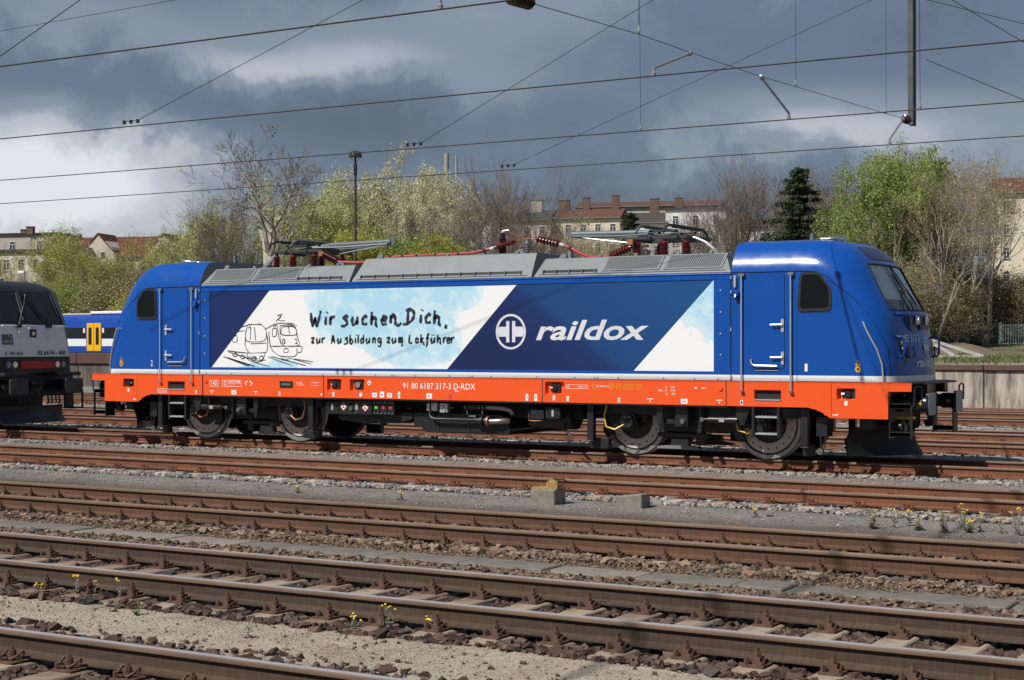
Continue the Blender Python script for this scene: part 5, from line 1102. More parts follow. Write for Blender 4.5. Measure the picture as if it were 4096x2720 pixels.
for s in (1, -1):
    for sg in (-1, 1):
        # bogie frame behind the wheel faces plus the axle boxes outside
        mb = MB(s); mb.prism([(3.1, .74), (4.6, .74), (4.75, .62), (5.7, .62), (5.85, .74), (7.3, .74), (7.3, .92), (3.1, .92)], sg*1.02 - .07, sg*1.02 + .07); mb.build('bogie_frame', M_black, LO, bevel=.01)
        for x in (3.92, 6.52):
            mb = MB(s); mb.cyl((x, sg*.80, .625), (x, sg*1.14, .625), .17, 18); mb.cyl((x, sg*1.14, .625), (x, sg*1.19, .625), .125, 16); ab = mb.build('axle_box', M_black2, LO, smooth=40)
            mb = MB(s); mb.prism([(x - .45, .60), (x - .15, .50), (x + .15, .50), (x + .18, .74), (x - .42, .74)], sg*.98 - .07, sg*.98 + .05); mb.build('axle_arm', M_black, LO, bevel=.01)
            for k in range(6): a = rad(60*k); mb = MB(s); mb.cyl((x + .09*math.cos(a), sg*1.185, .625 + .09*math.sin(a)), (x + .09*math.cos(a), sg*1.20, .625 + .09*math.sin(a)), .012, 6); mb.build('cover_bolt', M_steel, ab)
            for dx in (-.28, .28):
                mb = MB(s); P = [(x + dx + .075*math.cos(t), sg*1.0 + .075*math.sin(t), .60 + .30*t/43.98) for t in np.linspace(0, 43.98, 70)]; mb.tube(P, .018, 5); mb.build('coil_spring', M_black2, LO, smooth=60)
            mb = MB(s); mb.prism([(x - .60, .42), (x - .52, .30), (x - .36, .30), (x - .44, .50), (x - .46, .86), (x - .56, .86)], sg*.92 - .05, sg*.92 + .05); mb.build('brake_caliper', M_black2, LO, bevel=.008)
        mb = MB(s); mb.box(4.95, 5.20, sg*1.25 - .09, sg*1.25 + .09, .56, .94); mb.box(4.70, 4.98, sg*1.22 - .05, sg*1.22 + .05, .60, .70); mb.build('bolster_bracket', M_black2, LO, bevel=.012)
        mb = MB(s); mb.cyl((5.12, sg*1.40, .66), (5.12, sg*1.30, .66), .045, 10); mb.build('bracket_pin', M_steel, LO, smooth=40)
        mb = MB(s); mb.prism([(6.13, .94), (6.42, .94), (6.30, .62), (6.20, .62)], sg*1.36 - .025, sg*1.36 + .025); mb.prism([(4.58, .94), (4.74, .94), (4.70, .50), (4.64, .50)], sg*1.34 - .025, sg*1.34 + .025); mb.build('hanger_plate', M_black2, LO, bevel=.008)
        mb = MB(s); mb.cyl((5.60, sg*1.33, .70), (5.98, sg*1.33, .70), .055, 12); mb.cyl((5.98, sg*1.33, .70), (6.16, sg*1.33, .70), .064, 12); mb.cyl((5.48, sg*1.33, .70), (5.60, sg*1.33, .70), .03, 10); yd = mb.build('yaw_damper', M_black2, LO, smooth=40)
        mb = MB(s); mb.box(5.82, 5.92, sg*1.33 - .06, sg*1.33 + .06, .665, .735); mb.build('damper_label', M_alu, yd)
        mb = MB(s); mb.cyl((5.48, sg*1.36, .70), (5.48, sg*1.29, .70), .04, 10); mb.build('damper_eye', M_steel, yd)
        mb = MB(s); mb.cyl((5.40, sg*1.22, .48), (5.40, sg*1.22, .92), .045, 10); mb.cyl((5.40, sg*1.28, .50), (5.40, sg*1.16, .50), .05, 10); mb.build('vertical_damper', M_black2, LO, smooth=40)
        for x in (3.24, 7.37):
            mb = MB(s); mb.box(x - .065, x + .065, sg*1.28 - .06, sg*1.28 + .06, .27, .94); mb.build('safety_post', M_black2, LO, bevel=.008)
            mb = MB(s); mb.box(x - .08, x + .30 if x < 5 else x + .09, sg*1.10 - .08, sg*1.10 + .08, .10, .30); mb.build('sand_nozzle_block', M_black, LO, bevel=.01)
            mb = MB(s); mb.box(x - .075, x + .075, sg*1.28 - .07, sg*1.28 + .07, .262, .27); mb.build('post_foot', M_steel, LO)
        mb = MB(s); mb.prism([(4.36, .12), (5.20, .12), (5.20, .16), (4.98, .19), (4.98, .31), (4.66, .31), (4.63, .20), (4.36, .16)], sg*.76 - .08, sg*.76 + .08); mb.build('rail_brake_shoe', plain('cast_grey', (.20, .20, .20), .6, .2), LO, bevel=.008)
        mb = MB(s); mb.box(4.4, 5.4, sg*.8 - .10, sg*.8 + .10, .34, .42); mb.box(4.5, 4.6, sg*.8 - .06, sg*.8 + .06, .30, .60); mb.box(5.15, 5.3, sg*.8 - .06, sg*.8 + .06, .20, .60); mb.build('brake_beam', M_black, LO, bevel=.008)
        # steps below the cab door
        for z in (.76, .47):
            mb = MB(s); mb.box(6.55, 6.94, sg*1.40 - .10, sg*1.40 + .06, z, z + .03); sp_ = mb.build('step', M_alu, LO)
            for k in range(6): mb = MB(s); mb.cyl((6.58 + k*.065, sg*1.40 - .03, z + .03), (6.58 + k*.065, sg*1.40 - .03, z + .042), .012, 6); mb.build('tread_stud', M_steel, sp_)
        for x in (6.50, 6.965): mb = MB(s); mb.box(x - .025, x + .025, sg*1.40 - .10, sg*1.40 + .04, .42, .95); mb.build('step_hanger', M_black2, LO, bevel=.006)
        for x0 in (3.92, 6.52):
            mb = MB(s); mb.tube([(x0 - .40, sg*1.2, .94), (x0 - .45, sg*1.22, .72), (x0 - .40, sg*1.24, .52), (x0 - .22, sg*1.24, .47), (x0 - .06, sg*1.2, .56)], .016, 6); mb.build('earthing_cable', M_yellow if s == 1 else M_copper, LO, smooth=55)
    mb = MB(s); mb.box(4.5, 5.9, -.85, .85, .45, .88); mb.build('bogie_transom', M_black, LO)
# boxes between the bogies
mb = MB(); mb.box(-2.95, 2.9, -1.0, 1.0, .62, .94); mb.build('underfloor', M_dark, LO)
def ubox(name, x0, x1, y0, y1, z0, z1, m=None, bv=.01): return MB().box(x0, x1, y0, y1, z0, z1).build(name, m or M_black2, LO, bevel=bv)
bx = ubox('battery_box', -2.86, -2.52, -1.34, -.7, .62, .88); MB().prism(rrect(-2.70, -2.65, .70, .83, .022), -1.352, -1.34).build('latch', M_alu, bx)
bx = ubox('valve_box', -2.50, -1.68, -1.36, -.7, .62, .905); diamond(-2.38, .775, .085, -1.362, bx, 'bio'); diamond(-1.84, .765, .085, -1.362, bx)
MB().box(-2.25, -2.0, -1.363, -1.36, .64, .86).build('valve_niche', M_dark, bx); MB().cyl((-2.18, -1.40, .74), (-2.18, -1.365, .74), .04, 10).build('valve', M_chrome, bx); MB().box(-2.08, -2.02, -1.37, -1.363, .72, .84).build('gauge', M_alu, bx); MB().cyl((-2.04, -1.39, .67), (-2.04, -1.363, .67), .018, 8).build('tap', M_chrome, bx)
for k, cmat in enumerate((plain('green_light_panel', (.16, .55, .06), .5), M_redp, M_redp)):
    x = -1.655 + k * .175; bx = ubox('switch_box', x, x + .165, -1.36, -.8, .63, .905); MB().box(x + .05, x + .11, -1.364, -1.36, .75, .80).build('indicator', cmat, bx)
    for a, b in ((.035, .66), (.13, .66), (.035, .875), (.13, .875)): MB().cyl((x + a, -1.37, b), (x + a, -1.36, b), .010, 6).build('bolt', M_alu, bx)
mb = MB(); mb.prism([(-1.28, -.3), (-.3, -.3)][:0] or [(-.8, .70), (-2.7, .62), (-2.6, .50), (-1.9, .44), (-1.1, .46), (-.8, .55)][::-1], -1.20, .9); mb.build('air_duct', M_black, LO, bevel=.02)
mb = MB(); mb.prism([(-.78, .66), (-.66, .66)][:0] or [(-.78, .70), (-.78, .42), (-.62, .40), (-.48, .30), (1.42, .30), (1.46, .40), (1.3, .66), (1.2, .70)], -1.20, 1.2); mb.build('transformer_tank', M_black2, LO, bevel=.02)
mb = MB(); mb.box(.5, .54, -1.215, -1.19, .31, .66); mb.box(-.2, -.16, -1.215, -1.19, .31, .66); mb.box(-.47, -.05, -1.25, -1.19, .315, .33); mb.build('tank_rib', M_black2, LO)
mb = MB(); mb.tube([(-.33, -1.28, .74), (-.33, -1.30, .66), (-.29, -1.31, .60), (-.2, -1.31, .575), (.55, -1.31, .575), (.75, -1.31, .57)], .032, 10); mb.build('coolant_pipe', M_black2, LO, smooth=50)
mb = MB(); mb.cyl((.72, -1.31, .57), (.78, -1.31, .57), .065, 12); mb.cyl((.86, -1.31, .56), (.92, -1.31, .56), .10, 14); mb.cyl((.98, -1.31, .56), (1.02, -1.31, .56), .10, 14); mb.cyl((.78, -1.31, .565), (.98, -1.31, .56), .06, 12); mb.cyl((.6, -1.31, .64), (.75, -1.31, .64), .035, 8); mb.build('pump_flange', M_black2, LO, smooth=40)
mb = MB(); mb.cyl((1.02, -1.31, .555), (1.05, -1.31, .555), .105, 16); mb.build('brass_flange', M_copper, LO, smooth=40)
M_dull = plain('dull_steel_pipe', (.34, .31, .28), .42, .85)
mb = MB(); mb.tube([(1.05, -1.31, .555), (1.22, -1.31, .56), (1.34, -1.28, .57), (1.40, -1.18, .57)], .055, 12); mb.build('steel_elbow', M_dull, LO, smooth=50)
mb = MB(); mb.tube([(.98, -1.31, .83), (1.15, -1.31, .83), (1.35, -1.30, .82), (1.48, -1.26, .79), (1.5, -1.2, .72)], .050, 12); mb.build('steel_elbow', M_dull, LO, smooth=50)
mb = MB(); mb.cyl((.50, -1.31, .83), (.93, -1.31, .83), .06, 14); mb.cyl((.52, -1.31, .83), (.56, -1.31, .83), .085, 14); mb.cyl((.84, -1.31, .83), (.88, -1.31, .83), .085, 14); mb.cyl((.93, -1.31, .83), (.97, -1.31, .83), .10, 14); mb.build('pump', M_black2, LO, smooth=40)
for x in (.56, .90): MB().cyl((x, -1.33, .68), (x, -1.33, .76), .016, 8).build('drain_tap', M_chrome, LO)
bx = ubox('ep_panel', -.08, .10, -1.33, -1.22, .705, .885, M_alu, .006); text_on(mb := MB(), 'ep', -.035, .055, .795, .855, lambda x, z: (x, -1.333, z)); mb.build('lettering', M_redp, bx); MB().cyl((.06, -1.35, .735), (.06, -1.33, .735), .014, 8).build('knob', M_rubber, bx)
bx = ubox('valve_panel', -.30, -.16, -1.30, -1.22, .73, .89, M_alu, .006); MB().cyl((-.36, -1.30, .74), (-.36, -1.30, .88), .035, 10).build('filter_bowl', M_alu, bx); MB().box(-.27, -.23, -1.304, -1.30, .83, .87).build('orange_tag', M_orange, bx)
MB().cyl((.20, -1.32, .80), (.20, -1.29, .80), .022, 10).build('red_button', M_redp, LO); MB().box(-.85, -.76, -1.32, -1.30, .765, .775).build('red_handle', M_redp, LO)
MB().cyl((1.78, -.85, .70), (2.70, -.85, .70), .28, 20).build('air_tank', M_black, LO, smooth=40)
ubox('control_box', 1.98, 2.27, -1.36, -1.05, .62, .81); bx = ubox('latch_box', 2.30, 2.62, -1.36, -1.05, .64, .86); MB().prism(rrect(2.44, 2.49, .68, .81, .022), -1.372, -1.36).build('latch', M_alu, bx)
mb = MB(); mb.tube([(2.55, -1.1, .50), (2.58, -1.12, .44), (2.70, -1.15, .34), (2.80, -1.16, .28)], [.05, .03, .022, .02], 8); mb.build('drain_hose', M_black2, LO, smooth=50)
mb = MB(); mb.tube([(1.93, -1.33, .72), (1.93, -1.33, .60), (2.05, -1.33, .59), (2.2, -1.33, .60)], .008, 5); mb.build('brass_line', M_copper, LO)
for a, b, l in (((-7.71, -5.5, 7.72), (-5.52, -5.5, 8.59), 'steep guy wire high above the black locomotive'), ((-20.48, 5.8, 11.48), (-13.47, 5.8, 11.64), 'thin high wire above the black locomotive'),
                ((6.27, 10.3, 10.28), (8.5, 10.3, 9.48), 'thin high wire beyond the hanging post'), ((8.02, 5.8, 9.23), (9.48, 5.8, 8.2), 'slanting wire beside the hanging post'), ((6.92, 7.8, 8.4), (9.04, 7.8, 7.33), 'stay wire tied to the side of the hanging post')):
    A, B = Vector(a), Vector(b); d = B - A; p0 = A if 'stay' in l else A - d * .8
    wire('guy_wire', [tuple(p0), tuple(B + d * 1.2)], l, r=.009)
# ------------------------------------------------------------------ land behind the yard
def land_z(x, y):
    return np.interp(y - 25, [0, 32, 60, 170, 320, 600], [1.4, 1.4, 3.0, 10, 15, 18])
def land_mat():
    t = NT('bank_ground'); g = t.n('ShaderNodeNewGeometry').outputs['Position']; n = t.noise(g, .35, 6, .65); n2 = t.noise(g, 3.5, 6, .7); n3 = t.noise(g, 14, 4, .7)
    sx_ = t.n('ShaderNodeSeparateXYZ'); t.l(g, sx_.inputs[0])
    c = t.mix(t.ramp(n, [(.40, 0.), (.56, 1.)]), (.085, .12, .035), (.20, .16, .115))
    near = t.ramp(t.math('DIVIDE', t.math('ADD', t.math('SUBTRACT', sx_.outputs[1], 25.), t.math('MULTIPLY', n2, 3.)), 40.), [(.10, 1.), (.22, 0.)])
    c = t.mix(near, c, (.30, .27, .24))
    c = t.mix(1., c, t.ramp(n2, [(.3, (.6,)*3), (.7, (1.3,)*3)]), 'MULTIPLY'); c = t.mix(1., c, t.ramp(n3, [(.3, (.75,)*3), (.7, (1.2,)*3)]), 'MULTIPLY')
    t.bump(n3, .6, .06); return t.set(c, .95, 0, .2)
M_land = land_mat()
xs = np.concatenate([np.arange(-420, -60, 12.), np.arange(-60, -20, 2.), [-20.001, -20.], np.arange(-18, 40, 1.5), np.arange(40, 200, 14.)])
ws = np.concatenate([np.arange(0, 12, .8), np.arange(12, 60, 2.), np.arange(60, 200, 8), np.arange(200, 700, 40)])
gx, gw = np.meshgrid(xs, ws); y0 = np.where(gx < -20, 36.5, 25.0); gy = y0 + gw + (np.where(gx < -20, 0, 0))
gz = land_z(gx, gy) + np.where(gw > 3, .12 * hnoise(gx * .4, gy * .4), 0)
nx = len(xs); ii = (np.arange(len(ws) - 1)[:, None] * nx + np.arange(nx - 1)[None]).ravel()
tag(fast('terrain', np.stack([gx.ravel(), gy.ravel(), gz.ravel()], 1), np.stack([ii, ii + 1, ii + nx + 1, ii + nx], 1), M_land, smooth=60), kind='structure')
tag(MB().box(-20.1, -19.9, 25.0, 36.6, -.3, 1.39).build('bank_side', M_land), kind='structure')
def wall_mat(name, c1, c2, stain):
    t = NT(name); v = t.coord(); n = t.noise(v, 1.6, 6, .65); st = t.noise(t.coord('Object', (2.2, 1, .35)), 1.4, 6, .7); f = t.noise(v, 30, 4)
    c = t.mix(n, c1, c2); c = t.mix(t.ramp(st, [(.40, 0.), (.62, .9)]), c, stain); c = t.mix(1., c, t.ramp(f, [(.3, (.85,)*3), (.7, (1.1,)*3)]), 'MULTIPLY')
    t.bump(f, .4, .01); return t.set(c, .95, 0, .2)
M_wallc = wall_mat('stained_wall_concrete', (.40, .355, .31), (.52, .46, .40), (.12, .10, .085))
M_wallo = wall_mat('old_dark_wall', (.12, .10, .085), (.19, .16, .14), (.05, .045, .04))
M_cap = plain('rusty_steel_cap', (.085, .055, .042), .8, .2, (.14, .08, .055), 6)
M_capred = plain('red_brown_cap', (.10, .042, .034), .8, 0, (.055, .035, .03), 4)
M_brick = islands('brick_red', [(0, (.16, .07, .05)), (.5, (.24, .105, .075)), (1, (.12, .065, .055))], .9, 20)
rw = empty('retaining_wall', (0, 25, 0)); tag(rw, 'stained concrete retaining wall with a rusty steel cap behind the tracks', 'wall')
x = -20.0
while x < 34:
    MB().box(x + .012, x + 2.38, -.05, .35, -.30, 1.21).build('wall_panel', M_wallc, rw, bevel=.015, loc=(0, random.uniform(-.02, .02), 0)); x += 2.4
MB().box(-20, 34, .02, .35, -.3, 1.20).build('joint_filler', M_dark, rw)
x = -20.0
while x < 34: MB().box(x + .01, x + 5.99, -.14, .36, 1.212, 1.405).build('steel_cap', M_cap, rw, bevel=.02); x += 6
bm_ = MB().box(0, .235, -.20, -.06, 0, .065)
first = None
for r_ in range(3):
    for k in range(46):
        p = (1.5 + k * .25 + (.12 if r_ % 2 else 0), 0, -.22 + r_ * .075)
        if first is None: first = bm_.build('brick', M_brick, rw, loc=p)
        else: dup(first, rw, p)
lw = empty('retaining_wall', (-60, 36.5, 0)); tag(lw, 'dark old stone retaining wall with red brown cap below the railcar', 'wall')
for k in range(12): MB().box(-48 + k * 7.4, -48 + k * 7.4 + 7.37, -.05, .5, -.3, 1.05).build('wall_panel', M_wallo, lw, bevel=.03); MB().box(-48 + k * 7.4, -48 + k * 7.4 + 7.38, -.18, .5, 1.052, 1.66).build('cap_beam', M_capred, lw, bevel=.03)

# ------------------------------------------------------------------ black locomotive on the left
M_bl = paint('black_loco_paint', (.020, .020, .022), .38); M_bw = paint('dirty_white', (.80, .80, .79), .45, .06); M_bgrey = plain('label_grey', (.10, .10, .11), .5)
BL = empty('electric_locomotive', (-21.6, 0, 0)); tag(BL, 'black electric locomotive with a white front panel and red strip', 'locomotive')
OX = 21.6
zl = [1.36, 1.73, 1.75, 2.10, 2.53, 2.60, 3.34, 3.42, 3.50, 3.56, 3.60, 3.63]
bF = [-12.78, -12.80, -12.80, -12.84, -12.91, -12.93, -13.24, -13.30, -13.40, -13.52, -13.68, -13.95]
bY = [1.26, 1.26, 1.26, 1.22, 1.17, 1.16, 1.05, 1.03, 1.0, .95, .85, .6]; bW = [1.49, 1.49, 1.49, 1.49, 1.49, 1.49, 1.46, 1.42, 1.34, 1.24, 1.10, .8]
def brow(i):
    z, xf, yc, w_ = zl[i] , bF[i], bY[i], bW[i]; P = [(-30.8, -w_, z), (-13.9, -w_, z), (xf - .55, -w_, z), (xf - .25, -w_ + .04, z), (xf - .10, -yc - .07, z), (xf - .04, -yc, z), (xf - .01, -yc * .5, z), (xf, 0, z)]
    return P + [(a, -b, c) for a, b, c in P[-2::-1]]
rows = [brow(i) for i in range(len(zl))]; nb = len(rows[0]); mb = MB(); ms = []
for r_ in rows: mb.v += [(a + OX, b, c) for a, b, c in r_]
for r_ in range(len(zl) - 1):
    for c in range(nb - 1):
        front = 5 <= c < nb - 6
        if r_ == 5 and front: continue
        mb.f.append([r_*nb + c, r_*nb + c + 1, (r_+1)*nb + c + 1, (r_+1)*nb + c]); ms.append(1 if front and 1 < r_ < 4 else 0)
mb.f.append([(len(zl) - 1)*nb + c for c in range(nb)]); ms.append(0); mb.m = ms
mb.build('body', [M_bl, M_bw], BL, smooth=30)
def bfront(y, z, off=.006):
    xf = float(np.interp(z, zl, bF)); yc = float(np.interp(z, zl, bY)); return (xf - .04 * (abs(y) / yc) ** 2 + off + OX, y, z)
M_bglass = plain('dark_windscreen', (.018, .024, .028), .05)
for a, b in ((-1.10, -.10), (-.02, 1.10)):
    mb = MB(); k0, k1 = (.92 if a < -1 else 1), (.92 if b > 1 else 1); n_ = 5
    lo_ = [bfront(a + (b - a) * i / n_, 2.60, -.012) for i in range(n_ + 1)]; hi_ = [bfront(a*k0 + (b*k1 - a*k0) * i / n_, 3.34, -.012) for i in range(n_ + 1)]
    mb.add(lo_ + hi_, [[i, i + 1, n_ + 2 + i, n_ + 1 + i] for i in range(n_)]); w_ = mb.build('windscreen', M_bglass, BL, smooth=60)
    MB().tube([bfront(a*.97, 2.63, .0)] + [bfront(a*.92 if a < -1 else a, 3.31, 0)], .022, 5).build('window_seal', M_bgrey, w_); MB().tube([bfront(b*.97 if b > 0 else b - .03, 2.63, 0), bfront(b*.9 if b > 0 else b - .03, 3.31, 0)], .022, 5).build('window_seal', M_bgrey, w_)
mb = MB(); A = [bfront(-.06, 2.60, .0), bfront(-.06, 3.34, 0)]; mb.tube(A, .05, 6); mb.build('divider', M_bl, BL)
for sg, y0 in ((-1, -.35), (1, .62)):
    mb = MB(); mb.tube([bfront(y0, 2.50, .05), bfront(y0 - sg*.30, 2.98, .05)], .016, 5); mb.tube([bfront(y0 - sg*.18, 2.72, .04), bfront(y0 - sg*.48, 3.28, .04)], .013, 5); mb.box(bfront(y0, 2.5)[0], bfront(y0, 2.5)[0] + .08, y0 - .07, y0 + .07, 2.46, 2.53); mb.build('wiper', M_rubber, BL)
for y0 in (-.62, .03, .97):
    mb = MB(); mb.tube([bfront(y0 - .24, 2.50, .0), bfront(y0 - .22, 2.50, .06), bfront(y0 + .22, 2.50, .06), bfront(y0 + .24, 2.50, 0)], .016, 6); mb.build('grab_rail', M_bw, BL, smooth=50)
mb = MB(); mb.box(bfront(0, 2.32)[0] - .05, bfront(0, 2.32)[0] + .02, -.06, .24, 2.18, 2.46); tl = mb.build('top_lamp', M_bw, BL, bevel=.01)
MB().box(bfront(0, 2.32)[0] + .02, bfront(0, 2.32)[0] + .026, -.02, .19, 2.22, 2.42).build('lamp_glass', M_bglass, tl); MB().cyl((bfront(0, 2.3)[0] + .026, .09, 2.31), (bfront(0, 2.3)[0] + .034, .09, 2.31), .05, 12).build('bulb', M_chrome, tl)
for y0 in (-.32, .57): mb = MB(); mb.box(bfront(y0, 2.31)[0] - .02, bfront(y0, 2.31)[0] + .05, y0 - .055, y0 + .055, 2.24, 2.37); mb.build('socket', M_bw, BL, bevel=.01)
MB().prism([(-.36, 1.46), (.71, 1.46), (.71, 1.645), (-.36, 1.645)], bfront(.2, 1.55)[0] - .04, bfront(.2, 1.55)[0] + .012, 'yz').build('red_strip', plain('red_strip', (.50, .022, .026), .4), BL)
for y0 in (-.63, .93):
    mb = MB(); x = bfront(y0, 1.56)[0]; mb.box(x - .08, x + .008, y0 - .21, y0 + .21, 1.44, 1.68); hl = mb.build('headlamp', M_bglass, BL, bevel=.01)
    for k, yy in enumerate((y0 - .10, y0 + .10)): MB().cyl((x + .008, yy, 1.56), (x + .02, yy, 1.56), .075, 14).build('reflector', M_chrome if (k == 1) == (y0 < 0) else M_bufface, hl)
fb = lambda y, z: bfront(y, z, .009)
for key, a, b, c, d, m_ in (('e189', -.80, -.28, 1.79, 1.87, M_ink), ('es64', .21, 1.13, 1.79, 1.90, M_ink)): text_on(mb := MB(), key, a, b, c, d, fb); mb.build('lettering', m_, BL)
mb = MB(); mb.poly([fb(-.86, 2.04), fb(-.54, 2.04), fb(-.54, 2.29), fb(-.86, 2.29)]); lg = mb.build('logo_plate', M_bgrey, BL)
text_on(mb := MB(), 'mrce', -.83, -.57, 2.08, 2.15, lambda y, z: bfront(y, z, .012)); mb.build('lettering', M_letter, lg)
for y0, z0 in ((-.68, 2.24), (-.62, 2.21)): MB().poly([bfront(y0, z0, .012), bfront(y0 + .05, z0, .012), bfront(y0 + .05, z0 + .04, .012), bfront(y0, z0 + .04, .012)]).build('logo_dot', M_yelprint, lg)
x = OX - 12.8
mb = MB(); mb.box(x - .5, x - .05, -1.38, 1.38, .78, 1.37); mb.build('buffer_beam', M_black, BL)
for y0 in (-.85, .85): mb = MB(); mb.box(x - .06, x + .42, y0 - .36, y0 + .36, 1.28, 1.37); mb.build('walkway', M_black, BL, bevel=.01)
for sg in (-1, 1):
    y0 = sg * .875; mb = MB(); mb.cyl((x - .06, y0, 1.04), (x + .20, y0, 1.04), .15, 16); mb.cyl((x + .2, y0, 1.04), (x + .5, y0, 1.04), .11, 16); bf = mb.build('buffer', M_black2, BL, smooth=40)
    mb = MB(); mb.prism(rrect(y0 - .28, y0 + .28, .85, 1.22, .05), x + .5, x + .55, 'yz'); mb.build('buffer_plate', plain('greasy_plate', (.022, .021, .021), .5, 0, (.07, .06, .055), 4), bf, bevel=.006)
    for z in (.45, .85): mb = MB(); mb.box(x - .1, x + .25, sg*1.30 - .15, sg*1.30 + .15, z, z + .04); mb.build('step', M_black, BL)
    MB().box(x - .12, x - .08, sg*1.30 - .15, sg*1.30 + .15, .45, 1.0).build('step_hanger', M_black, BL); MB().box(x + .23, x + .27, sg*1.42 - .02, sg*1.42 + .02, .45, .9).build('step_hanger', M_black, BL)
mb = MB(); mb.box(x - .06, x + .15, -.16, .16, .92, 1.14); mb.tube([(x + .15, 0, 1.03), (x + .32, 0, 1.03), (x + .38, 0, 1.10), (x + .3, 0, 1.14)], [.05, .045, .035, .02], 8); mb.tube([(x + .3, -.05, 1.0), (x + .33, -.06, .8), (x + .3, 0, .66), (x + .33, .06, .8), (x + .3, .05, 1.0)], .02, 6); mb.build('coupling_hook', M_black2, BL, smooth=45)
for k, y0 in enumerate((-.6, -.45, -.3, .3, .42, .55, .66)): mb = MB(); mb.tube([(x - .05, y0, 1.0), (x + .10, y0, .98), (x + .2, y0 + .03, .82), (x + .18, y0 + .08, .62), (x + .08, y0 + .12, .60)], .022, 6); mb.build('brake_hose', M_rubber, BL, smooth=50)
MB().cyl((x + .12, .12, 1.1), (x + .2, .12, 1.1), .03, 8).build('red_cock', M_redp, BL)
mb = MB(); ny_, nz_ = 15, 5; vs = []
for j in range(nz_):
    for i in range(ny_):
        yv = -1.2 + 2.4 * i / (ny_ - 1); t_ = j / (nz_ - 1); vs.append((x + .22 - .30 * (abs(yv) / 1.2) ** 1.4 - .15 * math.sin(t_ * 2.2), yv, .14 + .42 * t_))
mb.add(vs, [[j*ny_+i, j*ny_+i+1, (j+1)*ny_+i+1, (j+1)*ny_+i] for j in range(nz_ - 1) for i in range(ny_ - 1)]); mb.build('snow_plough', M_black, BL, smooth=50)
for xa in (-14.9, -17.8, -25.4, -28.3):
    for sg in (-1, 1): mb = MB(); mb.lathe([(.0, 0), (.5, 0), (.55, -.03), (.625, -.03), (.625, .06), (.65, .08), (.65, .1), (0, .1)], (xa + OX, sg*.82, .625), (0, -sg, 0), 32); mb.build('wheel', M_black2, BL, smooth=35)
mb = MB(); mb.box(OX - 19, OX - 13.6, -1.1, 1.1, .45, .95); mb.box(OX - 29.6, OX - 24.2, -1.1, 1.1, .45, .95); mb.build('bogie_frame', M_black, BL)
MB().box(OX - 30.6, OX - 12.9, -1.45, 1.45, .95, 1.36).build('underframe', M_bl, BL)
MB().box(OX - 24, OX - 19.4, -1.3, 1.3, .35, .95).build('transformer_tank', M_black, BL)
mb = MB(); mb.lathe([(.08, 0), (.10, .04), (.09, .10), (.02, .14)], (OX - 14.6, .6, 3.62), (0, 0, 1), 12); mb.build('roof_fan', M_bufface, BL, smooth=40)

# ------------------------------------------------------------------ railcar on the raised track
RC = empty('railcar', (-72, 53, 0)); tag(RC, 'blue and white railcar with yellow doors standing above the dark wall', 'railcar')
M_rcb = paint('railcar_blue', (.010, .060, .34), .3); M_rcw = paint('railcar_white', (.74, .75, .76), .35); M_rcy = paint('door_yellow', (.80, .43, .01), .35); M_rcg = plain('railcar_glass', (.012, .015, .016), .06)
x0, x1 = -24, 17
MB().prism([(0, 1.62), (2.9, 1.62), (2.9, 3.75), (2.75, 4.15), (2.45, 4.30), (.45, 4.30), (.15, 4.15), (0, 3.75)], x0, x1, 'yz').build('body', M_rcb, RC, smooth=25)
MB().box(x0 + .3, x1 - .3, .35, 2.55, 4.29, 4.36).build('roof', M_rcw, RC)
for a, b in ((6.96, 10.6), (-14, -9)): MB().box(a, b, .30, 2.6, 4.29, 4.50).build('roof_unit', M_rcw, RC, bevel=.05)
MB().box(x0, 6.9, -.012, .01, 2.05, 2.56).build('white_band', M_rcw, RC); MB().box(8.42, x1, -.012, .01, 2.05, 2.56).build('white_band', M_rcw, RC)
for a, b in ((x0 + .5, -10), (-8.2, 1.0), (1.05, 6.9), (8.42, 14.5), (14.6, x1 - .3)):
    MB().box(a, b, -.012, .01, 2.60, 3.34).build('window_band', M_rcg, RC)
for dx in (6.96, -9.9):
    for k in range(2):
        o = MB().box(dx + k * .70 + .01, dx + k * .70 + .69, -.03, .01, 1.70, 3.66).build('door', M_rcy, RC, bevel=.02); MB().prism(rrect(dx + k*.70 + .20, dx + k*.70 + .50, 2.14, 3.36, .08), -.036, -.03).build('pane', M_rcg, o)
for dx in (6.72, 8.55): MB().box(dx - .09, dx + .09, -.02, -.012, 2.98, 3.30).build('notice', M_rcw, RC)
text_on(mb := MB(), 'nn', 4.65, 5.05, 2.12, 2.42, lambda a, b: (a, -.016, b)); mb.build('lettering', M_ink, RC)
for xa in (-21, -19, 15, 17): MB().cyl((xa, .3, 1.78), (xa, 2.6, 1.78), .38, 16).build('wheelset', M_black, RC)
MB().box(-23, 19, .4, 2.5, 1.30, 1.63).build('underframe', M_black, RC)

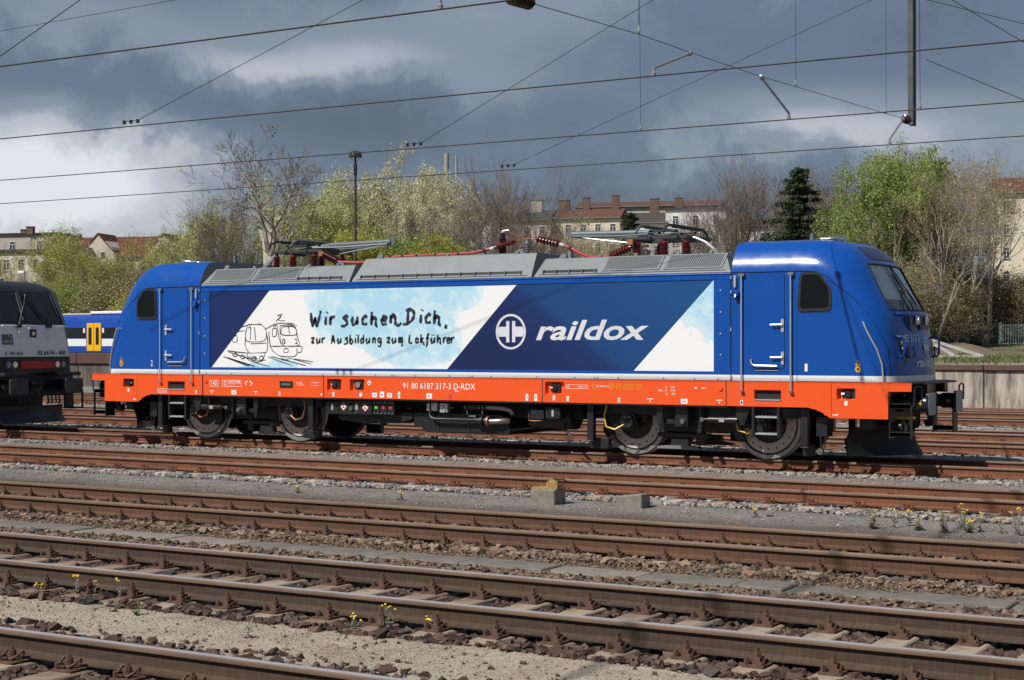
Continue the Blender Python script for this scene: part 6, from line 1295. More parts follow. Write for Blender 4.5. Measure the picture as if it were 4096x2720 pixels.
# ------------------------------------------------------------------ lamp posts
lp = empty('yard_lamp', (-26.0, 31.4, -.2)); tag(lp, 'dark lamp post with a mushroom shaped shade behind the locomotive', 'lamp post')
MB().lathe([(.11, -.25), (.085, 4), (.062, 10.1)], (0, 0, 0), (0, 0, 1), 12).build('post', plain('weathered_post', (.045, .038, .034), .85, 0, (.07, .06, .052), 6), lp, smooth=50)
MB().lathe([(.06, 10.05), (.085, 10.12), (.085, 10.2), (.07, 10.25), (.09, 10.32), (.09, 10.5), (.05, 10.68), (.05, 10.95)], (0, 0, 0), (0, 0, 1), 12).build('lamp_neck', M_black2, lp, smooth=40)
MB().lathe([(.31, 10.90), (.315, 10.92), (.29, 11.05), (.22, 11.14), (.12, 11.19), (.02, 11.20), (.02, 11.17), (.12, 11.15), (.20, 11.10), (.27, 11.02), (.30, 10.92)], (0, 0, 0), (0, 0, 1), 24).build('lamp_shade', plain('enamel_shade', (.05, .046, .043), .22, .1), lp, smooth=50)
for k in range(4): a = rad(45 + 90 * k); MB().tube([(.07*math.cos(a), .07*math.sin(a), 10.7), (.27*math.cos(a), .27*math.sin(a), 10.92)], .010, 4).build('shade_stay', M_black2, lp)
MB().box(.06, .20, -.03, .03, 7.6, 7.64).build('bracket', M_galv, lp)
l2 = empty('platform_lamp', (-75.0, 56.4, 1.4)); tag(l2, 'slim grey lamp post with a flat white head by the bushes', 'lamp post')
MB().cyl((0, 0, 0), (0, 0, 6.2), .06, 10).build('post', M_galv, l2); MB().box(-.60, .08, -.15, .15, 6.15, 6.32).build('lamp_head', M_rcw, l2, bevel=.03)

# ------------------------------------------------------------------ buffer stop, fence, mound
M_bs = plain('pale_grey_paint', (.50, .52, .51), .7, 0, (.34, .34, .33), 5)
bs = empty('buffer_stop', (-4.4, 52.5, 1.4), rad(14)); tag(bs, 'pale grey steel buffer stop with slanting braces on the bank', 'buffer stop')
for y0 in (-.8, .8):
    MB().obox((-.2, y0, .10), (3.6, .16, .14), Matrix.Identity(3)).build('base_rail', M_bs, bs)
    for a, b in (((-1.6, 1.15), (1.6, .12)), ((-1.5, 1.15), (-1.7, .12)), ((-1.2, 1.0), (.2, .15)), ((-.6, .85), (-1.5, .15))):
        A, B = Vector((a[0], y0, a[1])), Vector((b[0], y0, b[1])); d = B - A; MB().obox((A + B) / 2, (d.length, .13, .15), Matrix.Rotation(-math.atan2(d.z, d.x), 3, 'Y')).build('brace', M_bs, bs)
MB().box(-1.75, -1.5, -1.1, 1.1, .95, 1.25).build('stop_beam', M_bs, bs, bevel=.02)
fe = empty('metal_fence', (-5.9, 69.5, 2.05), rad(24)); tag(fe, 'light blue metal bar fence in front of the brush', 'fence')
M_fe = plain('pale_blue_paint', (.62, .73, .75), .6, 0, (.5, .6, .62), 6); first = None
for z in (.12, 1.22): MB().box(0, 9.5, -.025, .025, z, z + .06).build('rail', M_fe, fe)
for k in range(64):
    if first is None: first = MB().box(-.022, .022, -.02, .02, 0, 1.3).build('bar', M_fe, fe, loc=(.02, 0, 0))
    else: dup(first, fe, (.02 + k * .15, 0, 0))
MB().box(-.08, .08, -.08, .08, -.3, 1.42).build('post', M_fe, fe)
mn = MB(); rr = random.Random(5); n_ = 22; vs = [(0, 0, .62)]
for k in range(1, 6):
    for i in range(n_):
        a = 6.283 * i / n_; vs.append((math.cos(a) * k * .55 * (1 + rr.uniform(-.1, .1)), math.sin(a) * k * .42, .62 * math.cos(k / 5 * 1.57) + rr.uniform(-.05, .05) - (.15 if k == 5 else 0)))
mn.add(vs, [[0, 1 + i, 1 + (i + 1) % n_] for i in range(n_)] + [[1 + (k-1)*n_ + i, 1 + k*n_ + i, 1 + k*n_ + (i+1) % n_, 1 + (k-1)*n_ + (i+1) % n_] for k in range(1, 5) for i in range(n_)])
tag(mn.build('earth_mound', plain('dry_earth', (.20, .15, .11), .95, 0, (.13, .10, .07), 2, bump=.8, bscale=12, bdist=.05), smooth=70, loc=(-6.9, 62.5, 1.6)), 'low mound of dry brown earth at the foot of the trees', 'mound')

# ------------------------------------------------------------------ trees
def leaf_mat(name, stops, trans=.35):
    t = NT(name); g = t.n('ShaderNodeNewGeometry'); c = t.ramp(g.outputs['Random Per Island'], stops)
    t.b.inputs['Roughness'].default_value = .7; t.b.inputs['Specular IOR Level'].default_value = .25; t.l(c, t.b.inputs['Base Color'])
    tl = t.n('ShaderNodeBsdfTranslucent'); t.l(c, tl.inputs[0]); m = t.n('ShaderNodeMixShader'); m.inputs[0].default_value = trans
    t.l(t.b.outputs[0], m.inputs[1]); t.l(tl.outputs[0], m.inputs[2]); t.l(m.outputs[0], t.t.nodes['Material Output'].inputs['Surface']); return t.m
LM = {'silver': leaf_mat('silver_buds', [(0, (0.416,0.416,0.250)), (.5, (0.624,0.614,0.395)), (1, (0.800,0.800,0.562))]), 'pale': leaf_mat('pale_green_buds', [(0, (0.346,0.389,0.130)), (.5, (0.540,0.583,0.227)), (1, (0.734,0.756,0.367))]),
      'green': leaf_mat('fresh_green', [(0, (0.176,0.242,0.055)), (.5, (0.275,0.363,0.088)), (1, (0.407,0.484,0.154))]), 'ymap': leaf_mat('yellow_green', [(0, (0.299,0.299,0.057)), (.5, (0.437,0.437,0.081)), (1, (0.598,0.575,0.149))]),
      'yel': leaf_mat('young_yellow_green', [(0, (0.281,0.281,0.076)), (.5, (0.454,0.454,0.108)), (1, (0.648,0.648,0.184))]), 'olive': leaf_mat('olive_buds', [(0, (0.259,0.205,0.086)), (.5, (0.400,0.335,0.140)), (1, (0.583,0.508,0.238))]),
      'bud': leaf_mat('brown_buds', [(0, (0.144,0.104,0.072)), (1, (0.240,0.176,0.120))]), 'bushg': leaf_mat('bush_green', [(0, (0.150,0.210,0.050)), (.5, (0.250,0.320,0.070)), (1, (0.380,0.430,0.120))]), 'bushb': leaf_mat('bush_brown', [(0, (0.210,0.179,0.089)), (.5, (0.315,0.275,0.131)), (1, (0.441,0.399,0.210))]),
      'spruce': leaf_mat('spruce_needles', [(0, (0.021,0.035,0.018)), (.5, (0.042,0.064,0.029)), (1, (0.079,0.102,0.046))], .1)}
BK = {'dark': plain('dark_bark', (.10, .082, .066), .9, 0, (.16, .135, .11), 4), 'grey': plain('grey_bark', (.19, .17, .145), .9, 0, (.27, .245, .21), 3), 'pale': plain('pale_bark', (.42, .39, .345), .85, 0, (.24, .21, .18), 2), 'twig': plain('twig_brown', (.15, .118, .092), .9, 0, (.21, .17, .135), 2), 'twigg': plain('twig_grey', (.27, .245, .205), .9, 0, (.36, .33, .28), 2)}
def tubes(segs, n):
    A = np.array([s_[0] for s_ in segs]); B = np.array([s_[1] for s_ in segs]); r0 = np.array([s_[2] for s_ in segs]); r1 = np.array([s_[3] for s_ in segs])
    d = B - A; d /= np.linalg.norm(d, axis=1)[:, None] + 1e-9; ref = np.where(np.abs(d[:, 2:3]) < .9, [[0, 0, 1.]], [[1., 0, 0]]); a = np.cross(d, ref); a /= np.linalg.norm(a, axis=1)[:, None]; b = np.cross(a, d)
    V = []
    for C_, r in ((A, r0), (B, r1)):
        for k in range(n): t = 2*math.pi*k/n; V.append(C_ + (a*math.cos(t) + b*math.sin(t)) * r[:, None])
    V = np.stack(V, 1); m = len(segs); F = np.array([[k, (k+1) % n, n + (k+1) % n, n + k] for k in range(n)]); return V.reshape(-1, 3), (np.arange(m)[:, None, None]*2*n + F[None]).reshape(-1, 4)
def grow(seed, h, lev=5, spread=.75, up=.12, trunk=.35, stems=1, kids=1.5, ratio=.62, wig=.10, r0=None, start=1, lean=.05):
    R_ = random.Random(seed); out = []
    def rv(): return Vector((R_.gauss(0, 1), R_.gauss(0, 1), R_.gauss(0, 1)))
    def rec(p, d, L, r, l):
        ns = (6, 5, 4, 3, 3, 2)[min(l, 5)]
        for i in range(ns):
            d = (d + rv() * wig + Vector((0, 0, up * (1 if l else .3)))).normalized(); q = p + d * (L / ns); rb = r * (1 - .6 * (i + 1) / ns); ra = r * (1 - .6 * i / ns)
            out.append((tuple(p), tuple(q), ra, rb, l))
            if l < lev - 1 and (i >= (start if l == 0 else 1)):
                k = int(kids + R_.random()) + (1 if i == ns - 1 else 0)
                for _ in range(k):
                    ax = d.cross(rv()).normalized(); ang = spread * R_.uniform(.55, 1.25); dd = (Matrix.Rotation(ang, 3, ax) @ d)
                    rec(q.copy(), dd, L * ratio * R_.uniform(.7, 1.15) * (1 if l else (1.15 - .5 * i / ns)), max(rb * .62, .006), l + 1)
            p = q
    for s_ in range(stems):
        a = 6.283 * s_ / stems + R_.random(); tilt = lean + (.32 * R_.uniform(.5, 1.2) if stems > 1 else 0)
        rec(Vector((.12*math.cos(a)*(stems > 1), .12*math.sin(a)*(stems > 1), -.3)), Vector((math.cos(a)*tilt, math.sin(a)*tilt, 1)).normalized(), h * (.62 if stems == 1 else .6) * R_.uniform(.9, 1.05), r0 or h * .014, 0)
    return out, float(np.percentile([s_[1][2] for s_ in out], 98.5))
def leaves(segs, minlev, per, size, jit, seed, aspect=.6):
    S_ = [s_ for s_ in segs if s_[4] >= minlev]; g = np.random.default_rng(seed); A = np.array([s_[0] for s_ in S_]); B = np.array([s_[1] for s_ in S_])
    n = int(len(S_) * per); k = g.integers(0, len(S_), n); P = A[k] + (B[k] - A[k]) * g.uniform(0, 1, (n, 1)) + g.normal(0, jit, (n, 3))
    u = g.normal(size=(n, 3)); u /= np.linalg.norm(u, axis=1)[:, None]; w = np.cross(u, g.normal(size=(n, 3))); w /= np.linalg.norm(w, axis=1)[:, None]
    s_ = size * np.exp(g.normal(0, .3, (n, 1))); V = np.stack([P - u*s_, P + w*s_*aspect, P + u*s_, P - w*s_*aspect], 1); return V.reshape(-1, 3), (np.arange(n)[:, None]*4 + np.arange(4)[None])
def mesh_of(name, parts):                     # (V, F, material) blocks
    Vs, Fs, Ms, mats, o = [], [], [], [], 0
    for V, F, m in parts: Vs.append(V); Fs.append(F + o); Ms += [len(mats)] * len(F); mats.append(m); o += len(V)
    ob = fast(name, np.concatenate(Vs), np.concatenate(Fs), mats); ob.data.polygons.foreach_set('material_index', np.array(Ms, np.int32)); me = ob.data; D.objects.remove(ob); return me
PT = {}
def proto(kind, seed, bark, twig, leaf, per, lsize, jit, thin=1.0, **k):
    h0 = k.pop('h', 10.); segs, top = grow(seed, h0, **k); lev = k.get('lev', 5); cut = max(1, lev - 3)
    segs = [(a, b, c * thin * (1.35 if l < 3 else 1), d * thin * (1.35 if l < 3 else 1), l) for a, b, c, d, l in segs]
    big = [s_ for s_ in segs if s_[4] <= cut]; small = [s_ for s_ in segs if s_[4] > cut]
    V, F = tubes(big, 5); tm = mesh_of('trunk', [(V, F, BK[bark])]); blocks = []
    V, F = tubes(small, 3); blocks.append((V, F, BK[twig]))
    if per: V, F = leaves(segs, lev - 2, per, lsize, jit, seed); blocks.append((V, F, LM[leaf]))
    PT.setdefault(kind, []).append((tm, mesh_of('crown', blocks), top))
for sd in (3, 8, 21): proto('bare', sd, 'dark', 'twig', 'bud', .12, .04, .10, thin=1.6, lev=6, kids=.95, spread=.48, up=.13, ratio=.66, wig=.10, start=1, stems=2 if sd != 8 else 1)
for sd in (31, 37): proto('bare2', sd, 'grey', 'twigg' if sd == 37 else 'twig', 'bud', .3, .04, .12, thin=1.2, lev=6, kids=1.0, spread=.56, up=.12, ratio=.64, wig=.12, stems=3)
proto('bigbare', 44, 'pale', 'twig', 'bud', .15, .04, .1, thin=2.0, lev=6, kids=1.15, spread=.74, up=.07, ratio=.62, wig=.13, start=2)
for sd in (51, 53): proto('silver', sd, 'grey', 'twigg', 'silver', 2.6, .058, .14, thin=1.3, lev=6, kids=1.05, spread=.40, up=.20, ratio=.64, wig=.08, stems=4)
for sd in (61, 67): proto('pale', sd, 'grey', 'twigg', 'pale', 2.0, .066, .18, thin=1.3, lev=6, kids=1.0, spread=.46, up=.18, ratio=.64, wig=.10, stems=3)
for sd in (71, 73): proto('green', sd, 'dark', 'twig', 'green', 5.0, .058, .16, thin=1.35, lev=6, kids=1.1, spread=.56, up=.12, ratio=.63, wig=.10, stems=2, start=1)
proto('ymaple', 81, 'dark', 'twig', 'ymap', 4.2, .055, .15, lev=6, kids=1.15, spread=.62, up=.10, ratio=.62, stems=2)
for sd in (91, 97): proto('yel', sd, 'dark', 'twig', 'yel', 1.5, .062, .20, thin=1.3, lev=6, kids=1.0, spread=.52, up=.14, ratio=.64, stems=3)
for sd in (101, 103, 107): proto('olive', sd, 'grey', 'twigg' if sd != 103 else 'twig', 'olive', 1.2, .05, .18, thin=1.3, lev=6, kids=1.0, spread=.48, up=.15, ratio=.64, wig=.11, stems=3 if sd != 103 else 2)
for sd in (111, 113): proto('birch', sd, 'pale', 'twigg', 'olive', .6, .045, .18, thin=.95, lev=6, kids=1.05, spread=.48, up=.13, ratio=.62, wig=.10, stems=2, start=2)
for sd in (121, 123): proto('bush', sd, 'dark', 'twig', 'bushg' if sd == 121 else 'yel', 1.6, .062, .24, h=5., lev=5, kids=1.5, spread=.68, up=.10, ratio=.66, wig=.14, stems=6, start=0)
proto('rbush', 131, 'dark', 'twig', 'bushb', 3.0, .06, .25, h=5., lev=5, kids=1.6, spread=.85, up=.03, ratio=.66, wig=.14, stems=6, start=0)
for sd in (141, 143): proto('thick', sd, 'grey', 'twigg', 'bushb', 1.3, .048, .25, h=5., lev=5, kids=1.6, spread=.70, up=.08, ratio=.68, wig=.16, stems=7, start=0)
def spruce(seed, h=10.):
    R_ = random.Random(seed); segs = [((0, 0, -.3), (0, 0, h*.5), .14, .09, 0), ((0, 0, h*.5), (0, 0, h), .09, .01, 0)]; z = h * .10
    while z < h * .99:
        t = z / h; L = (1 - t) ** .85 * h * .37 + .10
        for k in range(R_.randint(5, 7)):
            a = R_.uniform(0, 6.283); l_ = L * R_.uniform(.6, 1.12); p = Vector((0, 0, z)); d = Vector((math.cos(a), math.sin(a), .12))
            for i in range(4):
                q = p + d * l_ / 4; segs.append((tuple(p), tuple(q), .03*(1-t)*(1-i/5)+.006, .02*(1-t)*(1-i/5)+.005, 1))
                for m_ in range(2): b = q + Vector((R_.uniform(-.3, .3), R_.uniform(-.3, .3), -.22 * R_.random())) * (l_ * .5); segs.append((tuple(q), tuple(b), .008, .004, 2))
                p = q; d = (d + Vector((0, 0, -.10 if i < 2 else .06))).normalized()
        z += h * .034 * R_.uniform(.8, 1.2)
    V, F = tubes([s_ for s_ in segs if s_[4] == 0], 6); tm = mesh_of('trunk', [(V, F, BK['dark'])])
    V, F = tubes([s_ for s_ in segs if s_[4] > 0], 3); V2, F2 = leaves(segs, 1, 10, .085, .06, seed, .4); PT.setdefault('spruce', []).append((tm, mesh_of('crown', [(V, F, BK['dark']), (V2, F2, LM['spruce'])]), h))
spruce(5)
LB = {'bare': ('bare brown tree standing behind the locomotive roof', 'bare tree'), 'bare2': ('bushy leafless tree behind the locomotive', 'bare tree'), 'bigbare': ('large pale barked leafless tree left of the mushroom lamp', 'bare tree'), 'silver': ('tall silvery grey green tree behind the mushroom lamp', 'tree'),
      'pale': ('pale yellow green tree coming into bud', 'tree'), 'green': ('fresh bright green leafy tree behind the cab', 'tree'), 'ymaple': ('low bright yellow green tree behind the pantograph', 'tree'), 'yel': ('young yellow green tree in front of the red roofed houses', 'tree'),
      'olive': ('olive brown tree with small buds', 'tree'), 'birch': ('pale barked slender tree on the bank', 'tree'), 'bush': ('green leafy bush behind the railcar', 'bush'), 'rbush': ('round brown green bush behind the railcar', 'bush'), 'thick': ('brown thicket on the bank behind the buffer stop', 'bush'), 'spruce': ('dark green spruce tree behind the cab roof', 'spruce'), 'conif': ('dark ivy covered tree in front of the houses', 'tree')}
NM = {'bare': 'bare_tree', 'bare2': 'bare_tree', 'bigbare': 'bare_tree', 'bush': 'bush', 'rbush': 'bush', 'thick': 'bush', 'spruce': 'spruce_tree', 'birch': 'birch_tree', 'green': 'maple_tree', 'ymaple': 'maple_tree', 'silver': 'poplar_tree'}
LAB2 = {('birch', -7.8): 'pale forked tree rising from the earth mound', ('birch', -6.7): 'tall pale slender tree just behind the end of the metal fence', ('birch', -8.3): 'pale trunked tree between the cab and the earth mound', ('birch', -9.6): 'tall pale slender tree next to the fresh green tree', ('birch', -5.6): 'pale trunked tree just behind the buffer stop', ('birch', -3.6): 'pale trunked tree in front of the metal fence',
 ('pale', -68.7): 'small pale green tree beside the gable of the long red roofed house', ('pale', -62.2): 'pale green tree between the red roofed house and the large bare tree', ('pale', -59.5): 'pale green tree close behind the large pale barked tree', ('pale', -54.7): 'tall pale green tree between the large bare tree and the mushroom lamp', ('pale', -54.6): 'pale green tree just before the silvery trees',
 ('silver', -49.0): 'smaller silvery tree beside the bare brown trees', ('silver', -56.2): 'tallest silvery grey green tree behind the mushroom lamp'}
TREES = [('olive', -80.6, 60.8, 1.61, 7.0), ('yel', -82.8, 65.3, 1.87, 9.8), ('yel', -75.0, 60.5, 1.6, 6.6), ('yel', -83.7, 70.5, 2.17, 10.2), ('olive', -74.8, 64.2, 1.81, 7.6), ('yelgrn', -75.0, 67.5, 2.0, 9.2), ('rbush', -66.6, 60.9, 1.62, 5.6), ('bush', -64.3, 58.2, 1.4, 4.0), ('yel', -73.2, 70.9, 2.19, 9.9), ('rbush', -68.9, 58.9, 1.4, 4.0), ('bush', -72.9, 58.5, 1.4, 5.0), ('pale', -68.7, 67.7, 2.01, 8.3),
 ('bigbare', -51.3, 55.0, 1.4, 14.4), ('pale', -62.2, 63.4, 1.77, 11.5), ('bare2', -57.1, 60.5, 1.54, 11.6), ('pale', -59.5, 67.3, 1.99, 10.9), ('pale', -54.7, 64.3, 1.82, 13.3), ('pale', -54.6, 67.9, 2.02, 12.0), ('silver', -56.5, 74.9, 2.42, 14.3), ('silver', -56.2, 78.5, 2.63, 15.2), ('silver', -53.0, 78.1, 2.61, 14.6), ('silver', -49.0, 73.5, 2.34, 12.6), ('ymaple', -38.2, 50.8, 1.4, 7.9), ('ymaple', -40.9, 52.7, 1.4, 7.1), ('bush', -39.4, 55.9, 1.4, 7.2),
 ('bare', -46.8, 74.8, 2.42, 13.2), ('bare', -42.8, 71.3, 2.22, 11.5), ('bare', -44.4, 78.5, 2.63, 13.6), ('bare', -44.2, 82.1, 2.84, 13.5), ('bare2', -42.4, 65.8, 1.9, 10.1), ('bare2', -38.4, 65.8, 1.9, 9.0), ('olive', -49.2, 96.6, 3.74, 10.6), ('olive', -43.6, 88.3, 3.21, 8.5), ('conif', -49.5, 108.0, 4.46, 11.2), ('bare2', -39.9, 73.0, 2.32, 8.6), ('bare2', -47.9, 109.0, 4.52, 9.1), ('olive', -37.5, 80.2, 2.73, 7.2),
 ('bare', -30.4, 82.1, 2.83, 13.1), ('bare', -29.5, 84.9, 3.0, 13.8), ('bare', -28.6, 87.8, 3.18, 12.4), ('bare2', -28.4, 79.8, 2.7, 9.8), ('bare2', -28.5, 91.4, 3.4, 11.7), ('bare2', -34.4, 87.9, 3.18, 9.9), ('spruce', -19.9, 73.2, 2.33, 10.7), ('bare2', -25.2, 93.3, 3.53, 12.4), ('bare', -22.2, 89.2, 3.27, 12.8), ('bare2', -20.2, 84.6, 2.98, 9.5),
 ('green', -11.9, 66.3, 1.93, 12.3), ('green', -13.2, 66.6, 2.07, 9.6), ('olive', -11.6, 72.3, 2.27, 12.1), ('birch', -7.8, 65.2, 1.87, 11.5), ('birch', -6.7, 69.4, 2.11, 12.2), ('olive', -8.6, 71.7, 2.24, 10.6), ('sprucefar', -18.6, 103.0, 4.14, 14.4), ('bare2', -12.5, 71.7, 2.24, 10.2), ('birch', -8.3, 62.6, 1.72, 9.7), ('thick', -11.5, 60.6, 1.49, 4.3), ('thick', -10.6, 64.4, 1.76, 4.4), ('thick', -8.6, 73.3, 2.1, 4.6), ('thick', -3.8, 73.2, 2.16, 4.6), ('yel', -3.5, 78.8, 2.3, 6.3), ('bush', -1.0, 76.0, 1.52, 4.0), ('thick', -11.4, 62.6, 1.55, 5.3),
 ('thick', -9.8, 66.5, 2.0, 5.4), ('thick', -13.2, 66.0, 2.0, 5.2), ('olive', -13.6, 76.0, 2.4, 9.6), ('birch', -9.6, 68.0, 2.0, 12.4)]
for i, (k, x, y, z, h) in enumerate(TREES):
    kk = {'yelgrn': 'yel', 'conif': 'spruce', 'sprucefar': 'spruce'}.get(k, k); tm, cm, top = PT[kk][i % len(PT[kk])]; lab, cat = LB.get(k, LB[kk]); s_ = h / top * (.9 if kk in ('pale', 'silver') else 1.12 if k == 'spruce' else 1.02 if kk == 'bigbare' else .95)
    if k == 'sprucefar': lab = 'dark spruce top rising behind the olive brown trees'
    if k in ('bush', 'rbush') and x > -50: lab = 'leafy bush growing on the bank'
    if k == 'olive' and x < -30: lab = 'olive tinged tree in front of the cream houses'
    if kk == 'bare': lab = 'bare brown tree between the silvery trees and the cream houses' if x < -40 else ('bare brown tree in front of the white building' if x < -25 else 'bare brown tree close behind the dark spruce')
    if kk == 'bare2': lab = 'bushy leafless tree beside the large pale barked tree' if x < -50 else ('low bushy leafless tree in front of the cream houses' if x < -37 else ('bushy leafless tree in front of the white building' if x < -26 else ('bushy leafless tree around the dark spruce' if x < -18 else 'leafless tree among the olive brown trees')))
    if kk == 'green': lab = 'tall fresh green leafy tree behind the cab' if h > 11 else 'smaller fresh green tree beside the tall green one'
    if kk == 'ymaple': lab = 'bright yellow green tree behind the pantograph' if h > 7.5 else 'smaller bright yellow green tree by the mushroom lamp post'
    lab = LAB2.get((k, x), lab)
    t = empty(NM.get(kk, 'tree'), (x, y, float(land_z(x, y)) - .1), 1.7 * i); t.scale = (s_ * (1.1 if kk in ('bush', 'rbush', 'thick') else 1), s_ * (1.1 if kk in ('bush', 'rbush', 'thick') else 1), s_); 
    if kk in ('ymaple', 'green', 'spruce'): q_ = {'ymaple': 1.2, 'green': .86, 'spruce': 1.25}[kk]; t.scale = (s_ * q_, s_ * q_, s_)
    tag(t, lab, cat, lab.split(' ')[0] + ' trees and bushes ' + kk)
    link('trunk', tm, t); link('crown', cm, t)
# grass along the bank edge
gr = np.random.default_rng(3); n = 14000; gx_ = gr.uniform(-6, 14, n); gy_ = 26.4 + gr.uniform(0, 1, n) ** .8 * 34; keep = hnoise(gx_ * .8, gy_ * .5) + gr.normal(0, .15, n) > .10; gx_, gy_ = gx_[keep], gy_[keep]; n = len(gx_)
a = gr.uniform(0, 6.28, n); hh = gr.uniform(.08, .24, n); P = np.stack([gx_, gy_, land_z(gx_, gy_) - .01], 1); w = np.stack([np.cos(a), np.sin(a), np.zeros(n)], 1) * .035; tip = np.stack([gr.normal(0, .07, n), gr.normal(0, .07, n), hh], 1)
V = np.stack([P - w, P + w, P + tip], 1).reshape(-1, 3); o = fast('grass', V, np.arange(3*n).reshape(-1, 3), leaf_mat('grass_blades', [(0, (.10,.13,.04)), (.6, (.16,.20,.06)), (1, (.28,.25,.13))], .3)); tag(o, 'short green grass on the bank above the wall', 'grass', None, 'stuff')

# ------------------------------------------------------------------ houses
def roof_mat(name, c1, c2):
    t = NT(name); v = t.coord(); w = t.n('ShaderNodeTexWave'); w.inputs['Scale'].default_value = 3.2; w.bands_direction = 'X'; w.inputs['Distortion'].default_value = .4; t.l(v, w.inputs[0])
    w2 = t.n('ShaderNodeTexWave'); w2.inputs['Scale'].default_value = 2.6; w2.bands_direction = 'Z'; t.l(v, w2.inputs[0])
    c = t.mix(t.noise(v, 1.1, 6, .7), c1, c2); c = t.mix(1., c, t.ramp(t.math('MULTIPLY', w.outputs[1], w2.outputs[1]), [(0., (.7,)*3), (.5, (1.1,)*3)]), 'MULTIPLY'); t.bump(t.math('ADD', w.outputs[1], w2.outputs[1]), .5, .05); return t.set(c, .8, 0, .3)
RM = {'red': roof_mat('red_tiles', (.185, .062, .042), (.12, .048, .036)), 'brown': roof_mat('brown_tiles', (.175, .088, .060), (.11, .06, .046)), 'grey': roof_mat('grey_felt', (.085, .088, .09), (.06, .062, .065)), 'dark': roof_mat('dark_tiles', (.10, .085, .08), (.065, .058, .056))}
WM = {k: plain('plaster_' + k, c, .9, 0, tuple(q * .82 for q in c), .6) for k, c in {'cream': (.74, .66, .52), 'pink': (.62, .53, .46), 'white': (.78, .77, .74), 'grey': (.36, .35, .33), 'beige': (.60, .56, .47), 'stone': (.46, .41, .36)}.items()}
M_wfr = plain('window_white', (.70, .70, .68), .6); M_wgl = plain('house_glass', (.05, .06, .07), .1); M_chb = plain('chimney_brick', (.16, .10, .075), .9, 0, (.10, .07, .055), 3); M_chp = plain('chimney_plaster', (.46, .40, .34), .9, 0, (.34, .29, .25), 2)
ANG = rad(17)
def house(name, x, y, z0, w, d, eave, ridge, wall, roof, label, cols, rows, rz=ANG, chim=(), cat='house', flat=False, group='houses on the hill', wsz=(1.0, 1.65), sill0=1.0, storey=3.3, gables=(), rowmask=None):
    t = empty(name, (x, y, z0), rz); tag(t, label, cat, group); e, r_ = eave - z0, ridge - z0
    MB().box(-w/2, w/2, 0, d, -3, e).build('wall', WM[wall], t)
    if flat: ro = MB().box(-w/2 - .3, w/2 + .3, -.35, d + .3, e, r_).build('roof', RM[roof], t)
    else:
        mb = MB(); mb.prism([(-.45, e - .12), (-.45, e + .10), (d/2, r_ + .1), (d + .45, e + .10), (d + .45, e - .12)][::-1], -w/2 - .15, w/2 + .15, 'yz'); ro = mb.build('roof', RM[roof], t)
        for sg in (-1, 1): MB().prism([(0, e - .1), (d, e - .1), (d/2, r_ - .12)], sg*w/2 - .1, sg*w/2 + .1, 'yz').build('gable', WM[wall], t)
        MB().box(-w/2 - .1, w/2 + .1, -.55, -.42, e - .05, e + .06).build('gutter', M_galv, t)
    for gx0, gw, gp in gables:
        MB().prism([(gx0 - gw/2, -2), (gx0 + gw/2, -2), (gx0 + gw/2, e), (gx0 + gw*.36, e + (gp - z0 - e)*.42), (gx0, gp - z0), (gx0 - gw*.36, e + (gp - z0 - e)*.42), (gx0 - gw/2, e)], -1.2, d/2).build('gable_front', WM[wall], t)
        for sg in (-1, 1):
            A, B = Vector((gx0, 0, gp - z0 + .08)), Vector((gx0 + sg*gw*.56, 0, e - .1)); mb = MB(); mb.hexa([(A.x, -1.35, A.z - .12), (B.x, -1.35, B.z - .12), (B.x, d/2, B.z - .12), (A.x, d/2, A.z - .12), (A.x, -1.35, A.z + .1), (B.x, -1.35, B.z + .1), (B.x, d/2, B.z + .1), (A.x, d/2, A.z + .1)]); mb.build('gable_roof', RM[roof], t)
        for q in (-.9, .9): o = MB().box(gx0 + q - .4, gx0 + q + .4, -1.26, -1.19, e - .4, e + .75).build('window', M_wfr, t); MB().box(gx0 + q - .33, gx0 + q + .33, -1.27, -1.255, e - .33, e + .68).build('pane', M_wgl, o)
    for j in range(rows):
        for i in range(cols):
            if rowmask and not rowmask(i, j): continue
            cxx = -w/2 + (i + .5) * w / cols; zz = e - sill0 - wsz[1] - j * storey
            o = MB().box(cxx - wsz[0]/2, cxx + wsz[0]/2, -.05, .03, zz, zz + wsz[1]).build('window', M_wfr, t)
            for k in range(2): MB().box(cxx - wsz[0]/2 + .07 + k*(wsz[0]/2 - .02), cxx - .04 + k*(wsz[0]/2 - .03), -.062, -.048, zz + .08, zz + wsz[1] - .5).build('pane', M_wgl, o)
            MB().box(cxx - wsz[0]/2 + .07, cxx + wsz[0]/2 - .07, -.062, -.048, zz + wsz[1] - .42, zz + wsz[1] - .08).build('pane', M_wgl, o)
            MB().box(cxx - wsz[0]/2 - .1, cxx + wsz[0]/2 + .1, -.14, .0, zz - .10, zz - .01).build('sill', M_chp, o)
    for cx_, cy_, cw, ctop, m_ in chim: MB().box(cx_ - cw/2, cx_ + cw/2, cy_ - .35, cy_ + .35, e, ctop - z0).build('chimney', m_, ro); MB().box(cx_ - cw/2 - .06, cx_ + cw/2 + .06, cy_ - .41, cy_ + .41, ctop - z0, ctop - z0 + .12).build('chimney_cap', M_chb, ro)
    return t
house('terraced_house', -117.5, 200.9, 10.1, 13.5, 9, 23.25, 25.18, 'pink', 'grey', 'terraced house with a grey roof and plastered chimneys', 5, 3, chim=((-4.8, 4, 1.1, 26.36, M_chb), (-1.2, 4, 1.4, 26.70, M_chp), (3.6, 4, 2.0, 26.91, M_chp)))
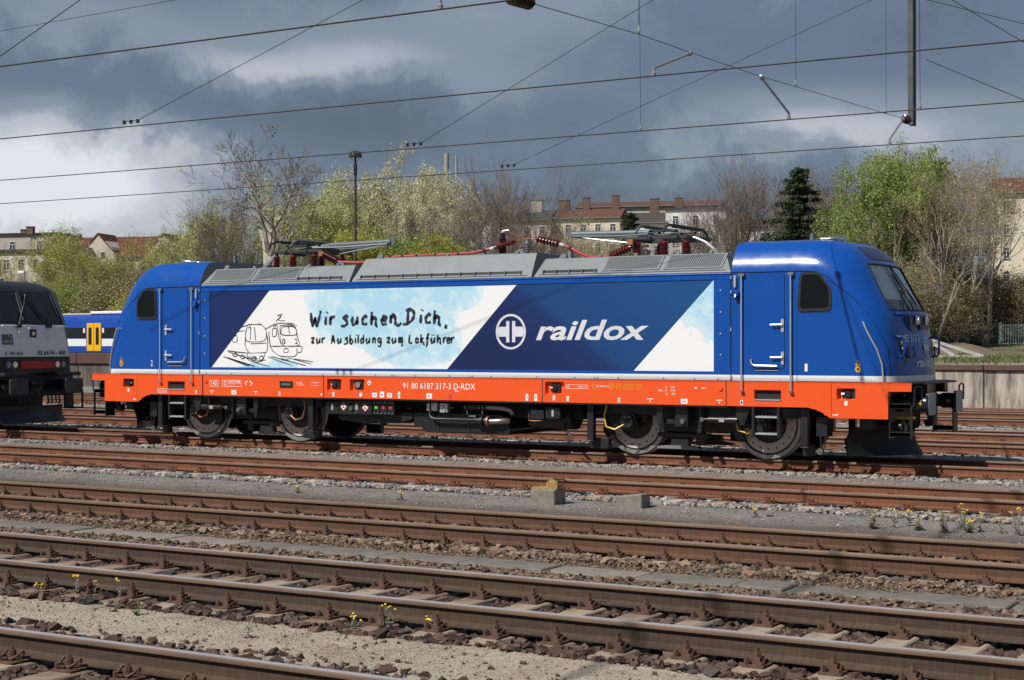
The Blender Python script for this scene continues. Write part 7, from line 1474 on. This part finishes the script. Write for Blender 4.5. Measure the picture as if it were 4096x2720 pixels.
house('terraced_house', -106.4, 206.0, 10.3, 12.6, 9, 23.59, 25.43, 'cream', 'brown', 'cream terraced house with a brown tiled roof', 5, 3, chim=((-4.0, 4.2, 1.8, 27.02, M_chb), (-.2, 4.2, 1.2, 27.36, M_chb), (4.8, 4.2, 1.2, 27.65, M_chb)))
house('terraced_house', -96.6, 210.8, 10.5, 6.2, 9, 22.71, 24.72, 'white', 'dark', 'narrow low house with dark tiles between the cream and white ones', 2, 2, chim=((.4, 4.5, 1.5, 27.09, M_chb),))
house('terraced_house', -89.0, 213.0, 10.5, 10.0, 9, 24.83, 25.16, 'white', 'grey', 'white flat topped house next to the dark tiled one', 3, 3, flat=True, chim=((-3.0, 2, 1.4, 26.90, M_chb),))
house('apartment_house', -104.0, 226.0, 12, 26, 9, 27.03, 28.21, 'stone', 'brown', 'long red roofed building behind the terraced houses', 0, 0)
house('apartment_house', -76.0, 210.5, 10.5, 15, 9, 21.36, 22.84, 'white', 'dark', 'long white building with dark roof behind the bare trees', 5, 2, chim=((-3, 4, 1.2, 23.97, M_chb), (3, 4, 1.2, 23.77, M_chb)))
house('apartment_house', -61.0, 203.5, 10.3, 13, 9, 21.39, 23.00, 'grey', 'grey', 'grey building behind the spruce tree', 4, 3)
house('apartment_house', -128, 196, 9.6, 10, 9, 22.01, 24.00, 'stone', 'red', 'red roofed house partly hidden by the silvery trees', 3, 2, chim=((-2, 4, 1.2, 24.77, M_chb), (2.5, 4, 1.2, 24.98, M_chb)))
house('apartment_house', -138, 188, 9.2, 9, 9, 21.09, 22.96, 'grey', 'red', 'dark red roofed house behind the yellow green tree', 3, 2, chim=((1.5, 4, 1.2, 23.67, M_chb),))
house('apartment_house', -27.0, 192.5, 9.6, 16, 11, 22.90, 25.40, 'cream', 'red', 'cream apartment house with a steep red tiled attic storey', 6, 5, storey=3.2, wsz=(.9, 1.5), rowmask=lambda i, j: True)
house('apartment_house', -164.5, 134.5, 6.2, 12, 8, 15.87, 16.31, 'beige', 'grey', 'white house with a flat pale roof behind the black locomotive', 5, 3, flat=True, storey=3.2)
house('apartment_house', -166.5, 140, 6.4, 9, 8, 18.96, 19.19, 'stone', 'dark', 'tall cream house with brick chimneys above the black locomotive', 2, 1, flat=True, chim=((.9, -.2, 1.1, 20.02, M_chb), (-.9, 1, .8, 19.72, M_chb), (4.9, 1, .5, 19.15, M_chb), (6.6, 1, .5, 18.96, M_chb)))
house('gabled_house', -163.1, 157.3, 7.7, 21, 9, 16.39, 19.77, 'beige', 'red', 'long red roofed house with two plaster gable fronts', 0, 0, gables=((-4.1, 6.4, 19.97), (7.2, 6.4, 19.73)), chim=((-10.2, 4, .5, 20.29, M_chp), (4.2, 4.5, .7, 19.89, M_chb)))
tag(MB().prism([(-2.0, -2), (2.2, -2), (2.2, 8.2), (1.5, 10.4), (-.2, 8.7), (-.9, 10.2), (-2.0, 8.0)], 0, 6).build('grey_annex', WM['grey'], loc=(-167.5, 149.0, 7.4), rz=ANG), 'grey windowless gable wall beside the long red roof', 'house', 'houses on the hill')
for k, dx in enumerate((0, 1.6)):
    tag(MB().cyl((0, 0, -3), (0, 0, 31 - k * .4), .40 if k == 0 else .2, 14).build('factory_chimney', plain('chimney_concrete', (.36, .35, .33), .9, 0, (.26, .25, .24), .5), loc=(-124.3 + dx * .86, 191.6 + dx * .5, 3), smooth=50), ('thick grey factory chimney above the trees', 'thin pale factory chimney beside the thick one')[k], 'chimney', 'factory chimneys')
an = empty('roof_antenna', (-26.0, 196.5, 25.40)); tag(an, 'television antenna with a white dish on the red roof', 'antenna')
MB().cyl((0, 0, -.5), (0, 0, 3.2), .04, 6).build('mast', M_galv, an); MB().tube([(-1.2, 0, 2.2), (1.2, 0, 2.4)], .03, 4).build('boom', M_galv, an); MB().lathe([(.5, 0), (.35, .12), (.02, .18)], (-.2, -.1, .9), (.3, 1, -.2), 14).build('dish', M_rcw, an, smooth=50)
